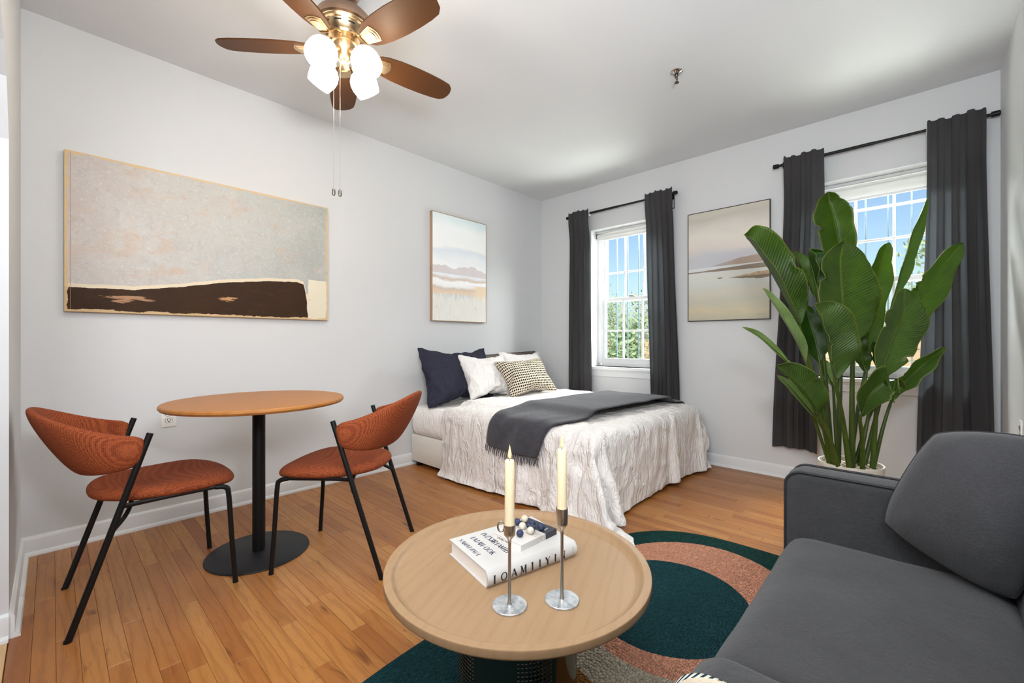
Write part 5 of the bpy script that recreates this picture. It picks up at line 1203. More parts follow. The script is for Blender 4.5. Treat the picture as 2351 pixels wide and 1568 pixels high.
FOLD = dict(n=[60, 16], q=1000, d=[2079,16,-7,0,0,0,1,0,1,0,1,0,7,25,35,40,40,40,37,39,39,39,38,39,38,39,39,38,39,39,38,39,39,38,39,39,38,39,38,39,39,38,39,39,38,39,39,38,39,39,38,39,34,40,38,32,14,1,1,1,-1677,19,-4,-2,-1,0,0,0,0,0,0,3,9,23,36,39,39,40,39,39,39,39,38,39,38,39,39,38,39,39,38,39,39,38,39,39,38,39,38,39,39,38,39,39,38,39,39,38,39,39,38,39,38,36,40,29,16,-1,-1,-1,-1675,21,-1,-1,-1,0,-1,0,0,0,0,2,11,19,37,39,40,39,38,40,39,39,38,39,38,39,39,38,39,39,38,39,39,38,39,39,38,39,38,39,39,38,39,39,38,39,39,38,39,39,38,39,36,39,40,28,10,10,-2,-1,-1682,22,-1,0,-1,-1,1,1,0,1,1,4,7,18,36,40,40,40,39,38,39,39,38,39,38,39,39,38,39,39,38,39,39,38,39,39,38,39,38,39,39,38,39,39,38,39,39,38,39,39,38,39,38,40,33,33,12,4,2,-1,-1686,23,0,2,0,0,0,0,1,2,1,0,8,18,37,39,40,39,39,39,39,39,38,39,38,39,39,38,39,39,38,39,39,38,39,39,38,39,38,39,39,38,39,39,38,39,39,38,39,39,38,39,40,36,35,33,12,1,1,2,-1689,25,5,-3,1,2,0,1,0,2,-1,2,6,19,37,39,40,40,39,38,39,39,38,39,38,39,39,38,39,39,38,39,39,38,39,39,38,39,38,39,39,38,39,39,38,39,39,38,39,39,38,39,37,38,40,26,16,-2,1,2,-1690,25,6,4,-3,0,1,2,0,2,1,1,3,20,37,39,40,40,39,38,39,39,38,39,38,39,39,38,39,39,38,39,39,38,39,39,38,39,38,39,39,38,39,39,38,39,39,38,39,39,38,39,39,38,37,28,14,1,0,0,-1692,25,5,5,6,-1,-1,0,0,1,1,1,3,20,36,40,40,39,39,39,39,39,38,39,38,39,39,38,39,39,38,39,39,38,39,39,38,39,38,39,39,38,39,39,38,39,39,38,39,39,38,39,36,38,40,28,13,0,0,1,-1695,19,22,2,3,1,-1,-1,-1,1,0,1,2,22,35,40,40,40,39,38,39,39,38,39,38,39,39,38,39,39,38,39,39,38,39,39,38,39,38,39,39,38,39,39,38,39,39,38,39,39,38,39,36,40,38,28,11,0,1,2,-1696,25,15,2,1,1,1,0,1,0,1,-1,2,23,35,40,40,39,39,39,39,39,38,39,38,39,39,38,39,39,38,39,39,38,39,39,38,39,38,39,39,38,39,39,38,39,39,38,39,39,38,39,39,37,39,25,13,0,1,2,-1697,29,7,2,1,2,2,1,2,1,2,1,-1,22,36,40,39,39,40,39,39,39,38,39,38,39,39,38,39,39,38,39,39,38,39,39,38,39,38,39,39,38,39,39,38,39,39,38,39,39,38,39,37,40,38,26,13,2,0,2,-1699,30,-5,1,1,1,2,4,4,4,4,4,0,22,35,41,40,39,40,37,39,39,38,39,38,39,39,38,39,39,38,39,39,38,39,39,38,39,38,39,39,38,39,39,38,39,39,38,39,39,38,39,36,37,40,28,9,5,5,5,-1706,31,-3,-1,-1,7,9,7,4,3,4,2,-5,16,40,39,40,39,39,34,39,39,38,39,38,39,39,38,39,39,38,39,39,38,39,39,38,39,38,39,39,38,39,39,38,39,39,38,39,39,38,39,38,37,30,33,-2,4,5,4,-1689,31,-2,-2,15,9,5,3,2,1,1,-1,-3,16,39,39,40,40,34,36,39,39,38,39,38,39,39,38,39,39,38,39,39,38,39,39,38,39,38,39,39,38,39,39,38,39,39,38,39,39,38,39,31,39,39,27,-1,2,3,3,-1683,32,-2,18,10,3,2,0,0,0,0,0,-3,18,38,39,40,40,37,31,39,39,38,39,38,39,39,38,39,39,38,39,39,38,39,39,38,39,38,39,39,38,39,39,38,39,39,38,39,39,38,39,27,39,39,27,4,2,2,0,-1679,32,20,10,0,0,0,0,0,0,0,0,-1,19,36,40,40,40,28,38,39,39,38,39,38,39,39,38,39,39,38,39,39,38,39,39,38,39,38,39,39,38,39,39,38,39,39,38,39,39,38,39,23,39,40,27,9,0,0,0,2122,1,1,1,1,1,0,1,1,1,1,0,1,0,1,1,2,1,2,1,0,0,0,0,0,0,0,0,0,0,0,0,0,0,0,0,0,0,0,0,0,0,0,0,0,0,0,0,0,0,0,0,-2,-3,-3,-1,-1,-1,-1,-1,36,1,1,1,1,1,1,0,1,1,1,0,1,0,1,1,0,1,4,0,0,0,0,0,0,0,0,0,0,0,0,0,0,0,0,0,0,0,0,0,0,0,0,0,0,0,0,0,0,0,0,0,-2,-3,-1,-1,-1,
-2,-1,-1,36,2,0,1,1,1,1,1,0,1,1,1,0,0,1,1,0,1,1,2,0,0,0,0,0,0,0,0,0,0,0,0,0,0,0,0,0,0,0,0,0,0,0,0,0,0,0,0,0,0,0,0,-2,-1,-2,-1,-2,-1,-1,-1,36,2,1,0,1,1,1,1,1,0,1,1,1,0,1,0,0,1,0,2,0,0,0,0,0,0,0,0,0,0,0,0,0,0,0,0,0,0,0,0,0,0,0,0,0,0,0,0,0,0,0,0,-1,-3,-1,0,-2,-1,-1,-1,36,2,1,1,0,1,1,1,1,1,0,1,1,1,0,0,0,1,1,0,0,0,0,0,0,0,0,0,0,0,0,0,0,0,0,0,0,0,0,0,0,0,0,0,0,0,0,0,0,0,0,0,-2,-1,0,-1,-1,-1,-1,-1,35,2,1,1,1,1,0,1,1,1,1,0,1,1,0,1,0,-1,0,1,0,0,0,0,0,0,0,0,0,0,0,0,0,0,0,0,0,0,0,0,0,0,0,0,0,0,0,0,0,0,0,0,-2,0,-1,0,-1,-1,-1,-1,35,2,1,1,1,1,1,0,1,1,1,1,1,1,0,0,0,-1,0,0,0,0,0,0,0,0,0,0,0,0,0,0,0,0,0,0,0,0,0,0,0,0,0,0,0,0,0,0,0,0,0,0,-1,0,0,-1,-1,-1,-1,-1,35,2,1,1,1,1,1,1,1,1,1,0,1,1,0,0,0,-1,0,-1,0,0,0,0,0,0,0,0,0,0,0,0,0,0,0,0,0,0,0,0,0,0,0,0,0,0,0,0,0,0,0,0,0,0,0,0,-1,-1,-1,-1,34,1,2,1,1,1,1,1,1,1,1,1,1,0,0,0,0,-1,-1,-1,0,0,0,0,0,0,0,0,0,0,0,0,0,0,0,0,0,0,0,0,0,0,0,0,0,0,0,0,0,0,0,0,1,0,0,0,-1,-1,-1,-1,34,1,2,1,1,1,1,1,1,1,1,1,2,0,0,0,-1,-1,-1,-2,0,0,0,0,0,0,0,0,0,0,0,0,0,0,0,0,0,0,0,0,0,0,0,0,0,0,0,0,0,0,0,0,1,1,0,0,-1,-1,-1,-1,35,0,2,1,1,1,1,1,1,1,1,2,1,1,0,-1,-1,-1,-2,-2,0,0,0,0,0,0,0,0,0,0,0,0,0,0,0,0,0,0,0,0,0,0,0,0,0,0,0,0,0,0,0,0,1,2,1,0,0,-2,-1,-1,34,0,1,1,1,0,1,2,2,1,2,1,2,0,0,-1,-1,-1,-4,-1,0,0,0,0,0,0,0,0,0,0,0,0,0,0,0,0,0,0,0,0,0,0,0,0,0,0,0,0,0,0,0,0,3,0,2,0,0,-1,-2,-1,35,-1,1,1,1,0,0,0,2,2,1,2,3,1,-3,-2,-2,-2,1,-1,0,0,0,0,0,0,0,0,0,0,0,0,0,0,0,0,0,0,0,0,0,0,0,0,0,0,0,0,0,0,0,0,3,1,1,1,-2,-2,-1,-2,38,0,0,1,-3,0,1,2,2,2,2,3,2,1,-2,-3,-2,-2,0,-1,0,0,0,0,0,0,0,0,0,0,0,0,0,0,0,0,0,0,0,0,0,0,0,0,0,0,0,0,0,0,0,0,-1,3,4,1,-2,-2,-1,-2,38,0,1,-5,-1,2,2,2,2,2,2,3,2,1,-2,-2,-3,-2,-1,-1,0,0,0,0,0,0,0,0,0,0,0,0,0,0,0,0,0,0,0,0,0,0,0,0,0,0,0,0,0,0,0,0,0,3,4,1,-2,-1,-2,-2,38,0,-6,-1,2,2,2,2,2,2,3,2,2,1,-2,-2,-2,-3,-2,-1,0,0,0,0,0,0,0,0,0,0,0,0,0,0,0,0,0,0,0,0,0,0,0,0,0,0,0,0,0,0,0,0,1,3,4,1,-1,-2,-2,-1,16,36,39,40,40,40,39,40,40,40,40,40,40,31,21,0,1,1,14,3,-2,0,1,2,1,1,-1,-1,-2,-1,-1,1,2,2,1,0,-1,-2,0,0,2,1,1,-1,-1,-1,-1,1,2,2,1,0,-21,-3,-11,-24,-38,-40,-39,-40,-335,35,39,40,40,40,40,39,40,40,40,40,39,34,16,11,5,3,-5,8,-1,0,1,1,2,1,-1,-1,-1,1,0,1,3,2,1,-1,-1,-1,0,1,0,-1,-2,-2,-1,0,1,0,1,1,1,-1,-11,-18,-2,-27,-37,-40,-40,-39,-334,34,39,40,40,40,40,40,39,40,40,40,39,36,15,4,6,10,9,-1,-1,0,-1,0,0,-1,-1,0,0,0,1,1,2,1,1,-1,-2,-1,0,0,-1,-1,-1,-1,1,1,1,0,-1,-1,-1,-1,-15,-8,-3,-28,-39,-38,-40,-40,-332,33,40,39,40,40,40,40,39,40,40,40,39,36,16,4,3,5,8,12,0,-2,-2,-2,-1,0,0,0,-1,-1,-1,0,1,1,0,1,-1,0,0,-1,0,-1,0,1,-1,0,-1,-1,0,-1,0,0,-11,2,-21,-23,-38,-40,-39,-40,-331,32,40,39,40,40,40,40,39,40,40,40,39,36,15,7,2,7,8,5,0,-3,-2,-1,0,3,1,1,0,-1,-2,0,-1,-1,-1,0,1,1,0,0,-1,1,1,1,0,-1,-1,-1,0,1,1,0,-1,-16,-19,-22,-38,-40,-40,-39,-330,31,40,40,39,40,40,40,40,39,40,40,39,36,15,7,2,-1,4,12,-2,-3,-1,0,2,4,3,2,1,1,-1,0,-2,-3,-2,-2,1,1,1,-1,0,0,1,2,2,2,1,0,0,0,0,-1,-15,-11,-8,-30,-37,-40,-40,-39,-329,31,39,40,40,39,40,40,40,40,39,40,40,35,16,6,-2,2,5,13,-2,-3,-2,1,2,4,3,2,0,0,0,0,0,-2,-1,0,0,1,1,0,-1,0,-1,0,1,2,2,2,1,0,-2,-2,-10,-12,-14,-29,-37,-40,-40,-40,-327,30,40,39,40,40,39,40,
40,40,40,40,40,34,17,5,-1,8,9,7,-1,-2,-2,-1,1,2,2,1,0,-1,-1,1,0,1,1,1,1,1,1,-1,-1,-1,-2,-1,-1,1,1,2,1,1,-1,-2,-16,-12,-8,-29,-37,-40,-40,-40,-326,35,33,40,40,40,40,39,40,40,40,40,40,34,17,4,5,3,6,12,1,0,-1,-1,0,-1,0,-1,0,0,0,0,1,1,2,1,1,1,0,-1,-2,-2,-2,-1,-1,0,-1,1,1,2,1,-1,-16,-6,-13,-28,-38,-40,-40,-40,-325,30,37,40,40,40,40,39,40,40,40,40,41,33,19,4,2,7,12,4,1,0,1,0,0,-1,-2,-2,0,0,1,0,0,-1,0,0,0,2,1,0,-2,-2,-2,0,1,1,-1,-1,0,1,0,0,-5,-17,-8,-32,-37,-40,-40,-40,-324,27,39,40,40,40,40,39,40,40,40,40,42,34,18,5,7,10,6,0,0,0,0,1,0,-1,-1,-1,0,0,0,-1,-1,-2,-2,0,0,2,3,1,0,-1,-1,0,2,1,1,0,0,-1,-1,-1,-14,-4,-14,-31,-38,-40,-40,-40,-323,26,40,40,40,39,40,40,40,39,40,40,41,35,19,5,5,6,-4,12,1,0,0,0,0,0,0,1,1,0,-1,-2,-2,0,0,1,0,1,2,1,1,-1,-1,-1,0,2,3,2,1,0,-2,-2,-18,-12,-9,-29,-39,-39,-40,-39,-323,25,40,40,40,39,39,39,40,39,40,40,39,37,6,2,4,5,9,20,2,0,0,0,0,0,0,2,1,0,-1,-2,0,0,2,2,0,0,1,0,0,-1,-2,-2,-1,1,3,2,2,1,-1,-2,-11,-13,-27,-22,-39,-40,-39,-40,-319,25,39,40,37,39,39,40,40,40,39,40,40,36,10,1,0,5,20,17,1,1,-1,-1,-1,0,0,2,1,1,0,-1,-1,-1,1,0,1,0,0,0,0,-1,-1,-3,-1,0,2,2,2,0,-1,-2,-24,-10,-8,-28,-40,-40,-40,-39,-317,24,40,35,39,39,40,40,40,39,40,40,40,36,13,0,0,3,14,25,1,0,1,0,-1,0,0,1,0,0,0,0,-2,-1,0,0,1,0,0,-1,-1,0,-1,-2,-1,1,2,2,1,0,-2,-2,-29,-7,-4,-29,-40,-40,-39,-40,-315,23,34,39,39,40,40,40,39,40,40,40,40,35,17,-1,0,0,28,12,-1,0,1,1,1,0,0,-2,-1,0,-1,0,1,1,1,1,0,0,-1,-2,-1,-1,-1,-1,1,1,2,1,1,0,0,-1,-33,-5,-6,-29,-39,-40,-40,-40])
THROW = dict(n=[46, 16], q=1000, d=[2077,2,2,2,16,22,40,39,40,39,39,37,38,33,34,43,42,43,42,42,43,42,43,42,43,42,43,42,43,42,43,42,43,42,42,43,42,43,42,33,38,42,42,43,41,29,-1671,3,3,2,12,25,38,40,40,40,39,38,38,34,35,42,43,42,43,42,43,42,42,43,42,43,42,43,42,43,42,43,42,43,42,43,42,42,43,33,38,42,43,42,40,29,-1674,5,3,2,10,25,37,41,40,40,40,39,38,36,34,43,42,43,42,43,42,43,42,43,42,42,43,42,43,42,43,42,43,42,43,42,43,42,43,34,37,43,42,42,38,29,-1676,6,4,4,6,30,31,42,40,41,40,40,39,36,35,42,43,42,43,42,43,42,43,42,43,42,43,42,42,43,42,43,42,43,42,43,42,43,42,36,37,41,43,42,38,27,-1679,8,4,1,14,17,38,41,41,42,40,41,39,36,37,42,42,43,42,43,42,43,42,43,42,43,42,43,42,43,42,42,43,42,43,42,43,42,43,36,37,41,43,42,37,27,-1684,8,5,2,10,21,37,42,42,41,41,42,39,38,36,43,42,43,42,42,43,42,43,42,43,42,43,42,43,42,43,42,43,42,42,43,42,43,42,36,38,42,42,43,36,27,-1691,6,9,6,5,22,38,42,42,42,42,41,41,38,37,42,43,42,43,42,43,42,42,43,42,43,42,43,42,43,42,43,42,43,42,43,42,42,43,35,39,42,43,42,36,25,-1701,7,8,7,11,22,38,43,42,43,42,42,41,39,37,43,42,43,42,43,42,43,42,43,42,42,43,42,43,42,43,42,43,42,43,42,43,42,43,36,39,42,42,42,35,24,-1709,8,8,9,10,28,38,43,42,43,42,43,41,39,38,42,43,42,43,42,43,42,43,42,43,42,43,42,42,43,42,43,42,43,42,43,42,43,42,35,40,43,42,42,35,26,-1710,8,10,15,10,17,39,42,43,43,42,43,41,37,41,42,42,43,42,43,42,43,42,43,42,43,42,43,42,43,42,42,43,42,43,42,43,42,41,36,42,42,43,41,31,25,-1704,11,10,6,7,24,40,42,43,42,43,42,41,37,41,43,42,43,42,42,43,42,43,42,43,42,43,42,43,42,43,42,43,42,42,43,42,43,40,36,42,43,42,42,32,18,-1698,9,5,3,13,25,43,42,42,43,42,42,41,37,42,42,43,42,43,42,43,42,42,43,42,43,42,43,42,43,42,43,42,43,42,43,42,42,40,36,43,42,42,42,32,24,-1706,6,2,3,27,19,42,43,42,43,41,42,41,38,42,43,42,43,42,43,42,43,42,43,42,42,43,42,43,42,43,42,43,42,43,42,43,42,37,39,42,42,43,41,29,22,-1701,2,3,4,22,35,32,43,42,43,41,42,41,39,43,42,43,42,43,42,43,42,43,42,43,42,43,42,42,43,42,43,42,43,42,43,42,43,37,39,42,42,43,40,25,21,-1695,1,3,4,18,30,39,43,43,42,42,42,42,40,43,42,42,43,42,43,42,43,42,43,42,43,42,43,42,43,42,42,43,42,43,42,43,42,38,39,42,42,42,40,28,17,-1693,1,2,4,16,31,39,43,42,43,42,42,42,42,42,43,42,43,42,42,43,42,43,42,43,42,43,42,43,42,43,42,43,42,42,43,42,43,37,40,41,43,42,39,28,19,1724,-11,-15,-15,-15,-14,-15,-13,-13,-13,-14,-14,-14,-4,-3,-3,-2,-3,-3,-3,-2,-3,-3,-3,-2,-3,-3,-3,-3,-2,-3,-3,-3,-2,-3,-3,-3,-2,-3,-2,-3,-3,-3,-4,-3,-2,281,-10,-14,-13,-13,-13,-13,-11,-12,-12,-12,-13,-13,-3,-3,-3,-2,-3,-3,-3,-3,-2,-3,-3,-3,-2,-3,-3,-3,-2,-3,-3,-3,-2,-3,-3,-3,-3,-2,-2,-3,-3,-3,-4,-3,-3,264,-9,-12,-12,-12,-10,-12,-10,-10,-11,-11,-11,-11,-3,-3,-3,-3,-2,-3,-3,-3,-2,-3,-3,-3,-2,-3,-3,-3,-2,-3,-3,-3,-3,-2,-3,-3,-3,-2,-3,-2,-3,-4,-3,-3,-3,247,-9,-10,-11,-10,-10,-10,-9,-8,-9,-9,-10,-9,-3,-3,-3,-3,-2,-3,-3,-3,-2,-3,-3,-3,-3,-2,-3,-3,-3,-2,-3,-3,-3,-2,-3,-3,-3,-2,-3,-3,-3,-3,-3,-3,-3,229,-7,-10,-9,-9,-9,-7,-8,-7,-7,-8,-7,-8,-3,-3,-3,-3,-2,-3,-3,-3,-3,-2,-3,-3,-3,-2,-3,-3,-3,-2,-3,-3,-3,-2,-3,-3,-3,-3,-2,-3,-3,-3,-3,-3,-3,211,-6,-8,-8,-7,-7,-7,-6,-5,-6,-6,-6,-6,-3,-3,-3,-3,-3,
-2,-3,-3,-3,-2,-3,-3,-3,-2,-3,-3,-3,-2,-3,-3,-3,-3,-2,-3,-3,-3,-2,-3,-3,-3,-3,-3,-3,193,-6,-5,-6,-7,-5,-5,-4,-5,-4,-4,-5,-4,-3,-3,-3,-3,-3,-2,-3,-3,-3,-2,-3,-3,-3,-3,-2,-3,-3,-3,-2,-3,-3,-3,-2,-3,-3,-3,-2,-3,-3,-3,-4,-2,-3,174,-5,-4,-4,-4,-4,-3,-3,-3,-3,-2,-3,-4,-2,-3,-3,-3,-3,-2,-3,-3,-3,-3,-2,-3,-3,-3,-2,-3,-3,-3,-2,-3,-3,-3,-2,-3,-3,-3,-3,-2,-3,-4,-3,-2,-3,163,-3,-3,-3,-3,-4,-2,-2,-2,-2,-2,-2,-3,-3,-3,-2,-3,-3,-3,-2,-3,-3,-3,-2,-3,-3,-3,-2,-3,-3,-3,-3,-2,-3,-3,-3,-2,-3,-3,-3,-3,-3,-3,-3,-3,-2,163,-3,-4,-4,-3,-2,-2,-2,-2,-2,-2,-2,-3,-3,-3,-2,-3,-3,-3,-2,-3,-3,-3,-2,-3,-3,-3,-3,-2,-3,-3,-3,-2,-3,-3,-3,-2,-3,-3,-3,-3,-3,-3,-3,-3,-3,164,-4,-3,-4,-3,-2,-2,-2,-2,-2,-2,-2,-3,-3,-3,-2,-3,-3,-3,-3,-2,-3,-3,-3,-2,-3,-3,-3,-2,-3,-3,-3,-2,-3,-3,-3,-2,-3,-3,-3,-3,-3,-3,-3,-3,-3,164,-4,-4,-4,-3,-1,-3,-2,-2,-2,-1,-2,-3,-3,-3,-3,-2,-3,-3,-3,-2,-3,-3,-3,-2,-3,-3,-3,-2,-3,-3,-3,-3,-2,-3,-3,-3,-2,-3,-3,-3,-3,-3,-3,-3,-4,165,-4,-4,-5,-3,0,-3,-2,-2,-2,-2,-2,-2,-3,-3,-3,-2,-3,-3,-3,-2,-3,-3,-3,-2,-3,-3,-3,-3,-2,-3,-3,-3,-2,-3,-3,-3,-2,-3,-3,-3,-3,-3,-3,-4,-3,164,-4,-4,-4,-4,-1,-4,-1,-1,-1,-2,-3,-2,-2,-3,-3,-2,-3,-3,-3,-3,-2,-3,-3,-3,-2,-3,-3,-3,-2,-3,-3,-3,-2,-3,-3,-3,-3,-2,-3,-3,-3,-3,-3,-4,-4,165,-4,-4,-4,-4,-4,-2,0,-1,-2,-2,-2,-2,-2,-3,-3,-3,-2,-3,-3,-3,-2,-3,-3,-3,-2,-3,-3,-3,-2,-3,-3,-3,-3,-2,-3,-3,-3,-3,-3,-3,-3,-2,-4,-3,-4,165,-4,-4,-4,-4,-4,-1,-2,-1,-2,-2,-1,-2,-2,-3,-3,-3,-2,-3,-3,-3,-2,-3,-3,-3,-3,-2,-3,-3,-3,-2,-3,-3,-3,-2,-3,-3,-3,-3,-3,-3,-3,-3,-3,-3,-4,334,43,42,41,36,34,8,2,2,2,0,9,4,19,23,1,0,1,-1,0,0,0,0,0,1,1,-1,-1,-3,-1,2,3,2,0,-2,-1,-1,0,1,-27,-19,-9,-4,0,-9,-31,-169,43,42,41,39,32,11,-1,1,3,3,2,9,18,24,0,1,1,0,-1,0,0,0,0,0,1,0,-2,-2,0,2,2,2,0,-3,-2,0,0,2,-27,-18,-8,0,-1,-16,-31,-169,43,42,41,40,32,16,-2,-2,1,2,6,9,18,23,0,2,1,-1,0,-1,0,0,0,0,0,0,-2,-1,0,2,2,2,-1,-2,-2,0,1,2,-25,-20,-6,1,-4,-20,-32,-166,42,42,41,41,28,26,0,-2,-1,0,4,10,18,22,0,1,1,-1,-1,-1,0,1,0,0,0,0,-1,-2,1,1,2,2,0,-3,-2,0,1,2,-23,-20,-10,-1,-2,-19,-33,-165,42,42,41,39,38,17,7,0,0,-2,-1,10,18,21,1,1,-1,-1,-1,0,0,1,0,1,0,0,-1,-2,0,1,2,2,0,-2,-2,-1,1,2,-23,-20,-10,-1,-2,-20,-34,-164,41,42,42,41,36,19,0,1,0,1,2,10,17,21,1,0,0,-1,0,-1,0,1,0,1,0,0,-1,-1,-1,1,2,2,0,-2,-3,-1,1,1,-24,-17,-9,-1,-2,-22,-33,-165,42,41,42,41,36,18,3,-1,0,1,3,10,17,21,0,1,0,-1,0,-1,0,0,2,0,0,-1,0,-1,0,0,1,3,0,-2,-2,-1,0,0,-23,-17,-5,-1,-6,-23,-34,-164,42,42,42,41,37,18,5,0,0,0,2,9,17,20,0,0,0,0,0,-1,-1,1,2,0,-1,-1,1,0,-1,0,1,3,0,-2,-1,-1,0,0,-22,-18,-4,-1,-8,-24,-35,-159,41,42,42,42,32,19,5,1,0,1,2,9,18,18,0,0,0,-1,0,0,-1,2,1,0,-1,0,1,0,-1,0,1,2,-1,-1,-1,0,0,-6,-22,-14,-5,0,-8,-24,-33,-159,42,41,40,41,40,16,5,1,0,0,1,10,20,14,0,0,0,0,-1,0,0,2,1,0,-1,-1,1,0,0,0,1,0,-1,-2,0,0,1,-10,-23,-9,-1,-1,-10,-29,-35,-151,41,41,42,42,36,14,4,-1,2,2,4,11,21,9,0,1,0,1,-1,-1,0,2,2,0,-1,-2,0,1,1,0,0,-2,-1,-2,0,1,1,-12,-23,-8,-1,0,-11,-27,-39,-144,41,42,43,40,34,5,4,3,4,5,7,12,20,6,-1,1,1,0,-2,-1,1,2,2,0,-1,-2,-1,2,1,0,-2,-2,-1,0,1,1,0,-15,-22,-5,-2,-5,-9,-27,-36,-140,42,42,42,33,38,6,2,3,6,7,9,12,18,3,-1,0,0,-1,-1,-1,1,2,2,
1,-1,-2,-1,1,1,-1,-2,-1,1,1,1,0,0,-20,-18,-7,-2,-3,-10,-31,-37,-130,42,42,42,37,24,27,-2,0,4,7,10,13,16,-2,-2,-1,-1,-1,-1,-1,1,2,3,1,0,-1,-1,0,0,-1,-1,0,1,2,1,0,-1,-20,-16,-8,-2,-3,-14,-35,-36,-122,43,42,43,38,30,19,-1,3,6,6,6,10,13,-2,-1,-1,-1,-1,-2,0,1,2,1,2,0,0,0,0,-1,-2,-1,1,2,1,1,0,0,-21,-16,-5,-2,-8,-16,-32,-38,-115,42,43,42,39,30,17,5,3,3,7,4,8,10,-2,-1,0,0,0,-2,-1,1,2,0,1,0,1,1,1,-2,-2,-1,1,1,0,0,1,0,-20,-16,-9,-1,-7,-16,-33,-37])
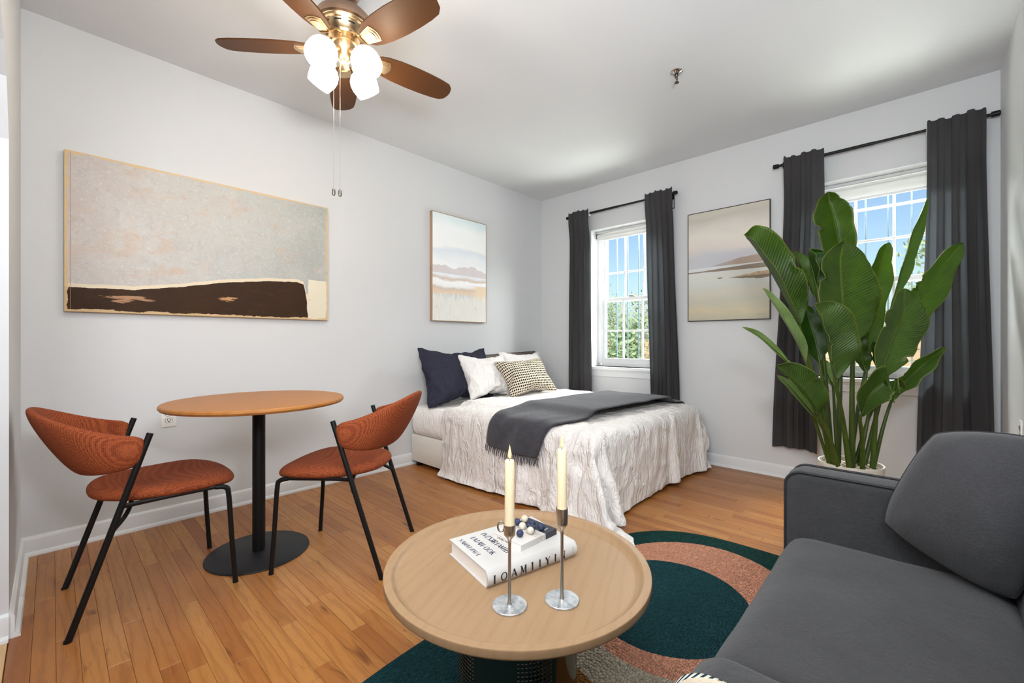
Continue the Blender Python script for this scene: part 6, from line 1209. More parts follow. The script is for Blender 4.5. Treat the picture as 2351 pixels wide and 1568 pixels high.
PILLOW = dict(n=[25, 21], q=1500, d=[-555,48,48,48,48,48,48,45,49,45,36,49,50,36,48,50,49,47,31,39,47,46,46,47,47,-1088,34,49,49,46,50,49,49,49,46,36,47,42,49,50,44,43,49,49,31,46,49,48,48,32,-1077,28,41,49,49,50,49,46,47,49,49,48,48,37,44,49,49,39,46,47,49,46,47,41,27,-1068,25,44,38,49,49,49,47,48,49,50,49,40,50,47,41,47,47,49,49,46,48,43,37,23,-1056,32,24,48,39,49,47,49,49,49,49,47,50,49,49,48,41,49,49,48,48,43,44,31,21,-1045,20,33,38,50,40,50,46,49,49,50,49,49,50,49,50,49,48,44,50,45,44,43,20,26,-1032,11,41,28,46,49,43,49,50,48,50,49,50,50,49,50,48,50,48,46,45,46,41,26,16,-1015,-2,27,38,48,45,47,49,50,49,49,50,50,49,50,50,49,49,48,47,46,45,41,30,5,-978,-19,8,42,47,47,47,49,49,50,49,50,50,49,50,50,49,49,48,47,47,46,40,31,-5,-980,10,-12,42,47,47,48,49,49,49,50,50,49,50,50,50,49,49,48,48,47,45,42,29,-21,-975,1,6,43,47,48,48,49,49,49,50,50,49,50,50,50,49,49,48,48,47,46,42,28,-3,-991,-10,15,43,47,47,49,49,49,49,50,50,49,50,50,50,49,49,49,47,48,46,42,23,11,-1021,4,22,42,47,48,48,49,49,49,50,50,49,50,50,49,50,49,48,48,48,46,42,13,26,-1038,15,23,42,47,48,48,49,49,49,50,50,49,50,50,49,50,49,48,48,48,46,43,24,19,-1050,28,16,44,47,47,48,49,49,50,49,50,49,50,50,49,49,50,48,48,47,47,43,30,18,-1062,22,29,45,48,45,49,49,49,49,49,50,49,50,49,49,49,49,50,49,46,46,44,33,20,-1074,24,35,48,43,50,46,49,50,49,50,49,49,50,44,50,49,49,50,49,49,44,44,37,23,-1087,25,45,42,49,46,49,50,49,49,49,46,49,45,47,49,50,49,50,49,47,48,44,40,26,-1099,31,44,48,50,49,46,47,48,48,48,46,49,42,49,48,50,49,50,49,49,46,45,42,32,-1111,37,49,49,49,46,49,49,35,47,50,49,50,41,49,49,50,49,50,44,47,49,49,43,37,-1123,49,48,48,49,48,49,48,28,47,49,50,49,49,47,47,49,50,49,50,36,46,47,48,48,-1118,48,48,48,48,48,48,45,49,45,36,49,50,36,48,50,49,47,31,39,47,46,46,47,47,-1088,35,49,48,49,49,48,48,46,47,43,42,40,45,48,49,46,40,42,48,49,45,45,47,36,-1077,29,41,50,49,49,49,48,48,42,36,46,45,48,50,43,43,47,48,49,49,50,42,42,31,-1068,28,34,46,49,49,49,49,48,36,49,49,40,48,49,49,49,47,42,50,48,47,44,39,26,-1056,25,30,41,47,49,49,49,49,45,43,45,47,49,50,48,47,46,50,48,49,45,43,36,22,-1045,31,21,35,45,48,48,49,49,42,48,49,50,49,50,45,48,49,50,49,46,45,43,33,19,-1032,18,33,40,29,48,48,48,50,45,50,49,50,48,49,49,49,49,49,47,46,45,43,29,18,-1015,8,42,19,35,48,48,48,49,48,50,49,50,49,50,49,49,49,47,48,46,46,43,24,15,-978,-15,15,31,41,48,48,48,49,49,50,49,50,50,49,49,49,49,48,47,47,46,44,16,13,-980,18,-13,34,43,47,48,49,49,49,49,50,50,50,49,49,50,48,49,47,47,47,43,2,10,-975,18,-6,37,43,47,48,49,49,50,49,50,50,50,49,50,49,49,48,48,47,47,43,16,13,-991,-5,11,39,45,47,48,49,49,50,49,50,50,49,50,50,49,49,48,48,48,46,43,24,15,-1021,5,20,40,45,47,48,49,49,49,50,50,50,49,50,50,49,49,49,48,47,45,43,30,15,-1038,11,25,41,45,46,48,49,50,49,50,50,49,50,50,49,50,49,49,48,47,44,44,34,16,-1050,14,29,40,46,46,48,49,50,49,50,50,49,50,50,49,50,49,49,48,48,45,42,37,18,-1062,18,32,41,45,45,50,49,49,49,50,49,50,50,49,50,49,50,49,49,47,46,38,41,22,-1074,23,34,41,45,48,48,49,49,49,48,50,50,49,50,49,49,49,49,50,49,45,42,39,26,-1087,28,36,42,44,49,49,49,50,49,46,49,50,50,47,
48,49,49,50,50,47,49,43,38,31,-1099,36,35,49,47,45,47,47,50,49,50,45,47,49,48,46,49,50,49,50,49,47,48,34,39,-1111,35,49,49,48,47,46,40,49,50,48,45,50,43,49,50,49,48,50,43,46,49,49,49,35,-1123,49,48,48,49,48,49,48,28,47,49,50,49,49,47,47,49,50,49,50,36,46,47,48,48,-424,13,13,12,12,12,14,21,6,20,34,4,4,-34,-12,3,3,17,-40,-29,-18,-17,-17,-17,-18,58,-5,9,11,16,-1,3,8,8,19,33,16,-25,-5,-2,22,-22,-11,-1,-38,-19,-11,-11,-10,2,57,-5,-3,4,7,5,8,17,-10,0,10,10,14,27,-18,-7,6,-31,-17,-15,-4,1,-16,1,3,56,-4,-3,-2,2,5,4,15,-9,-1,5,5,28,-3,17,-24,-15,-16,-8,-5,2,-9,-1,2,2,56,-6,-4,1,-1,6,-3,1,0,3,9,-9,3,5,6,14,-24,-9,-3,-2,-2,-1,0,2,1,56,-7,-3,-4,4,-2,4,-3,0,0,0,0,1,0,0,-1,0,-1,2,-4,-1,-1,0,1,3,54,-5,-4,-4,0,3,-1,0,1,0,0,0,0,0,0,0,0,0,-1,-1,-1,-1,0,0,3,53,-4,-8,0,1,1,0,1,0,0,1,0,0,0,0,0,0,-1,-1,0,-1,-1,-1,0,4,40,6,-6,1,0,1,1,0,1,0,0,1,0,0,0,0,-1,0,-1,-1,-1,-1,0,0,3,39,4,-3,1,1,1,1,0,1,0,0,0,0,1,0,-1,0,0,-1,-1,-1,-1,-1,0,0,41,0,3,1,1,1,0,1,0,1,0,0,0,0,0,0,0,-1,0,-1,-1,-1,-1,0,-4,45,-1,3,2,1,0,1,1,0,0,1,0,0,0,0,0,-1,0,-1,0,-1,-1,-1,-1,-4,41,3,4,1,1,1,1,0,1,0,0,0,1,0,-1,0,0,0,-1,-1,-1,-1,-1,-2,-3,40,5,3,2,1,1,0,1,0,1,0,0,0,0,0,0,0,-1,0,-1,-1,-1,-1,-4,-2,40,5,4,2,0,1,1,0,1,0,0,1,0,0,0,-1,0,0,-1,0,-1,-1,-2,-3,-3,40,4,5,2,0,2,0,-1,1,1,0,0,1,0,-1,0,-1,0,0,0,-1,-1,-1,-4,-2,39,4,5,1,2,-6,5,0,0,-1,-2,-5,-6,-7,19,1,1,0,1,1,0,-2,-1,-3,-3,39,5,3,2,-10,5,-1,0,-4,-8,-11,-18,-5,18,16,6,4,3,2,0,-7,12,-2,-2,-4,39,5,3,-8,-3,-4,-17,11,-13,-13,-12,-18,7,22,8,11,7,4,4,4,-1,-7,20,-2,-4,40,5,-6,-6,-9,-19,-2,-6,-35,-14,-2,6,4,24,6,6,1,-7,-4,23,15,3,2,23,-4,39,-11,-11,-10,-11,-9,-11,-12,-40,14,6,3,4,4,-18,17,2,-3,-2,-2,35,18,14,14,13,-846,13,13,12,12,12,14,21,6,20,34,4,4,-34,-12,3,3,17,-40,-29,-18,-17,-17,-17,-18,58,-5,8,10,10,9,11,13,18,16,26,25,-29,-22,-9,10,18,-29,-26,-15,2,-20,-20,-17,2,57,-5,-3,4,7,8,10,11,15,24,32,-18,-19,-11,-5,23,-24,-15,-14,-6,-4,-2,-24,0,3,56,-4,-4,-2,3,5,6,8,11,32,6,6,-28,-12,-8,1,2,7,-22,-7,1,-16,-1,1,2,56,-4,-4,-3,0,2,2,4,10,19,21,-20,-14,-5,-1,6,7,-16,-2,-12,-5,0,-1,2,1,56,-5,-2,-4,-2,1,2,1,1,24,-9,-6,-3,0,0,11,-10,-6,-4,-2,-1,-1,0,1,2,54,-4,-2,-6,-1,2,1,1,2,0,1,0,1,4,-5,-1,-1,-1,-1,-1,-1,-1,-1,2,1,53,-3,-4,-5,1,1,1,2,1,1,0,0,0,0,0,-1,-1,-1,-1,-1,-1,-1,0,2,1,40,9,-11,2,2,1,1,1,1,1,1,0,0,0,-1,0,-1,-1,-1,-1,-1,-1,-1,2,1,39,4,-4,1,2,2,1,1,1,1,0,1,0,-1,0,-1,0,-1,-1,-1,-1,-1,-1,0,-1,41,4,-3,2,2,1,2,1,1,0,1,0,0,0,0,-1,-1,-1,0,-1,-2,-1,-1,-3,-1,45,-2,2,3,2,1,1,1,1,1,0,0,1,-1,0,0,-1,-1,-1,-1,-1,-1,-1,-4,-1,41,1,4,2,2,2,1,1,1,0,1,0,0,0,0,-1,0,-1,-1,-1,-1,-1,-2,-3,-2,40,3,3,3,2,1,2,0,1,1,0,0,0,0,0,0,-1,-1,0,-1,-1,-2,-1,-4,-2,40,3,4,3,1,2,1,1,0,1,0,0,0,0,0,0,-1,0,-1,-1,-1,-1,-2,-3,-3,40,4,3,3,2,2,-1,-2,3,0,1,0,0,1,0,0,-1,0,-1,0,-1,-2,-2,-3,-2,39,4,4,2,2,-11,6,2,-8,5,4,1,1,1,0,1,-1,-3,3,1,0,-2,-2,-3,-3,39,5,3,3,-20,4,3,2,-6,-7,12,0,1,-1,-12,14,5,2,2,1,-6,7,-2,-2,-4,39,5,4,-10,-15,-18,11,10,-2,-4,-3,-21,13,9,-10,16,8,4,3,4,0,-5,12,-3,-4,40,4,-10,-9,-12,-15,-17,24,-6,-4,-9,-21,5,23,4,5,-4,-11,-3,25,18,8,7,5,-3,39,-11,-11,-10,-11,-9,-11,-12,-40,14,6,3,4,4,-18,17,2,-3,-2,
-2,35,18,14,14,13,-2,1,-1,-1,-1,1,3,3,0,3,7,1,0,-2,-2,-2,-2,3,2,-1,-3,-3,-3,-2,-2,0,44,2,0,-4,7,5,2,0,2,6,2,-8,7,-3,-9,6,-2,4,2,-3,-5,-4,-6,-45,-1,48,29,6,2,3,2,-7,14,6,-3,-2,3,-18,17,-3,0,5,2,2,-10,-17,1,-30,-48,-3,50,23,33,8,5,5,-5,13,6,1,1,-8,-3,-3,12,4,3,-3,-6,-19,-4,-25,-34,-51,-3,45,44,13,32,-1,18,7,7,2,-3,14,-2,-3,-4,-3,12,-2,-9,-11,-13,-25,-25,-39,-52,0,51,38,32,7,29,2,17,8,8,4,6,1,1,1,2,-1,-14,-22,-6,-21,-22,-25,-47,-50,3,55,29,41,19,10,24,8,2,10,6,4,3,2,0,-2,-11,-5,-13,-18,-20,-21,-28,-43,-55,5,56,42,32,15,20,15,9,6,6,4,4,2,1,0,-4,-6,-10,-13,-17,-18,-21,-28,-41,-57,5,53,49,27,18,17,14,10,7,5,4,3,2,0,-1,-4,-7,-9,-12,-15,-17,-21,-29,-40,-57,2,55,49,27,18,16,13,10,7,5,5,2,2,-1,-2,-4,-6,-9,-12,-14,-16,-21,-28,-42,-53,-1,56,50,25,19,14,12,10,7,6,4,3,1,-1,-3,-4,-6,-9,-11,-13,-16,-20,-28,-42,-56,2,56,48,26,19,13,12,9,8,6,4,2,1,0,-3,-4,-7,-8,-11,-13,-16,-19,-28,-44,-55,4,56,45,27,18,13,12,10,7,6,4,3,1,-1,-3,-4,-7,-8,-11,-13,-15,-19,-27,-49,-49,4,53,45,26,17,15,12,10,7,6,4,3,1,-1,-3,-5,-6,-8,-10,-13,-16,-19,-25,-44,-53,4,48,47,24,17,16,13,8,7,6,5,4,2,-1,-5,-5,-7,-7,-9,-13,-16,-19,-25,-41,-53,4,51,41,21,15,21,8,3,10,7,5,4,2,2,-8,-7,-7,-6,-6,-8,-18,-19,-25,-37,-52,2,51,35,16,24,0,16,8,5,3,1,-3,-3,-2,10,-4,-4,-5,-6,-4,-8,-25,-22,-34,-51,2,50,23,27,-5,17,6,6,1,-3,-4,-6,-2,9,7,0,-1,-2,-3,-6,-16,3,-24,-30,-49,1,47,26,-2,7,5,-6,12,-5,-4,-4,-6,3,12,2,4,0,-1,-2,-1,-7,-17,8,-27,-44,0,42,3,2,0,-5,4,2,-7,-4,-5,2,1,14,0,1,-1,-3,-1,0,1,-6,-10,9,-40,0,0,1,0,-1,-1,0,0,-7,9,4,-1,-1,-1,-2,0,0,-2,-1,0,1,0,-1,0,3,-1,1,-1,-1,-1,1,3,3,0,3,7,1,0,-2,-2,-2,-2,3,2,-1,-3,-3,-3,-2,-2,0,-45,-1,0,-1,-1,-1,2,4,2,7,6,-2,-5,-4,-1,6,0,-2,0,8,-5,-6,-3,42,-1,-47,-28,-5,-3,-2,-1,0,2,8,14,-6,-5,-5,-2,6,1,-4,-1,3,6,6,-10,28,47,-3,-46,-36,-20,-9,-6,-4,-1,0,14,3,2,-11,-4,-4,6,5,16,-13,1,10,-5,23,31,51,-3,-46,-40,-29,-17,-10,-8,-6,-1,7,12,-9,-7,-1,2,11,15,-8,4,-5,4,23,25,35,51,0,-43,-46,-36,-22,-12,-12,-10,-10,12,-5,-5,-1,4,5,18,-4,0,3,9,17,22,26,38,51,3,-52,-37,-30,-41,-9,-13,-12,-6,-20,1,3,6,12,-7,5,5,8,11,16,18,21,26,41,51,5,-56,-26,-46,-36,-14,-11,-12,-12,-11,-2,0,1,4,3,8,9,10,13,15,18,20,25,44,53,5,-52,-46,-39,-29,-15,-12,-11,-10,-8,-4,-1,1,3,5,7,9,10,13,14,17,19,25,48,53,2,-51,-49,-37,-26,-16,-13,-10,-9,-6,-4,-1,1,3,4,7,8,10,12,14,16,18,26,50,54,-1,-52,-50,-34,-25,-16,-13,-10,-7,-6,-3,-1,1,2,4,6,8,9,11,13,16,18,26,47,54,2,-55,-49,-31,-23,-17,-12,-10,-6,-5,-3,-1,0,3,4,5,7,8,11,13,16,19,25,44,53,4,-57,-45,-31,-22,-16,-13,-9,-7,-4,-2,-1,1,2,3,5,6,8,10,12,17,20,26,40,53,4,-56,-43,-30,-22,-17,-13,-9,-6,-3,-2,0,1,2,3,4,5,8,9,12,16,25,22,37,53,4,-55,-40,-30,-22,-17,-14,-7,-4,-2,-2,0,0,2,2,4,5,6,8,12,15,22,28,33,52,4,-53,-38,-29,-22,-20,-5,2,-11,-2,-2,0,0,0,1,3,5,5,8,6,17,20,33,28,51,2,-49,-37,-28,-22,6,-12,-6,5,-7,-7,-3,-1,-1,2,0,7,10,-1,4,7,23,27,32,49,2,-47,-34,-27,10,-8,-8,-6,2,5,-14,-1,-2,1,9,-8,-1,3,2,3,15,-1,26,33,46,1,-41,-35,-1,4,10,-12,-12,-1,-1,1,5,-4,-3,7,-9,-3,1,0,-1,6,16,-5,37,41,0,-43,-1,-2,1,4,9,-17,1,0,3,5,-2,-8,-2,-1,1,1,-1,0,-4,1,4,6,44,0,0,1,0,-1,-1,0,0,-7,9,4,-1,-1,-1,
-2,0,0,-2,-1,0,1,0,-1,0,3])
CUSHION = dict(n=[21, 17], q=1500, d=[-436,45,45,46,45,45,45,39,46,44,44,39,27,44,46,41,44,44,45,45,44,-851,27,46,45,46,45,46,45,45,41,34,40,38,45,45,46,44,45,45,46,30,-832,29,27,45,46,45,46,46,45,41,40,36,44,45,46,45,46,45,45,36,27,-812,19,26,39,45,45,46,45,46,38,45,44,45,45,45,46,45,44,41,32,25,-790,10,23,35,43,44,45,45,45,45,46,45,46,44,45,45,45,42,38,29,23,-757,-7,17,32,42,44,45,45,46,45,46,46,46,45,45,45,44,42,34,27,22,-718,-19,2,27,40,45,45,45,46,46,46,46,45,46,45,45,45,40,30,25,21,-737,38,-9,8,38,45,46,45,46,46,46,46,46,46,45,45,45,26,33,17,33,-745,32,30,-1,27,46,46,46,45,46,46,46,46,46,46,45,45,33,17,35,15,-747,20,29,32,17,46,46,46,46,46,46,46,46,46,45,46,45,39,29,21,-7,-737,15,22,27,43,45,45,46,46,46,46,46,46,46,46,45,45,41,34,5,-25,-717,10,26,35,43,45,46,46,45,46,46,46,46,46,46,45,45,44,34,-12,23,-748,-2,31,39,44,45,46,45,46,46,45,46,46,46,45,46,45,45,38,19,10,-796,22,31,40,45,46,46,45,46,45,44,46,46,45,44,45,46,46,29,36,21,-825,32,29,46,45,46,46,45,46,45,46,40,46,41,46,46,45,46,46,26,31,-850,30,46,46,45,46,44,45,45,46,46,45,39,39,45,46,45,46,46,46,28,-875,46,45,45,45,46,45,45,45,44,40,35,45,44,46,45,46,45,46,45,46,-882,45,45,46,45,45,45,39,46,44,44,39,27,44,46,41,44,44,45,45,44,-851,29,45,46,45,45,46,46,44,32,41,45,45,43,37,45,45,45,45,46,29,-832,22,36,45,46,46,45,46,46,37,44,41,44,45,40,45,46,45,45,37,24,-812,14,39,33,46,46,45,46,46,45,45,43,38,45,46,45,45,44,41,32,22,-790,11,16,41,45,45,46,46,45,44,45,46,46,45,44,45,44,43,39,28,19,-757,23,-15,33,44,46,45,45,46,45,46,46,46,45,45,45,44,43,37,25,17,-718,-30,12,28,41,46,45,45,46,46,46,46,46,45,46,45,44,43,34,23,14,-737,-8,36,17,31,46,45,46,46,46,46,46,46,45,46,45,45,43,31,20,13,-745,2,28,37,23,45,46,46,45,46,46,46,46,46,46,45,46,44,21,19,14,-747,11,22,31,36,45,45,46,46,46,46,46,46,46,46,46,45,42,-3,11,31,-737,24,11,32,40,45,45,46,46,46,46,46,46,46,46,45,46,40,23,9,-18,-717,23,14,34,43,45,45,46,46,46,46,46,46,45,46,46,45,31,39,20,-1,-748,0,27,41,43,45,46,45,46,46,45,46,46,46,45,46,45,44,34,24,11,-796,19,32,41,45,46,45,45,45,46,46,45,44,45,46,46,46,45,40,26,21,-825,25,36,45,45,46,46,45,40,45,45,46,45,45,45,46,45,46,46,26,31,-850,30,46,45,46,46,45,45,43,41,41,43,46,45,46,45,45,46,46,46,28,-875,46,45,45,45,46,45,45,45,44,40,35,45,44,46,45,46,45,46,45,46,-357,8,9,8,9,8,9,23,-6,11,14,21,-37,-12,0,-21,-12,-11,-11,-11,-11,58,-4,3,4,6,6,7,4,9,19,29,-22,-25,-9,-9,1,-12,-9,-7,-5,4,57,-6,-4,1,2,2,3,4,9,18,21,-29,-12,-8,-5,-5,-4,-3,-1,4,3,55,-3,-4,-4,-1,0,1,1,1,23,-10,-10,4,-10,-2,-1,-2,1,2,3,3,54,-2,-4,-4,-2,-1,-1,0,-1,-1,0,0,0,0,0,-1,0,2,3,3,2,47,5,-3,-5,-2,-1,-1,0,-1,0,0,-1,0,0,-1,0,0,2,3,3,2,34,14,1,-4,-3,-1,-1,0,0,0,-1,0,0,-1,0,0,0,2,3,3,2,25,11,8,0,-3,-1,0,0,0,0,-1,0,0,-1,0,-1,0,0,5,-1,6,23,9,9,3,-3,0,0,0,0,-1,0,0,-1,0,-1,0,-1,0,4,-1,7,23,4,7,10,-2,0,0,0,-1,0,0,0,-1,0,-1,0,-1,-2,0,4,5,25,3,5,6,4,1,0,0,0,0,0,-1,0,0,-1,0,-1,-2,-1,4,-4,34,2,6,6,3,1,1,0,0,0,0,0,-1,0,0,-1,-1,-1,-2,3,-17,49,1,6,6,3,0,1,0,0,0,1,-1,0,0,0,-1,0,-1,-2,-14,-6,48,7,6,5,1,1,0,-1,-2,-5,7,-1,0,0,-6,7,0,1,-6,-9,-9,50,8,7,0,-1,-2,-4,-2,-6,7,-2,-18,-3,17,6,3,2,2,0,-8,
-10,51,7,-2,-4,-5,-7,-12,7,1,-2,-2,-5,-19,21,9,5,4,3,3,2,-9,51,-6,-7,-7,-8,-7,-6,-7,-10,-12,-20,30,9,9,4,5,4,6,6,6,5,-705,8,9,8,9,8,9,23,-6,11,14,21,-37,-12,0,-21,-12,-11,-11,-11,-11,58,-9,4,6,9,4,4,5,11,32,-16,-8,-8,13,-25,-9,-8,-8,-7,-5,5,57,-9,-7,1,3,3,3,4,4,25,12,-16,-12,8,-21,-7,-4,-3,-2,4,4,55,-7,-7,-7,2,2,2,2,1,2,10,15,-22,-6,-4,0,-1,0,3,3,4,54,-7,-12,-1,-1,1,1,1,5,-4,-1,0,-1,0,1,0,0,1,3,4,3,47,-18,6,-1,-1,1,0,1,0,0,1,0,0,0,0,0,0,2,3,3,3,34,-9,10,0,-1,0,1,0,1,0,0,1,0,0,0,0,0,1,3,4,3,25,0,3,5,0,1,0,1,1,0,0,0,0,0,0,0,0,1,4,3,3,23,2,2,5,2,1,0,1,0,1,0,0,0,0,0,0,0,0,4,3,3,23,3,1,3,5,0,1,1,0,0,1,0,0,0,0,0,0,0,-5,-4,16,25,3,1,4,4,1,1,0,1,0,0,1,0,0,0,0,0,-1,-11,-3,12,34,3,2,4,3,1,1,1,0,1,0,0,0,0,0,0,0,-5,-7,-6,1,49,-2,6,4,3,1,1,1,0,0,0,0,0,0,0,0,-1,-4,-6,-6,-4,48,4,6,4,1,1,1,2,-1,-1,-1,-2,-6,7,1,0,0,-1,-6,-6,-7,50,6,6,0,-1,0,-2,-8,-20,10,8,3,0,-4,9,1,2,1,0,-7,-8,51,6,-2,-2,-3,-5,-7,-10,-15,-20,20,15,6,2,-3,9,4,3,3,1,-7,51,-6,-7,-7,-8,-7,-6,-7,-10,-12,-20,30,9,9,4,5,4,6,6,6,5,1,0,0,0,1,0,1,0,1,-3,-1,-8,4,2,0,-2,2,1,1,0,0,-2,44,5,2,2,1,2,3,0,-6,-12,5,6,1,0,-6,1,0,-1,-4,-41,-5,43,37,8,5,4,4,3,0,-6,-8,7,2,0,-2,-3,-4,-5,-9,-28,-43,-8,49,38,24,10,8,7,6,6,-10,3,4,-10,2,-5,-6,-8,-11,-23,-33,-44,-8,51,40,29,18,11,9,7,9,10,-1,-6,-5,-10,-8,-9,-11,-19,-27,-36,-46,-7,52,43,33,21,11,9,8,7,5,1,-3,-6,-8,-8,-10,-12,-21,-31,-38,-47,-3,47,46,38,23,11,8,6,5,4,0,-2,-5,-6,-7,-9,-12,-23,-35,-39,-48,9,34,44,46,27,10,6,5,3,2,0,-2,-3,-5,-6,-7,-10,-39,-31,-43,-40,10,39,34,47,37,7,4,3,3,1,0,-1,-3,-4,-5,-7,-11,-32,-43,-30,-49,11,47,36,32,43,4,3,3,2,2,0,-1,-2,-4,-5,-6,-10,-25,-36,-41,-52,9,50,40,37,19,8,5,4,3,2,1,-1,-2,-3,-4,-7,-9,-21,-33,-46,-46,3,51,38,29,16,9,6,5,4,3,1,0,-2,-2,-5,-6,-9,-17,-30,-45,-44,-4,52,33,25,15,8,6,4,5,2,3,-1,-1,-1,-5,-7,-5,-13,-26,-40,-50,-7,47,34,21,8,6,5,3,2,-6,12,-1,-1,-1,-12,4,-4,-3,-35,-27,-46,-8,40,36,6,4,3,1,2,-2,7,2,-12,-2,8,1,-1,-3,-2,-4,-37,-40,-7,42,4,2,0,0,-4,6,4,1,2,-1,-15,10,3,1,-1,-2,-1,-2,-43,-5,-1,1,0,-1,-1,-1,1,2,2,8,-5,-1,-1,1,0,0,0,0,0,-1,-1,0,0,0,1,0,1,0,1,-3,-1,-8,4,2,0,-2,2,1,1,0,0,-2,-43,-2,0,1,-1,-2,-1,2,9,-12,-3,-3,10,-9,2,2,2,2,4,44,-5,-46,-28,-5,-3,-2,-2,-2,-1,7,6,-12,-6,7,-6,3,5,6,9,28,47,-8,-48,-25,-31,-4,-5,-3,-3,-4,-3,5,6,-15,0,3,9,10,12,22,33,48,-8,-50,-42,-23,-12,-5,-6,-5,3,-13,-6,-2,-2,8,11,11,11,19,25,37,47,-7,-43,-43,-34,-14,-8,-7,-6,-7,-5,-2,-1,4,7,9,10,12,19,28,39,48,-3,-41,-44,-37,-21,-8,-7,-6,-5,-4,-2,1,4,5,8,9,11,19,30,41,49,9,-53,-28,-43,-34,-7,-6,-6,-4,-3,-1,1,3,4,7,7,10,18,34,42,50,10,-53,-36,-28,-40,-10,-5,-5,-3,-3,0,0,2,4,5,6,8,15,41,42,50,11,-52,-41,-34,-29,-8,-6,-5,-3,-2,-1,0,2,3,4,6,8,19,46,45,38,9,-46,-45,-34,-23,-9,-7,-4,-4,-2,-1,0,2,3,4,4,6,23,39,45,46,3,-47,-44,-31,-17,-10,-7,-5,-5,-2,-1,1,3,3,4,5,4,35,23,41,52,-4,-53,-37,-23,-16,-8,-7,-6,-5,-1,0,2,3,5,4,4,5,17,30,39,51,-7,-48,-33,-21,-9,-7,-7,-9,0,1,2,5,11,-4,2,4,4,6,24,37,48,-8,-42,-30,-7,-7,-4,-4,1,9,-3,-3,0,4,7,-6,3,2,3,5,38,41,-7,-39,-5,-5,-3,-2,1,3,4,7,-4,-5,1,1,4,-3,1,1,2,3,44,-5,-1,1,0,-1,-1,-1,1,2,2,8,-5,-1,-1,1,0,0,0,0,0,-1])

# ------------------------------------------------------------------ soft upholstery block
def soft_box(bm, x0, x1, y0, y1, z0, z1, r, crown=0, n=14, wob=0, seed=0, mi=0):
    hx, hy, hz = (x1 - x0) / 2, (y1 - y0) / 2, (z1 - z0) / 2
    c = Vector(((x0 + x1) / 2, (y0 + y1) / 2, (z0 + z1) / 2))
    rx = r if isinstance(r, (tuple, list)) else (r, r, r)
    cache = {}
    def P(p):
        k = tuple(round(v, 4) for v in p)
        if k not in cache:
            q = []; o = []
            for v, h_, rr in zip(p, (hx, hy, hz), rx):
                rr = min(rr, h_ * .999)
                # spend grid lines on the rounded rim
                a_ = abs(v); m_ = .62
                d = (a_ / m_) * (h_ - rr) if a_ < m_ else (h_ - rr)
                e = 0 if a_ < m_ else (a_ - m_) / (1 - m_)
                q.append(math.copysign(d, v)); o.append(math.copysign(e, v))
            w = Vector(o)
            mx = max(abs(t) for t in w)
            if mx > 0:
                # cube -> sphere for the rim
                l = w.length
                w = w * (mx / l)
            s = Vector([qq + ww * rr for qq, ww, rr in zip(q, w, rx)])
            if crown and s.z > 0:
                s.z += crown * max(0, 1 - (s.x / hx) ** 2) ** .6 * max(0, 1 - (s.y / hy) ** 2) ** .6
            if wob:
                s += Vector((noise.noise(s * 9 + Vector((seed, 0, 0))), noise.noise(s * 9 + Vector((0, seed, 5))), noise.noise(s * 8 + Vector((0, 3, seed))))) * wob
            cache[k] = bm.verts.new(c + s)
        return cache[k]
    for ax in range(3):
        for sg in (-1, 1):
            for i in range(n):
                for j in range(n):
                    qd = []
                    for di, dj in ((0, 0), (1, 0), (1, 1), (0, 1)):
                        p = [0, 0, 0]
                        p[ax] = sg; p[(ax + 1) % 3] = -1 + 2 * (i + di) / n; p[(ax + 2) % 3] = -1 + 2 * (j + dj) / n
                        qd.append(P(p))
                    if sg < 0: qd.reverse()
                    try: bm.faces.new(qd).material_index = mi
                    except ValueError: pass

# ------------------------------------------------------------------ bed
def mk_linen(name, c1, c2, strength=.55, sc=1.0, weave=.05):
    g = G(name, .85, spec=.15)
    p = g.pos()
    q = g.map(p, (1, 1, .34))
    w1 = g.noise(q, 8 * sc, 4, .6, .7); w2 = g.noise(g.map(p, (1, 1, .3), rot=(0, 0, .6)), 24 * sc, 3, .55, .8)
    rid = g.ma('ABSOLUTE', g.ma('SUBTRACT', w1, .5)); rid2 = g.ma('ABSOLUTE', g.ma('SUBTRACT', w2, .5))
    h = g.ma('SUBTRACT', 1.0, g.ma('ADD', g.rng(rid, 0, .09, 1, 0, True), g.ma('MULTIPLY', g.rng(rid2, 0, .07, 1, 0, True), .45)))
    f = g.noise(p, 300, 2)
    g.set(Base_Color=g.mix(f, c1, c2))
    g.bump(g.ma('ADD', h, g.ma('MULTIPLY', f, weave)), strength, .011)
    return g.m
M_linen = mk_linen('oat_linen', (230, 225, 221), (238, 233, 229), .6)
M_sheet = mk_linen('white_sheet', (236, 231, 226), (241, 237, 232), .35)
M_bedbase = plain('cream_bed_base', (226, 222, 214), .55)
bed = thing('bed', 'double bed with cream base and white mattress in the far corner', 'bed', (2.92, 2.27, 0))
def bb(f):
    b = NB(); f(b); bmesh.ops.translate(b, verts=list(b.verts), vec=(-2.92, -2.27, 0)); return b
obj('bed_base', bb(lambda b: (box(b, 2.122, 3.718, 1.337, 2.268, .040, .265, .008, 2), box(b, 2.122, 3.718, 2.270, 3.185, .040, .265, .008, 2))), M_bedbase, bed)
for sx in (2.17, 3.67):
    for sy in (1.40, 3.13):
        b = NB(); lathe(b, [(0, 0), (.026, 0), (.030, .006), (.031, .041), (0, .041)], 20, sx - 2.92, sy - 2.27); obj('foot', b, M_black, bed)
obj('mattress', bb(lambda b: soft_box(b, 2.108, 3.73, 1.325, 3.19, .267, .507, (.05, .05, .09), .006, 22, .006, 3)), M_sheet, bed, smooth=180, sub=1)
duv = crumple(sheet('duvet', DUVET, M_linen, None, .010, 2), .14, .0065)
tag(duv, 'oatmeal linen duvet draped over the foot and sides of the bed', 'duvet')
fo = crumple(sheet('turned_down_edge', FOLD, M_linen, duv, .010, 2), .12, .005)
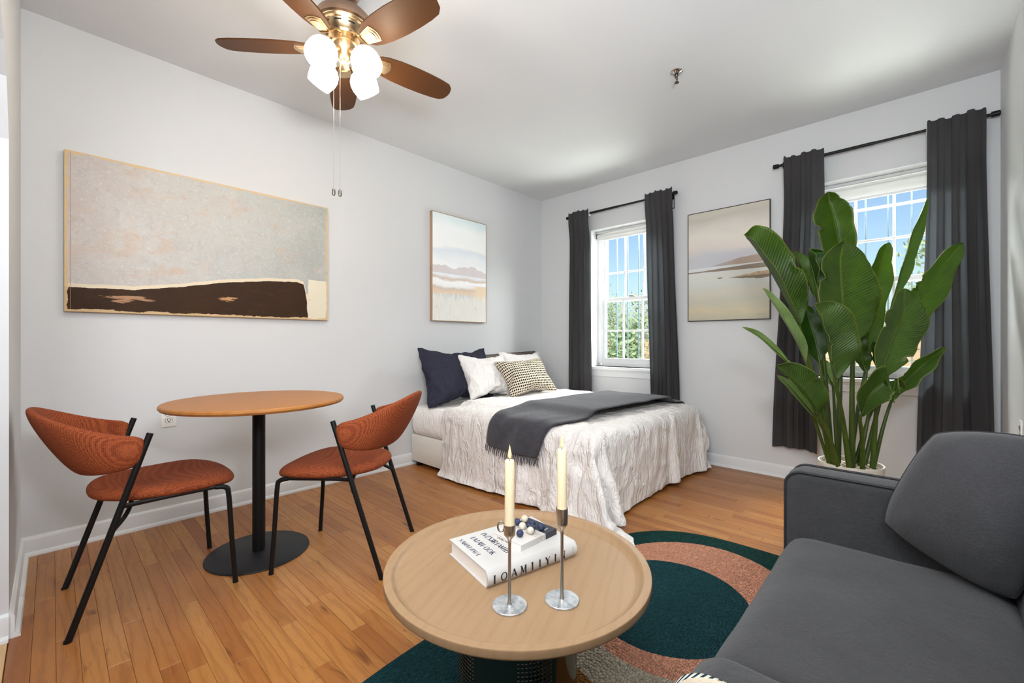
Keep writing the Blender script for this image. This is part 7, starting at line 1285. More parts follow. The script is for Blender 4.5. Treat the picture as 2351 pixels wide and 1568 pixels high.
def mk_throw():
    g = G('charcoal_fleece', .95, spec=.1)
    p = g.pos()
    n_ = g.noise(p, 120, 3, .7); n2 = g.noise(p, 14, 3)
    g.set(Base_Color=g.ramp(g.ma('ADD', g.ma('MULTIPLY', n_, .6), g.ma('MULTIPLY', n2, .4)), [(.3, (44, 43, 48)), (.7, (72, 71, 77))]))
    g.bump(n_, .8, .006); g.set(Sheen_Weight=.25)
    return g.m
M_throw = mk_throw()
th = sheet('throw_blanket', THROW, M_throw, None, .016)
tag(th, 'charcoal fringed throw laid across the duvet', 'blanket')
nx_, ny_, P_ = unpack(THROW)
b = NB(); r_ = random.Random(2)
for j in range(ny_ * 2 - 1):
    k = j // 2
    p = Vector(P_[k * nx_]) if j % 2 == 0 else (Vector(P_[k * nx_]) + Vector(P_[(k + 1) * nx_])) / 2
    inn = Vector(P_[k * nx_ + 1])
    d = (p - inn).normalized()
    d = (d + Vector((-.25, 0, -1.2))).normalized()
    L = r_.uniform(.035, .055)
    w_ = Vector((r_.uniform(-.3, .1), r_.uniform(-.3, .3), -1))
    tube(b, [p + Vector((-.006, 0, .002)), p + d * L * .5 + Vector((-.008, 0, 0)), p + d * L * .6 + w_.normalized() * L * .5 + Vector((-.006, 0, 0))], [.0035, .003, .002], 5)
fr = obj('fringe', b, M_throw, th); fr['kind'] = 'stuff'

# pillows
M_navy = mk_linen('navy_cotton', (44, 44, 58), (56, 56, 72), .6, 1.5)
M_pil = mk_linen('white_cotton', (232, 227, 224), (240, 236, 233), .5, 1.3)
def mk_dots():
    g = G('dotted_weave', .9, spec=.15)
    uv = g.n('ShaderNodeUVMap').outputs[0]
    x, y, z = g.sep(uv)
    wob = g.ma('MULTIPLY', g.ma('SUBTRACT', g.noise(uv, 9, 2), .5), .03)
    a_ = g.ma('MULTIPLY', g.ma('ADD', x, wob), 30.0); c_ = g.ma('MULTIPLY', g.ma('ADD', y, wob), 17.0)
    fx = g.ma('ABSOLUTE', g.ma('SUBTRACT', g.ma('FRACT', a_), .5)); fy = g.ma('ABSOLUTE', g.ma('SUBTRACT', g.ma('FRACT', c_), .5))
    dx = g.ma('POWER', g.ma('DIVIDE', fx, .34), 3); dy = g.ma('POWER', g.ma('DIVIDE', fy, .31), 3)
    jit = g.ma('MULTIPLY', g.noise(uv, 40, 2), .9)
    dd = g.ma('ADD', g.ma('ADD', dx, dy), jit)
    m_ = g.ma('LESS_THAN', dd, 1.6)
    g.set(Base_Color=g.mix(m_, g.mix(g.noise(uv, 160, 2), (204, 190, 168), (228, 217, 198)), (30, 26, 24)))
    g.bump(g.ma('ADD', g.ma('MULTIPLY', m_, .6), g.noise(uv, 120, 2)), .4, .005)
    return g.m
M_dots = mk_dots()
def pillow(name, label, cat, data, m, c, ux, uy, w, h, thick, group=None):
    b = pillow_bm(data)
    e = extent(data)
    sx, sy, sz = w / e[0], h / e[1], thick / e[2]
    bmesh.ops.scale(b, verts=list(b.verts), vec=(sx, sy, sz))
    o = obj(name, b, m, None, smooth=180, sub=2)
    tag(o, label, cat, group)
    if name == 'pillow': crumple(o, .11, .008)
    return place(o, c, ux, uy)
pillow('pillow', 'large dark navy pillow leaning against the wall at the head of the bed', 'pillow', PILLOW, M_navy, (2.475, 2.985, .752), (1, -.02, -.02), (-.02, .33, 1), .77, .56, .20, 'bed pillows')
pillow('pillow', 'front white pillow between the navy pillow and the dotted cushion', 'pillow', PILLOW, M_pil, (2.70, 2.845, .745), (1, -.08, -.02), (.10, .50, 1), .54, .46, .17, 'bed pillows')
pillow('pillow', 'white pillow behind the black and cream dotted cushion', 'pillow', PILLOW, M_pil, (3.31, 2.94, .755), (1, 0, -.02), (.0, .36, 1), .64, .46, .17, 'bed pillows')
pillow('cushion', 'black and cream dotted cushion at the front of the bed pillows', 'cushion', CUSHION, M_dots, (3.05, 2.68, .735), (1, -.06, .035), (.06, .72, 1), .64, .40, .17, 'bed pillows')
t = thing('headrest_pad', 'brown leather headrest pad on the wall behind the white pillows', 'headrest', (3.33, 3.17, .84))
b = NB(); soft_box(b, -.41, .41, -.045, .03, -.10, .10, .035, 0, 10)
hp = obj('pad', b, G('brown_leather', .5, (84, 70, 64)).m, t, smooth=180, sub=1)
b = NB(); tube(b, [(-.40, -.02, .094), (.40, -.02, .094)], .006, 8); obj('piping', b, plain('dark_brown_piping', (58, 46, 42), .5), hp)
t.rotation_euler = (0, R(-2.0), 0)

# ------------------------------------------------------------------ rug
def mk_rug():
    g = G('looped_wool', .95, spec=.1)
    x, y, z = g.sep(g.pos())
    nz = g.ma('MULTIPLY', g.ma('SUBTRACT', g.noise(g.pos(), 30, 2), .5), .03)
    def ell(cx_, cy_, rx, ry):
        a_ = g.ma('POWER', g.ma('DIVIDE', g.ma('SUBTRACT', x, cx_), rx), 2.0); c_ = g.ma('POWER', g.ma('DIVIDE', g.ma('SUBTRACT', y, cy_), ry), 2.0)
        return g.ma('LESS_THAN', g.ma('ADD', g.ma('ADD', a_, c_), nz), 1.0)
    v = g.noise(g.pos(), 90, 3, .7); v2 = g.noise(g.pos(), 3, 2)
    tint = g.ma('ADD', g.ma('MULTIPLY', v, .7), g.ma('MULTIPLY', v2, .3))
    teal = g.mix(tint, (14, 50, 58), (32, 80, 84)); teal2 = g.mix(tint, (12, 46, 44), (30, 78, 72))
    salmon = g.mix(tint, (198, 124, 98), (230, 172, 142)); beige = g.mix(tint, (172, 160, 140), (204, 192, 170)); ochre = g.mix(tint, (126, 80, 34), (170, 116, 60))
    c = g.mix(g.rng(x, .9, 1.9), teal, teal2)
    c = g.mix(ell(1.60, .66, .64, .40), c, ochre)
    c = g.mix(ell(1.68, .68, .545, .42), c, beige)
    c = g.mix(ell(1.80, .70, .515, .42), c, salmon)
    c = g.mix(ell(1.705, .745, .335, .31), c, teal)
    g.set(Base_Color=c)
    lp = g.vor(g.map(g.pos(), (75, 130, 75)), 1.0, rand=.6)
    g.bump(g.ma('SUBTRACT', 1.0, g.ma('ADD', lp, g.ma('MULTIPLY', v, .3))), 1.0, .03)
    return g.m
b = NB()
N = 120; rg = []
for s_, z in ((0, .011), (.5, .0115), (.93, .012), (.975, .0115), (.992, .009), (1.0, .005), (.998, .0005), (.9, .0005), (0, .0005)):
    if s_ == 0: rg.append([b.verts.new((1.25, .545, z))]); continue
    ring = []
    for k in range(N):
        a_ = 2 * PI * k / N; e = 2 / 3.2
        X = math.copysign(abs(math.cos(a_)) ** e, math.cos(a_)); Y = math.copysign(abs(math.sin(a_)) ** e, math.sin(a_))
        ring.append(b.verts.new((1.25 + 1.205 * X * s_, .545 + .735 * Y * s_, z)))
    rg.append(ring)
for A, B in zip(rg, rg[1:]):
    for k in range(N):
        k2 = (k + 1) % N
        if len(A) == 1: b.faces.new((A[0], B[k], B[k2]))
        elif len(B) == 1: b.faces.new((A[k], A[k2], B[0]))
        else: b.faces.new((A[k], A[k2], B[k2], B[k]))
tag(obj('rug', b, mk_rug(), smooth=50), 'dark teal looped rug with salmon and beige arcs under the coffee table', 'rug')

# ------------------------------------------------------------------ sofa
def mk_sofa():
    g = G('charcoal_upholstery', .88, spec=.2)
    p = g.pos()
    f = g.noise(g.map(p, (30, 160, 60)), 3, 3, .6); f2 = g.noise(g.map(p, (160, 30, 60)), 3, 3, .6)
    big = g.noise(p, 5, 3, .6, .6)
    t_ = g.ma('ADD', g.ma('MULTIPLY', g.ma('ADD', f, f2), .3), g.ma('MULTIPLY', big, .4))
    g.set(Base_Color=g.ramp(t_, [(.32, (46, 46, 48)), (.68, (66, 66, 68))]))
    g.bump(g.ma('ADD', g.ma('ADD', f, f2), g.ma('MULTIPLY', g.noise(g.map(p, (1, 1, .5)), 9, 3, .6, 1.0), 2.2)), .38, .006)
    g.set(Sheen_Weight=.15)
    return g.m
M_sofa = mk_sofa()
M_pipe = plain('black_piping', (30, 30, 33), .7)
sofa = thing('sofa', 'charcoal grey upholstered sofa along the right wall', 'sofa', (1.10, 0, 0))
SX = 1.10
def sb(*a_, **k):
    b = NB(); a_ = list(a_); a_[0] -= SX; a_[1] -= SX; soft_box(b, *a_, **k); return b
obj('base', sb(.61, 1.90, -.335, .30, .10, .26, .02, n=8), M_sofa, sofa, smooth=180)
obj('back', sb(.61, 1.90, -.338, -.19, .18, .66, .045, n=12, wob=.003), M_sofa, sofa, smooth=180, sub=1)
def arm_path(y0, y1, z0, z1, r0, r1, inset=0, n_=10):
    """side outline of an arm: up the front, over the rounded corner, back along the top"""
    y0, y1, z1 = y0 + inset, y1 - inset, z1 - inset
    P = [(y1, z0)]
    P += [(y1 - r1 + r1 * math.cos(q), z1 - r1 + r1 * math.sin(q)) for q in [PI / 2 * k / n_ for k in range(n_ + 1)]]
    P += [(y0 + r0 - r0 * math.sin(q), z1 - r0 + r0 * math.cos(q)) for q in [PI / 2 * k / n_ for k in range(n_ + 1)]]
    P.append((y0, z0))
    return P
for x0, x1, zt_, yf_, rf_ in ((1.780, 1.905, .605, .345, .05), (.600, .862, .476, .318, .07)):
    b = NB(); rings = []
    for xx, ins in ((x0 + .0, .030), (x0 - .003, .014), (x0 + .002, .004), (x0 + .014, 0), ((x0 + x1) / 2, -.005), (x1 - .014, 0), (x1 - .002, .004), (x1 + .003, .014), (x1, .030)):
        rings.append([(xx - SX, y_, z_) for y_, z_ in arm_path(-.338, yf_, .10, zt_, .03, rf_, ins)])
    loft(b, rings)
    a_ = obj('arm', b, M_sofa, sofa, smooth=60)
    for xx in ((x0, x1) if zt_ > .5 else ()):
        b = NB(); tube(b, [(xx - SX, y_, z_) for y_, z_ in arm_path(-.338, yf_, .10, zt_, .03, rf_, -.001)], .0042, 8)
        obj('piping', b, M_pipe, a_)
def seat(x0, x1, z1, seed):
    return obj('seat_cushion', sb(x0, x1, -.20, .337, .255, z1, (.06, .085, .075), crown=.012, n=18, wob=.006, seed=seed), M_sofa, sofa, smooth=180, sub=1)
seat(.915, 1.782, .402, 1)
for sx in (.68, 1.84):
    for sy in (-.28, .25):
        b = NB(); lathe(b, [(0, .0125 if sy > 0 else .0125), (.016, .0125), (.022, .105), (0, .105)], 16, sx - SX, sy); obj('leg', b, M_black, sofa)
QA, QB, QC, QD = Vector((1.712, .088, .512)), Vector((1.634, -.180, .404)), Vector((1.765, -.030, .800)), Vector((1.690, -.262, .812))
nrm_ = (QB - QA).cross(QC - QA).normalized()
b = NB(); n_ = 26
def cush(u, v, sg):
    ax, ay = abs(u), abs(v)
    k = 1 - .075 * (ax * ay) ** 3
    bul = .05
    p = Vector((u * k * (1 + bul * (1 - ay * ay) * ax), v * k * (1 + bul * (1 - ax * ax) * ay)))
    t_ = max(0, 1 - ax ** 3.2) ** .55 * max(0, 1 - ay ** 3.2) ** .55
    q = QA.lerp(QB, (p.x + 1) / 2).lerp(QC.lerp(QD, (p.x + 1) / 2), (p.y + 1) / 2)
    rim = (1 - t_) * .5 + .15
    wr_ = .006 * rim * noise.noise(Vector((u * 2.5, v * 2.5, sg * 3)) * 3) + .004 * noise.noise(Vector((u * 3 + v, v * 9 * (1 if ay < ax else .3), 5)))
    return q + nrm_ * sg * (.088 * t_ + wr_ * min(1, t_ * 3))
gr = {}
for sg in (1, -1):
    for i in range(n_ + 1):
        for j in range(n_ + 1):
            u, v = math.sin((-1 + 2 * i / n_) * PI / 2), math.sin((-1 + 2 * j / n_) * PI / 2)
            edge = i in (0, n_) or j in (0, n_)
            gr[sg, i, j] = gr[1, i, j] if (edge and sg < 0) else b.verts.new(cush(u, v, sg))
    for i in range(n_):
        for j in range(n_):
            b.faces.new([gr[sg, i, j], gr[sg, i + 1, j], gr[sg, i + 1, j + 1], gr[sg, i, j + 1]])
cu = obj('cushion', b, M_sofa, None, smooth=180, sub=1)
tag(cu, 'charcoal scatter cushion leaning in the corner of the sofa', 'cushion')
b = NB(); rimv = [(i, 0) for i in range(n_)] + [(n_, j) for j in range(n_)] + [(n_ - i, n_) for i in range(n_)] + [(0, n_ - j) for j in range(n_)]
tube(b, [cush(math.sin((-1 + 2 * i / n_) * PI / 2), math.sin((-1 + 2 * j / n_) * PI / 2), 1) for i, j in rimv], .003, 6, closed=True)
obj('seam', b, M_pipe, cu)
# folded blanket on the near seat cushion
def mk_stripe():
    g = G('teal_cream_weave', .95, spec=.1)
    x, y, z = g.sep(g.co('Object'))
    tooth = g.ma('MULTIPLY', g.ma('ABSOLUTE', g.ma('SUBTRACT', g.ma('FRACT', g.ma('MULTIPLY', x, 14.0)), .5)), .9)
    st = g.ma('FRACT', g.ma('ADD', g.ma('MULTIPLY', y, 85.0), g.ma('MULTIPLY', x, 55.0)))
    bandv = g.ma('FRACT', g.ma('ADD', g.ma('MULTIPLY', x, 9.0), g.ma('MULTIPLY', y, 2.0)))
    c = g.mix(g.ma('LESS_THAN', st, .52), (26, 62, 78), (214, 206, 188))
    c = g.mix(g.ma('LESS_THAN', bandv, .45), c, (206, 194, 174))
    c = g.mix(g.ma('GREATER_THAN', bandv, .92), c, (26, 62, 78))
    g.set(Base_Color=c); g.bump(g.noise(g.co('Object'), 220, 2), .7, .005)
    return g.m
t = thing('throw_blanket', 'teal and cream woven blanket over the near sofa armrest', 'blanket', (.71, .271, .4815))
b = NB()
prof = [(-.16, .004), (-.08, .005), (-.02, .003), (.012, -.008), (.036, -.030), (.049, -.06), (.052, -.10), (.053, -.16)]
n = 26; V = []
for i in range(n):
    u = i / (n - 1)
    row = []
    cur = catmull([(0, p[0], p[1]) for p in prof], 26)
    for q in cur:
        row.append(b.verts.new((-.105 + .165 * u, q.y, q.z + .002 * math.sin(u * 19 + q.y * 20))))
    V.append(row)
for A, B in zip(V, V[1:]):
    for k in range(len(A) - 1): b.faces.new((A[k], B[k], B[k + 1], A[k + 1]))
bl = obj('cloth', b, mk_stripe(), t, smooth=180); md = bl.modifiers.new('thickness', 'SOLIDIFY'); md.thickness = .008; md.offset = 1
b = NB()
for k in range(26):
    x_ = -.10 + .155 * k / 25
    tube(b, [(x_, .052, -.16), (x_ + .003, .055, -.185), (x_, .053, -.21)], .0035, 5)
f_ = obj('fringe', b, plain('cream_fringe', (206, 196, 176), .95), t); f_['kind'] = 'stuff'

# ------------------------------------------------------------------ coffee table
CX, CY = .939, .863
M_pale = mk_wood('pale_oak', (160, 131, 100), (150, 121, 90), (130, 100, 70), 'X', 1.0, .42, .5)
t = thing('coffee_table', 'round pale oak tray coffee table on a perforated metal drum', 'table', (CX, CY, 0), R(22))
b = NB()
lathe(b, [(0, .401), (.334, .401), (.340, .402), (.346, .4055), (.3515, .411), (.3565, .4178), (.3585, .4192), (.360, .4195), (.361, .4195), (.3755, .4195), (.3765, .4195), (.3782, .4190), (.379, .4175), (.379, .4165), (.379, .402), (.3775, .398), (.366, .388), (.361, .386), (0, .386)], 128)
obj('tray_top', b, M_pale, t, smooth=40)
M_drum = G('dark_polished_metal', .14, (120, 116, 106), .95); M_drum = M_drum.m
b = NB()
RD, nc, nr, z0, z1 = .174, 108, 35, .014, .383
def cyl(u, z): a_ = 2 * PI * u / nc; return b.verts.new((RD * math.cos(a_), RD * math.sin(a_), z))
dz = (z1 - z0) / nr
grid_ = [[cyl(i, z0 + dz * j) for i in range(nc)] for j in range(nr + 1)]
for j in range(nr):
    for i in range(nc):
        q = [grid_[j][i], grid_[j][(i + 1) % nc], grid_[j + 1][(i + 1) % nc], grid_[j + 1][i]]
        ang = i / nc * 2 * PI
        sz = .11 + .34 * max(0, math.sin(ang * 5 + 1.7)) ** 1.2 * (.75 + .25 * math.sin(j * .5))
        if sz < .13 or j in (0, nr - 1):
            b.faces.new(q); continue
        inn = [cyl(i + .5 + sz * math.cos(a_), z0 + dz * (j + .5) + dz * sz * math.sin(a_)) for a_ in [R(-135 + 45 * k) for k in range(8)]]
        for k in range(4):
            A, B = q[k], q[(k + 1) % 4]
            i0, i1, i2 = inn[2 * k], inn[2 * k + 1], inn[(2 * k + 2) % 8]
            b.faces.new((A, B, i1)); b.faces.new((A, i1, i0)); b.faces.new((B, i2, i1))
dr = obj('drum_base', b, M_drum, t, smooth=40)
md = dr.modifiers.new('thickness', 'SOLIDIFY'); md.thickness = .0015; md.offset = -1
b = NB(); lathe(b, [(.1765, .0125), (.1765, .020), (.170, .020), (.170, .0125)], 64, closed=True); obj('foot_ring', b, M_drum, t)

# books: stroke-built serif capitals
GL = {
 'I': [(.3, 0, .3, 1, 2)], '1': [(.32, 0, .32, 1, 2), (.32, 1, .12, .82, 1)], 'A': [(0, 0, .36, 1, 1), (.36, 1, .74, 0, 2), (.15, .34, .6, .34, 1)], 'V': [(0, 1, .36, 0, 2), (.36, 0, .72, 1, 1)],
 'M': [(.06, 0, .1, 1, 1), (.1, 1, .42, .1, 2), (.42, .1, .76, 1, 1), (.76, 1, .8, 0, 2)], 'Y': [(.36, 0, .36, .48, 2), (.36, .48, .02, 1, 2), (.36, .48, .72, 1, 1)], 'N': [(.06, 0, .06, 1, 1), (.06, 1, .68, 0, 2), (.68, 0, .68, 1, 1)],
 'H': [(.08, 0, .08, 1, 2), (.64, 0, .64, 1, 2), (.08, .5, .64, .5, 1)], 'Z': [(.02, 1, .62, 1, 1), (.62, 1, .02, 0, 2), (.02, 0, .64, 0, 1)], 'K': [(.08, 0, .08, 1, 2), (.08, .45, .62, 1, 1), (.25, .6, .66, 0, 2)],
 'L': [(.08, 0, .08, 1, 2), (.08, 0, .56, 0, 1)], 'T': [(.34, 0, .34, 1, 2), (0, 1, .68, 1, 1)], '-': [(.05, .45, .4, .45, 1)], 'R': [(.08, 0, .08, 1, 2), (.08, 1, .42, 1, 1), (.42, 1, .56, .75, 2), (.56, .75, .4, .5, 1), (.08, .5, .4, .5, 1), (.34, .5, .66, 0, 2)],
 'Q': [(.7, .5, .6, -.12, 1)], 'U': [(.08, 1, .08, .25, 2), (.08, .25, .36, 0, 1), (.36, 0, .62, .25, 1), (.62, .25, .62, 1, 1)], 'S': [(.56, .85, .3, 1, 1), (.3, 1, .08, .76, 1), (.08, .76, .55, .3, 2), (.55, .3, .3, 0, 1), (.3, 0, .06, .15, 1)],
}
WID = {'I': .6, '1': .6, 'M': .9, '-': .5, 'O': .95, 'Q': .95}
def lettering(bm, text, size, origin, ux, uy, spacing=.2, depth=.0003, mirror=()):
    ux, uy, o = Vector(ux).normalized(), Vector(uy).normalized(), Vector(origin)
    un = ux.cross(uy)
    x = 0
    def stroke(x0, y0, x1, y1, th):
        a_, c_ = Vector((x0, y0, 0)), Vector((x1, y1, 0))
        d = (c_ - a_).normalized(); n_ = Vector((-d.y, d.x, 0)) * th / 2
        P = [a_ - n_, c_ - n_, c_ + n_, a_ + n_]
        W = [o + (ux * p.x + uy * p.y) * size for p in P]
        lo = [bm.verts.new(w - un * .0002) for w in W]; hi = [bm.verts.new(w + un * depth) for w in W]
        bm.faces.new(hi)
        for k in range(4): bm.faces.new((lo[k], lo[(k + 1) % 4], hi[(k + 1) % 4], hi[k]))
    for i, chh in enumerate(text):
        w = WID.get(chh, .74)
        mir = i in mirror
        fx = (lambda v: x + (w - v if mir else v))
        if chh in 'OQ':
            m_ = 14
            for k in range(m_):
                a0, a1 = 2 * PI * k / m_, 2 * PI * (k + 1) / m_
                stroke(fx(.45 + .40 * math.cos(a0)), .5 + .5 * math.sin(a0), fx(.45 + .40 * math.cos(a1)), .5 + .5 * math.sin(a1), .06 + .09 * abs(math.cos((a0 + a1) / 2)))
        for (x0, y0, x1, y1, k) in GL.get(chh, ()):
            stroke(fx(x0), y0, fx(x1), y1, .21 if k == 2 else .07)
            if abs(x0 - x1) < .15 and chh not in 'SUQ':
                for yy in (y0, y1):
                    if yy in (0, 1):
                        xx = x0 if yy == y0 else x1
                        stroke(fx(xx - .14), yy, fx(xx + .14), yy, .045)
        x += w + spacing
    return x * size
M_paper = plain('book_cover_white', (192, 190, 187), .42)
M_pages = G('page_block', .8); _p = M_pages.co('Object'); M_pages.set(Base_Color=M_pages.mix(M_pages.wave(_p, 400, 1, 1, 1, 'Z'), (226, 216, 208), (240, 234, 228))); M_pages = M_pages.m
M_ink = plain('navy_ink', (40, 48, 70), .6)
M_inkb = plain('black_ink', (24, 24, 28), .6)
TT = .401
W_, D_, T_ = .316, .228, .047
bk = thing('book', 'large white hardback lettered IOAM1IYIN on its spine, lying on the coffee table', 'book', (.9715, .9125, TT), R(-12.9))
b = NB()
hw, hd = W_ / 2, D_ / 2
def half_round(z0, z1, y, n_=10, bulge=.012): return [(y - bulge * math.sin(PI * k / n_) ** .8, z0 + (z1 - z0) * k / n_) for k in range(n_ + 1)]
outer = [(hd, 0)] + half_round(0, T_, -hd + .006) + [(hd, T_), (hd, T_ - .003)] + half_round(.003, T_ - .003, -hd + .009)[::-1] + [(hd, .003)]
loft(b, [[(x_, y_, z_) for y_, z_ in outer] for x_ in (-hw, hw)])
cv = obj('cover', b, M_paper, bk, smooth=40)
b = NB(); box(b, -hw + .005, hw - .005, -hd + .008, hd - .006, .0031, T_ - .0031); obj('pages', b, M_pages, bk)
b = NB(); lettering(b, 'IOAM1IYIN', .0215, (-hw + .014, -hd - .0062, .012), (1, 0, 0), (0, 0, 1), .66); obj('spine_title', b, M_inkb, cv, smooth=0)
for tx, ts, xx, yy, sp, mr in (('IVZZRRIAMIH', .0178, -.060, .094, .06, (3, 4)), ('IAIAH-QOK', .0178, -.101, .088, .10, ()), ('SAMAIVAUI', .0150, -.139, .092, .16, (2, 5))):
    b = NB(); lettering(b, tx, ts, (xx, yy, T_), (0, -1, 0), (1, 0, 0), sp, .0003, mr)
    obj('cover_title', b, M_ink, cv, smooth=0)
b = NB(); 
for k in range(6): box(b, hw - .018, hw - .0165, -hd - .0064, -hd - .0058, .014 + k * .004, .0165 + k * .004)
obj('publisher_mark', b, plain('grey_ink', (120, 120, 124), .6), cv, smooth=0)
sbk = thing('book', 'small pale paperback with a dark navy end, on top of the large book', 'book', (1.019, .902, TT + T_), R(-2))
w2, d2, t2 = .162, .122, .018
b = NB(); box(b, -w2 / 2 + .001, w2 / 2 - .002, -d2 / 2 + .002, d2 / 2 - .001, .001, t2 - .001); obj('pages', b, M_pages, sbk)
def mk_cover2():
    g = G('marbled_cover', .4)
    x, y, z = g.sep(g.co('Object'))
    m_ = g.noise(g.map(g.co('Object'), (120, 16, 20)), 2, 4, .7, 1.2)
    c = g.mix(g.ma('MULTIPLY', g.rng(m_, .48, .62), g.ma('GREATER_THAN', x, -.012)), (200, 196, 192), (150, 140, 130))
    c = g.mix(g.ma('GREATER_THAN', x, .028), c, (42, 43, 56))
    g.set(Base_Color=c)
    return g.m
b = NB(); box(b, -w2 / 2, w2 / 2, -d2 / 2, d2 / 2, t2 - .001, t2, 0); box(b, -w2 / 2, w2 / 2, -d2 / 2, d2 / 2, 0, .001); box(b, -w2 / 2, w2 / 2, -d2 / 2, -d2 / 2 + .001, .001, t2 - .001)
c2 = obj('cover', b, mk_cover2(), sbk)
b = NB(); lettering(b, 'AIL', .009, (.040, -.030, t2), (1, .25, 0), (-.25, 1, 0), .25); lettering(b, 'OIA', .006, (.046, -.045, t2), (1, .25, 0), (-.25, 1, 0), .25); lettering(b, 'IS', .006, (.058, .03, t2), (1, .25, 0), (-.25, 1, 0), .25)
obj('cover_lettering', b, M_white, c2, smooth=0)
b = NB(); lettering(b, 'IVAZIIA', .006, (-w2 / 2 - .0001, .04, .006), (0, -1, 0), (0, 0, 1), .4); obj('spine_lettering', b, M_inkb, c2, smooth=0)

def mk_berry(name, c1, c2):
    g = G(name, .5, spec=.35)
    p = g.co('Object')
    g.set(Base_Color=g.ramp(g.ma('ADD', g.ma('MULTIPLY', g.noise(p, 90, 4, .6), .6), g.ma('MULTIPLY', g.noise(p, 500, 2), .4)), [(.35, c1), (.65, c2)]))
    g.bump(g.noise(p, 300, 2), .15, .002)
    return g.m
M_blue = mk_berry('blueberry_skin', (30, 34, 54), (66, 78, 108)); M_cream = mk_berry('white_berry_skin', (188, 176, 156), (226, 218, 200))
BZ = TT + T_ + t2
berries = [
 ('blue', 1.031, .946, .0112, 'back left dark blue ball on the small book, beside the candle'), ('white', 1.064, .944, .0118, 'back cream ball, farthest from the camera on the small book'),
 ('white', 1.020, .914, .0112, 'cream ball in the middle of the left row on the small book'), ('blue', 1.058, .907, .0112, 'dark blue ball right of the middle, in front of the back cream ball'),
 ('blue', 1.0395, .9045, .0078, 'smallest dark blue ball, wedged in the middle of the cluster'), ('blue', 1.032, .8835, .0102, 'dark blue ball half hidden between the right cream ball and the rightmost blue ball'),
 ('white', 1.011, .873, .0112, 'front cream ball, right of the front blue ball'), ('blue', 1.055, .866, .0114, 'rightmost dark blue ball on the small book, next to the white lettering'),
 ('blue', .975, .884, .0112, 'front dark blue ball, nearest the candle holder')]
for kind, x_, y_, r_, lab in berries:
    o = thing('decor_ball', lab, 'ball', (x_, y_, BZ + r_ - .0002), 0, 'decorative balls on the small book')
    b = NB(); pr = [(0, -r_)] + [(r_ * math.sin(PI * k / 14), -r_ * math.cos(PI * k / 14)) for k in range(1, 13)] + [(r_ * .26, r_ * .955), (r_ * .20, r_ * .90), (0, r_ * .88)]
    lathe(b, pr, 22)
    o2 = obj('ball', b, M_blue if kind == 'blue' else M_cream, o, smooth=180)
    b = NB()
    for k in range(5):
        a_ = k * 2 * PI / 5
        pts = [Vector((r_ * rr * math.cos(a_ + da), r_ * rr * math.sin(a_ + da), r_ * zz_)) for rr, da, zz_ in ((.20, -.5, .93), (.40, 0, .965), (.20, .5, .93))]
        up_ = [p + Vector((0, 0, r_ * .04)) for p in pts]
        lo = [b.verts.new(p) for p in pts]; hi = [b.verts.new(p) for p in up_]
        b.faces.new(hi); b.faces.new(lo[::-1])
        for q in range(3): b.faces.new((lo[q], lo[(q + 1) % 3], hi[(q + 1) % 3], hi[q]))
    obj('crown', b, M_blue if kind == 'blue' else mk_berry('cream_crown', (160, 146, 124), (190, 178, 156)), o, smooth=0)
    tilt = random.uniform(-.5, .5)
    for chd in (o2,): pass
    o.rotation_euler = (tilt * .6, -.5 + tilt * .3, tilt * 3)

# ------------------------------------------------------------------ candlesticks and candles
def mk_nickel():
    g = G('brushed_nickel', .28, (196, 192, 186), 1)
    g.bump(g.noise(g.map(g.co('Object'), (60, 60, 6)), 6, 3), .05, .002)
    return g.m
M_nick = mk_nickel()
def mk_bright():
    g = G('worn_steel_disc', .32, metal=.85)
    n_ = g.noise(g.co('Object'), 45, 5, .7, .6)
    g.set(Base_Color=g.ramp(n_, [(.35, (176, 182, 188)), (.65, (226, 230, 234))]))
    g.set(Roughness=g.rng(n_, .3, .7, .25, .5))
    return g.m
M_disc = mk_bright()
M_wax = G('ivory_wax', .45, (222, 206, 172), 0, .4); M_wax.b.inputs['Subsurface Weight'].default_value = .45; M_wax.b.inputs['Subsurface Radius'].default_value = (.02, .012, .006); M_wax.b.inputs['Subsurface Scale'].default_value = .6
M_wax = M_wax.m
def mk_flame():
    m = bpy.data.materials.new('flame'); m.use_nodes = True; t_ = m.node_tree; t_.nodes.clear()
    o_ = t_.nodes.new('ShaderNodeOutputMaterial'); e_ = t_.nodes.new('ShaderNodeEmission')
    lw = t_.nodes.new('ShaderNodeLayerWeight'); lw.inputs[0].default_value = .5; cr = t_.nodes.new('ShaderNodeValToRGB')
    t_.links.new(lw.outputs['Facing'], cr.inputs[0])
    el = cr.color_ramp.elements; el[0].color = (1, .88, .58, 1); el[1].color = (1, .36, .08, 1); x_ = el.new(.45); x_.color = (1, .72, .30, 1)
    t_.links.new(cr.outputs[0], e_.inputs[0]); e_.inputs[1].default_value = 1.1
    t_.links.new(e_.outputs[0], o_.inputs[0])
    return m
M_flame = mk_flame()
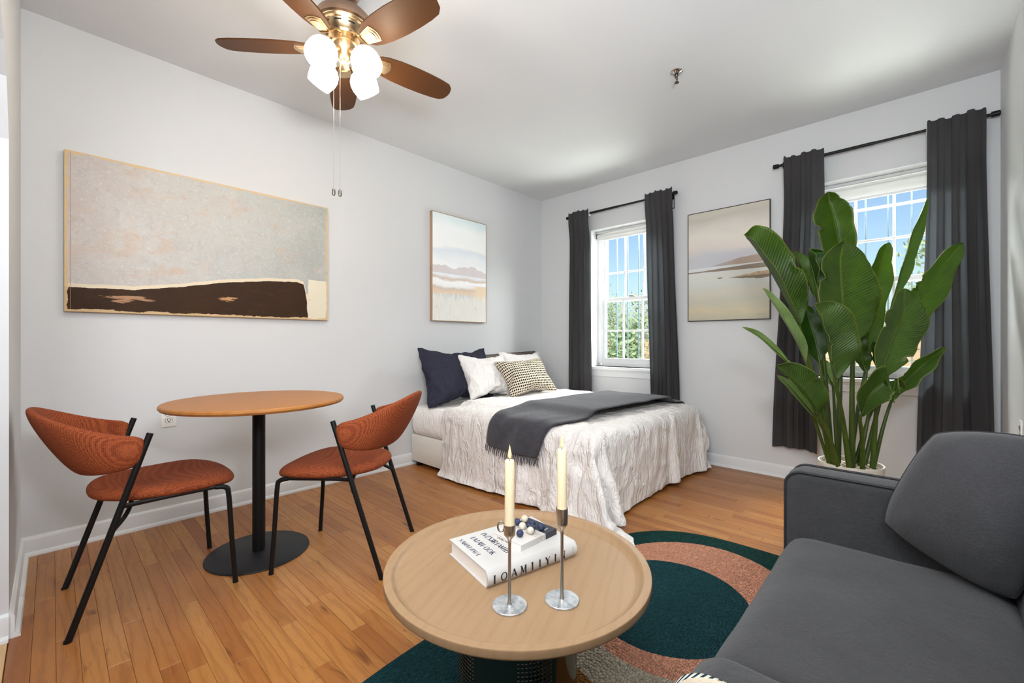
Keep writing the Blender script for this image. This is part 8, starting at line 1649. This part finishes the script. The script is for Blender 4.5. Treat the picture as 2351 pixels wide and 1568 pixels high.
def candlestick(x, y, zc0, zc1, zt, lab, labc, ring):
    t = thing('candle_holder', lab, 'candle holder', (x, y, TT), 0, 'candle holders on the coffee table')
    b = NB(); lathe(b, [(0, 0), (.0425, 0), (.0435, .0008), (.0435, .0042), (.0425, .0052), (0, .0052)], 56); obj('base_disc', b, M_disc, t, smooth=30)
    a_, c_ = zc0 - TT, zc1 - TT
    b = NB(); lathe(b, [(0, .005), (.0062, .005), (.0062, .008), (.0042, .010), (.0040, a_ - .026), (.0046, a_ - .016), (0, a_ - .016)], 20); obj('stem', b, M_nick, t, smooth=50)
    b = NB(); lathe(b, [(0, a_ - .014), (.0044, a_ - .014), (.0054, a_ - .009), (.0100, a_ - .003), (.0138, a_ + .001), (.0150, a_ + .006), (.0152, c_), (.0134, c_), (.0132, a_ + .010), (0, a_ + .008)], 32); cup = obj('cup', b, M_nick, t, smooth=50)
    if ring:
        b = NB(); n_ = Vector((-.685, .728, 0))
        c0 = n_ * .021 + Vector((0, 0, c_ - .006))
        tube(b, [c0 + (n_ * math.cos(q) * .0085 + Vector((0, 0, 1)) * math.sin(q) * .012) for q in [2 * PI * k / 20 for k in range(20)]], .0024, 8, closed=True)
        obj('ring_handle', b, M_nick, cup)
    c = thing('candle', labc, 'candle', (x, y, zc0 + .0105), 0, 'lit candles on the coffee table')
    h_ = zt - zc0 - .0105
    b = NB(); lathe(b, [(0, 0), (.0126, 0), (.0123, h_ * .5), (.0119, h_ - .004), (.0108, h_ - .0005), (.0092, h_ - .0005), (.006, h_ - .003), (0, h_ - .0035)], 32); obj('wax', b, M_wax, c, smooth=60)
    b = NB(); tube(b, [(0, 0, h_ - .004), (.0006, 0, h_ + .002), (.0014, .0004, h_ + .006)], .0009, 6); wk = obj('wick', b, M_dark, c)
    b = NB(); lathe(b, [(0, 0), (.0030, .0025), (.0048, .008), (.0046, .0135), (.0032, .021), (.0015, .029), (0, .036)], 20)
    fl = obj('flame', b, M_flame, c, smooth=180); fl.location = (.0006, 0, h_ + .003)
    lamp('candle_light', 'POINT', (x, y, zt + .018), .12, (1.0, .62, .28), shadow_soft_size=.008)
candlestick(.781, .743, .577, .605, .765, 'nearer brushed metal candle holder with a ring handle, left on the coffee table', 'lit ivory candle in the holder with the ring handle', True)
candlestick(.889, .662, .592, .637, .786, 'right brushed metal candle holder on the coffee table, without a ring', 'lit ivory candle standing taller, in the right holder', False)

# ------------------------------------------------------------------ potted plant
PX, PY = 3.100, .2845
t = thing('clay_planter', 'plain tan clay outer planter behind the sofa arm', 'planter', (PX, PY, 0))
b = NB(); lathe(b, [(0, 0), (.13, 0), (.145, .01), (.166, .24), (.170, .30), (.170, .306), (.163, .306), (.160, .24), (.14, .02), (0, .02)], 56); obj('planter', b, G('tan_clay', .75, (206, 168, 136)).m, t, smooth=40)
plant = thing('potted_plant', 'tall broad leaf bird of paradise plant in a speckled stone pot', 'plant', (PX, PY, 0))
def mk_speck():
    g = G('speckled_stoneware', .6)
    p = g.co('Object')
    s_ = g.vor(p, 60); s2 = g.vor(p, 130)
    c = g.mix(g.noise(g.map(p, (4, 4, 30)), 4, 3), (186, 178, 164), (206, 199, 186))
    c = g.mix(g.rng(s_, .06, .11, .85, 0), c, (70, 52, 40)); c = g.mix(g.rng(s2, .08, .14, .5, 0), c, (110, 90, 74))
    g.set(Base_Color=c)
    return g.m
b = NB(); lathe(b, [(0, .022), (.12, .022), (.132, .05), (.146, .20), (.150, .34), (.152, .372), (.150, .376), (.145, .376), (.142, .372), (.140, .20), (0, .20)], 56); obj('pot', b, mk_speck(), plant, smooth=40)
b = NB(); lathe(b, [(0, .350), (.08, .352), (.1405, .346), (.1405, .21), (0, .21)], 40)
g = G('potting_gravel', .95); p_ = g.co('Object'); g.set(Base_Color=g.ramp(g.vor(p_, 70, out='Color'), [(.2, (70, 52, 38)), (.5, (142, 118, 96)), (.8, (206, 192, 174))])); g.bump(g.vor(p_, 70), 1.0, .02)
obj('soil', b, g.m, plant)
b = NB(); r_ = random.Random(9)
for k in range(170):
    a_ = r_.uniform(0, 2 * PI); rr = .135 * math.sqrt(r_.random()); s_ = r_.uniform(.004, .009)
    c = Vector((rr * math.cos(a_), rr * math.sin(a_), .352))
    bmesh.ops.create_icosphere(b, subdivisions=1, radius=s_, matrix=Matrix.Translation(c) @ Matrix.Diagonal((1, r_.uniform(.6, 1), .6, 1)))
pb = obj('gravel', b, G('pale_gravel', .9, (188, 172, 152)).m, plant, smooth=0); pb['kind'] = 'stuff'

def mk_leaf(name, c1, c2, c3, tr):
    g = G(name, .36, spec=.5)
    uv = g.n('ShaderNodeUVMap').outputs[0]
    u, v, _ = g.sep(uv)
    au = g.ma('ABSOLUTE', u)
    vein = g.wave(g.comb(g.ma('SUBTRACT', v, g.ma('MULTIPLY', au, .16)), g.ma('MULTIPLY', au, .05), 0), 13, 1.6, 2, 1, 'X')
    n_ = g.noise(g.co('Object'), 7, 3, .6); n2 = g.noise(g.comb(g.ma('MULTIPLY', au, 1.5), g.ma('MULTIPLY', g.ma('SUBTRACT', v, g.ma('MULTIPLY', au, .16)), 60), 0), 1.5, 3)
    c = g.ramp(g.ma('ADD', g.ma('MULTIPLY', n_, .6), g.ma('MULTIPLY', n2, .4)), [(.36, c1), (.62, c2)])
    c = g.mix(g.rng(vein, .6, 1, 0, .55), c, c3)
    c = g.mix(g.rng(au, .012, .05, .9, 0), c, (122, 140, 44))
    c = g.mix(g.rng(au, .95, 1.0, 0, .8), c, (150, 150, 50))
    g.set(Base_Color=c)
    g.bump(g.ma('ADD', vein, g.ma('MULTIPLY', n2, .7)), .22, .004)
    g.translucent(tr, .38)
    return g.m
ML = [mk_leaf('leaf_green', (24, 50, 10), (68, 100, 22), (96, 128, 44), (124, 150, 26)), mk_leaf('leaf_front', (32, 58, 18), (78, 108, 38), (108, 138, 64), (118, 146, 40)),
      mk_leaf('leaf_deep', (24, 52, 12), (48, 84, 18), (62, 98, 32), (80, 120, 16)), mk_leaf('leaf_light', (106, 134, 70), (150, 172, 116), (160, 180, 124), (140, 170, 60))]
M_stem = G('plant_stem', .4, spec=.4); p_ = M_stem.co('Object'); M_stem.set(Base_Color=M_stem.mix(M_stem.noise(M_stem.map(p_, (8, 8, 2)), 3, 3), (36, 50, 10), (74, 92, 22))); M_stem = M_stem.m
UX = Vector((.6852, -.7284, 0)); WX = Vector((.7284, .6852, 0))
def loc3(u, z, w): return UX * u + WX * w + Vector((0, 0, z))
WT = [(0, .03), (.05, .26), (.12, .52), (.22, .78), (.35, .95), (.5, 1.0), (.64, .95), (.77, .80), (.88, .56), (.95, .32), (1, .0)]
LEAVES = [
    ([(-0.305, 1.147, -0.02), (-0.379, 1.287, -0.03), (-0.485, 1.464, -0.04), (-0.591, 1.607, -0.05), (-0.644, 1.647, -0.06)], 0.023, 0.122, 0.50, -0.094, 0),
    ([(0.078, 1.484, 0.15), (0.056, 1.679, 0.16), (0.035, 1.854, 0.18), (0.002, 1.968, 0.2)], 0.170, 0.045, 0.35, -0.018, 0),
    ([(-0.015, 1.035, -0.03), (-0.044, 1.232, -0.01), (-0.046, 1.439, 0.01), (-0.036, 1.634, 0.03)], 0.159, 0.187, 0.22, -0.002, 0),
    ([(-0.184, 0.853, -0.13), (-0.224, 0.999, -0.14), (-0.269, 1.158, -0.15), (-0.329, 1.258, -0.16)], 0.039, 0.145, 0.35, -0.056, 1),
    ([(-0.113, 1.275, 0.1), (-0.135, 1.384, 0.12), (-0.181, 1.507, 0.14), (-0.218, 1.601, 0.16)], 0.034, 0.070, 0.30, -0.080, 0),
    ([(-0.133, 1.379, 0.08), (-0.151, 1.487, 0.093), (-0.161, 1.56, 0.107), (-0.163, 1.61, 0.12)], 0.014, 0.104, 0.50, -0.067, 2),
    ([(0.189, 0.926, 0.12), (0.243, 1.232, 0.16), (0.331, 1.48, 0.2), (0.416, 1.673, 0.24)], 0.088, 0.070, 0.40, 0.052, 0),
    ([(0.285, 1.283, 0.05), (0.388, 1.489, 0.107), (0.506, 1.716, 0.163), (0.649, 1.95, 0.22)], 0.029, 0.039, 0.90, 0.073, 1),
    ([(0.341, 1.115, 0.06), (0.423, 1.238, 0.073), (0.564, 1.427, 0.087), (0.722, 1.641, 0.1)], 0.096, 0.088, 0.35, 0.106, 0),
    ([(0.094, 0.838, -0.08), (0.177, 1.052, -0.067), (0.255, 1.207, -0.053), (0.256, 1.353, -0.04)], 0.122, 0.118, 0.30, 0.089, 1),
    ([(-0.066, 0.665, -0.16), (-0.043, 0.78, -0.187), (0.007, 0.84, -0.213), (0.076, 0.822, -0.24)], 0.108, 0.039, 0.50, 0.014, 1),
    ([(0.212, 0.75, -0.04), (0.249, 0.83, -0.06), (0.319, 0.915, -0.08), (0.431, 1.028, -0.1)], 0.070, 0.016, 0.60, 0.127, 1),
    ([(-0.267, 0.666, -0.12), (-0.325, 0.748, -0.147), (-0.422, 0.852, -0.173), (-0.549, 0.94, -0.2)], 0.041, 0.093, 0.35, -0.126, 1),
    ([(-0.251, 0.64, -0.08), (-0.324, 0.733, -0.073), (-0.396, 0.82, -0.067), (-0.456, 0.875, -0.06)], 0.020, 0.025, 0.60, -0.134, 3),
    ([(-0.343, 0.929, 0.0), (-0.43, 1.006, -0.013), (-0.539, 1.096, -0.027), (-0.636, 1.141, -0.04)], 0.014, 0.020, 0.80, -0.121, 3),
    ([(-0.263, 0.933, -0.02), (-0.322, 1.063, -0.02), (-0.423, 1.232, -0.02), (-0.511, 1.361, -0.02)], 0.016, 0.039, 0.80, -0.114, 3),
    ([(0.151, 0.881, 0.08), (0.147, 0.945, 0.093), (0.14, 1.027, 0.107), (0.141, 1.134, 0.12)], 0.054, 0.045, 0.30, 0.036, 0),
    ([(-0.137, 0.93, 0.05), (-0.148, 1.051, 0.067), (-0.172, 1.168, 0.083), (-0.19, 1.275, 0.1)], 0.091, 0.052, 0.30, -0.072, 2),
    ([(-0.06, 0.807, 0.06), (-0.079, 0.865, 0.067), (-0.097, 0.911, 0.073), (-0.116, 0.958, 0.08)], 0.045, 0.045, 0.30, -0.045, 3),
    ([(0.288, 0.839, 0.1), (0.246, 0.933, 0.107), (0.24, 0.98, 0.113), (0.222, 1.063, 0.12)], 0.034, 0.045, 0.30, 0.068, 2),
]

for li, (mid, wl, wr, fold, pu, mt) in enumerate(LEAVES):
    r_ = random.Random(40 + li)
    cur = catmull([loc3(*p) for p in mid], 41)
    n_, m_ = 41, 17
    b = NB(); uvl = b.loops.layers.uv.new('UVMap')
    V, UVs = [], []
    tears = [(r_.uniform(.2, .88), r_.choice((-1, 1)), r_.uniform(.12, .4)) for _ in range(3 if max(wl, wr) > .05 else 1)]
    phs = r_.uniform(0, 6)
    for i, c in enumerate(cur):
        s_ = i / (n_ - 1)
        tg = (cur[min(i + 1, n_ - 1)] - cur[max(i - 1, 0)]).normalized()
        sd = tg.cross(WX).normalized()      # towards larger u for an upright leaf
        if sd.dot(UX) * (1 if abs(tg.z) > .2 else 1) < 0 and abs(sd.dot(UX)) > .15: sd = -sd
        elif abs(sd.dot(UX)) <= .15 and sd.z < 0: sd = -sd
        wv = lerp_tab(WT, s_)
        row, ru = [], []
        for k in range(m_):
            q = -1 + 2 * k / (m_ - 1)
            wd = (wr if q > 0 else wl)
            full = max(wl, wr)
            cut = 1.0
            for (ts, tsd, dep) in tears:
                if (q > 0) == (tsd > 0): cut = min(cut, 1 - dep * max(0, 1 - abs(s_ - ts) / .022))
            a_ = abs(q)
            lat = wd * wv * min(a_, 1 if a_ < .8 else cut * a_ if cut < 1 else a_)
            rip = .010 * a_ * math.sin(s_ * 17 + phs + (2 if q > 0 else 0)) * min(1, full / .08)
            # narrow halves are the folded-up halves: their missing width goes into depth
            dep_ = -full * wv * fold * a_ ** 1.3 * (1 if wd >= full * .7 else 1.5) + rip * .9
            p = c + sd * (math.copysign(lat, q) if q else 0) + WX * dep_ + Vector((0, 0, rip * .25))
            p += WX * (-.035 * full / .12 * max(0, s_ - .82) * 3)
            row.append(b.verts.new(p)); ru.append((q, s_))
        V.append(row); UVs.append(ru)
    for i in range(n_ - 1):
        for k in range(m_ - 1):
            ids = [(i, k), (i, k + 1), (i + 1, k + 1), (i + 1, k)]
            f = b.faces.new([V[a_][c_] for a_, c_ in ids])
            for l, (a_, c_) in zip(f.loops, ids): l[uvl].uv = UVs[a_][c_]
    lf = obj('leaf', b, ML[mt], plant, smooth=180, recalc=False)
    md = lf.modifiers.new('thickness', 'SOLIDIFY'); md.thickness = .0012; md.offset = 0
    base = cur[0]
    w0 = mid[0][2]
    root = loc3(max(-.112, min(.112, pu)), .345, max(-.07, min(.07, w0 * .55)))
    h1 = root.lerp(base, .45) + Vector((0, 0, .05)) + UX * (pu * .02)
    dirn = (cur[3] - cur[0]).normalized()
    st = catmull([root, h1, base - dirn * .02, base + dirn * .03], 22)
    big = max(wl, wr)
    r0 = .0085 + .045 * big; r1 = .0042 + .012 * big
    rad = [r0 + (r1 - r0) * min(1, i / 20) for i in range(22)]
    b = NB(); tube(b, st, rad, 10)
    sm = obj('stem', b, M_stem, plant, smooth=60)
    b = NB(); tube(b, [c - WX * .0008 for c in cur[:36]], [max(.0009, r1 * (1 - i / 37)) for i in range(36)], 7)
    obj('midrib', b, M_stem if mt != 3 else M_stem, lf, smooth=60)
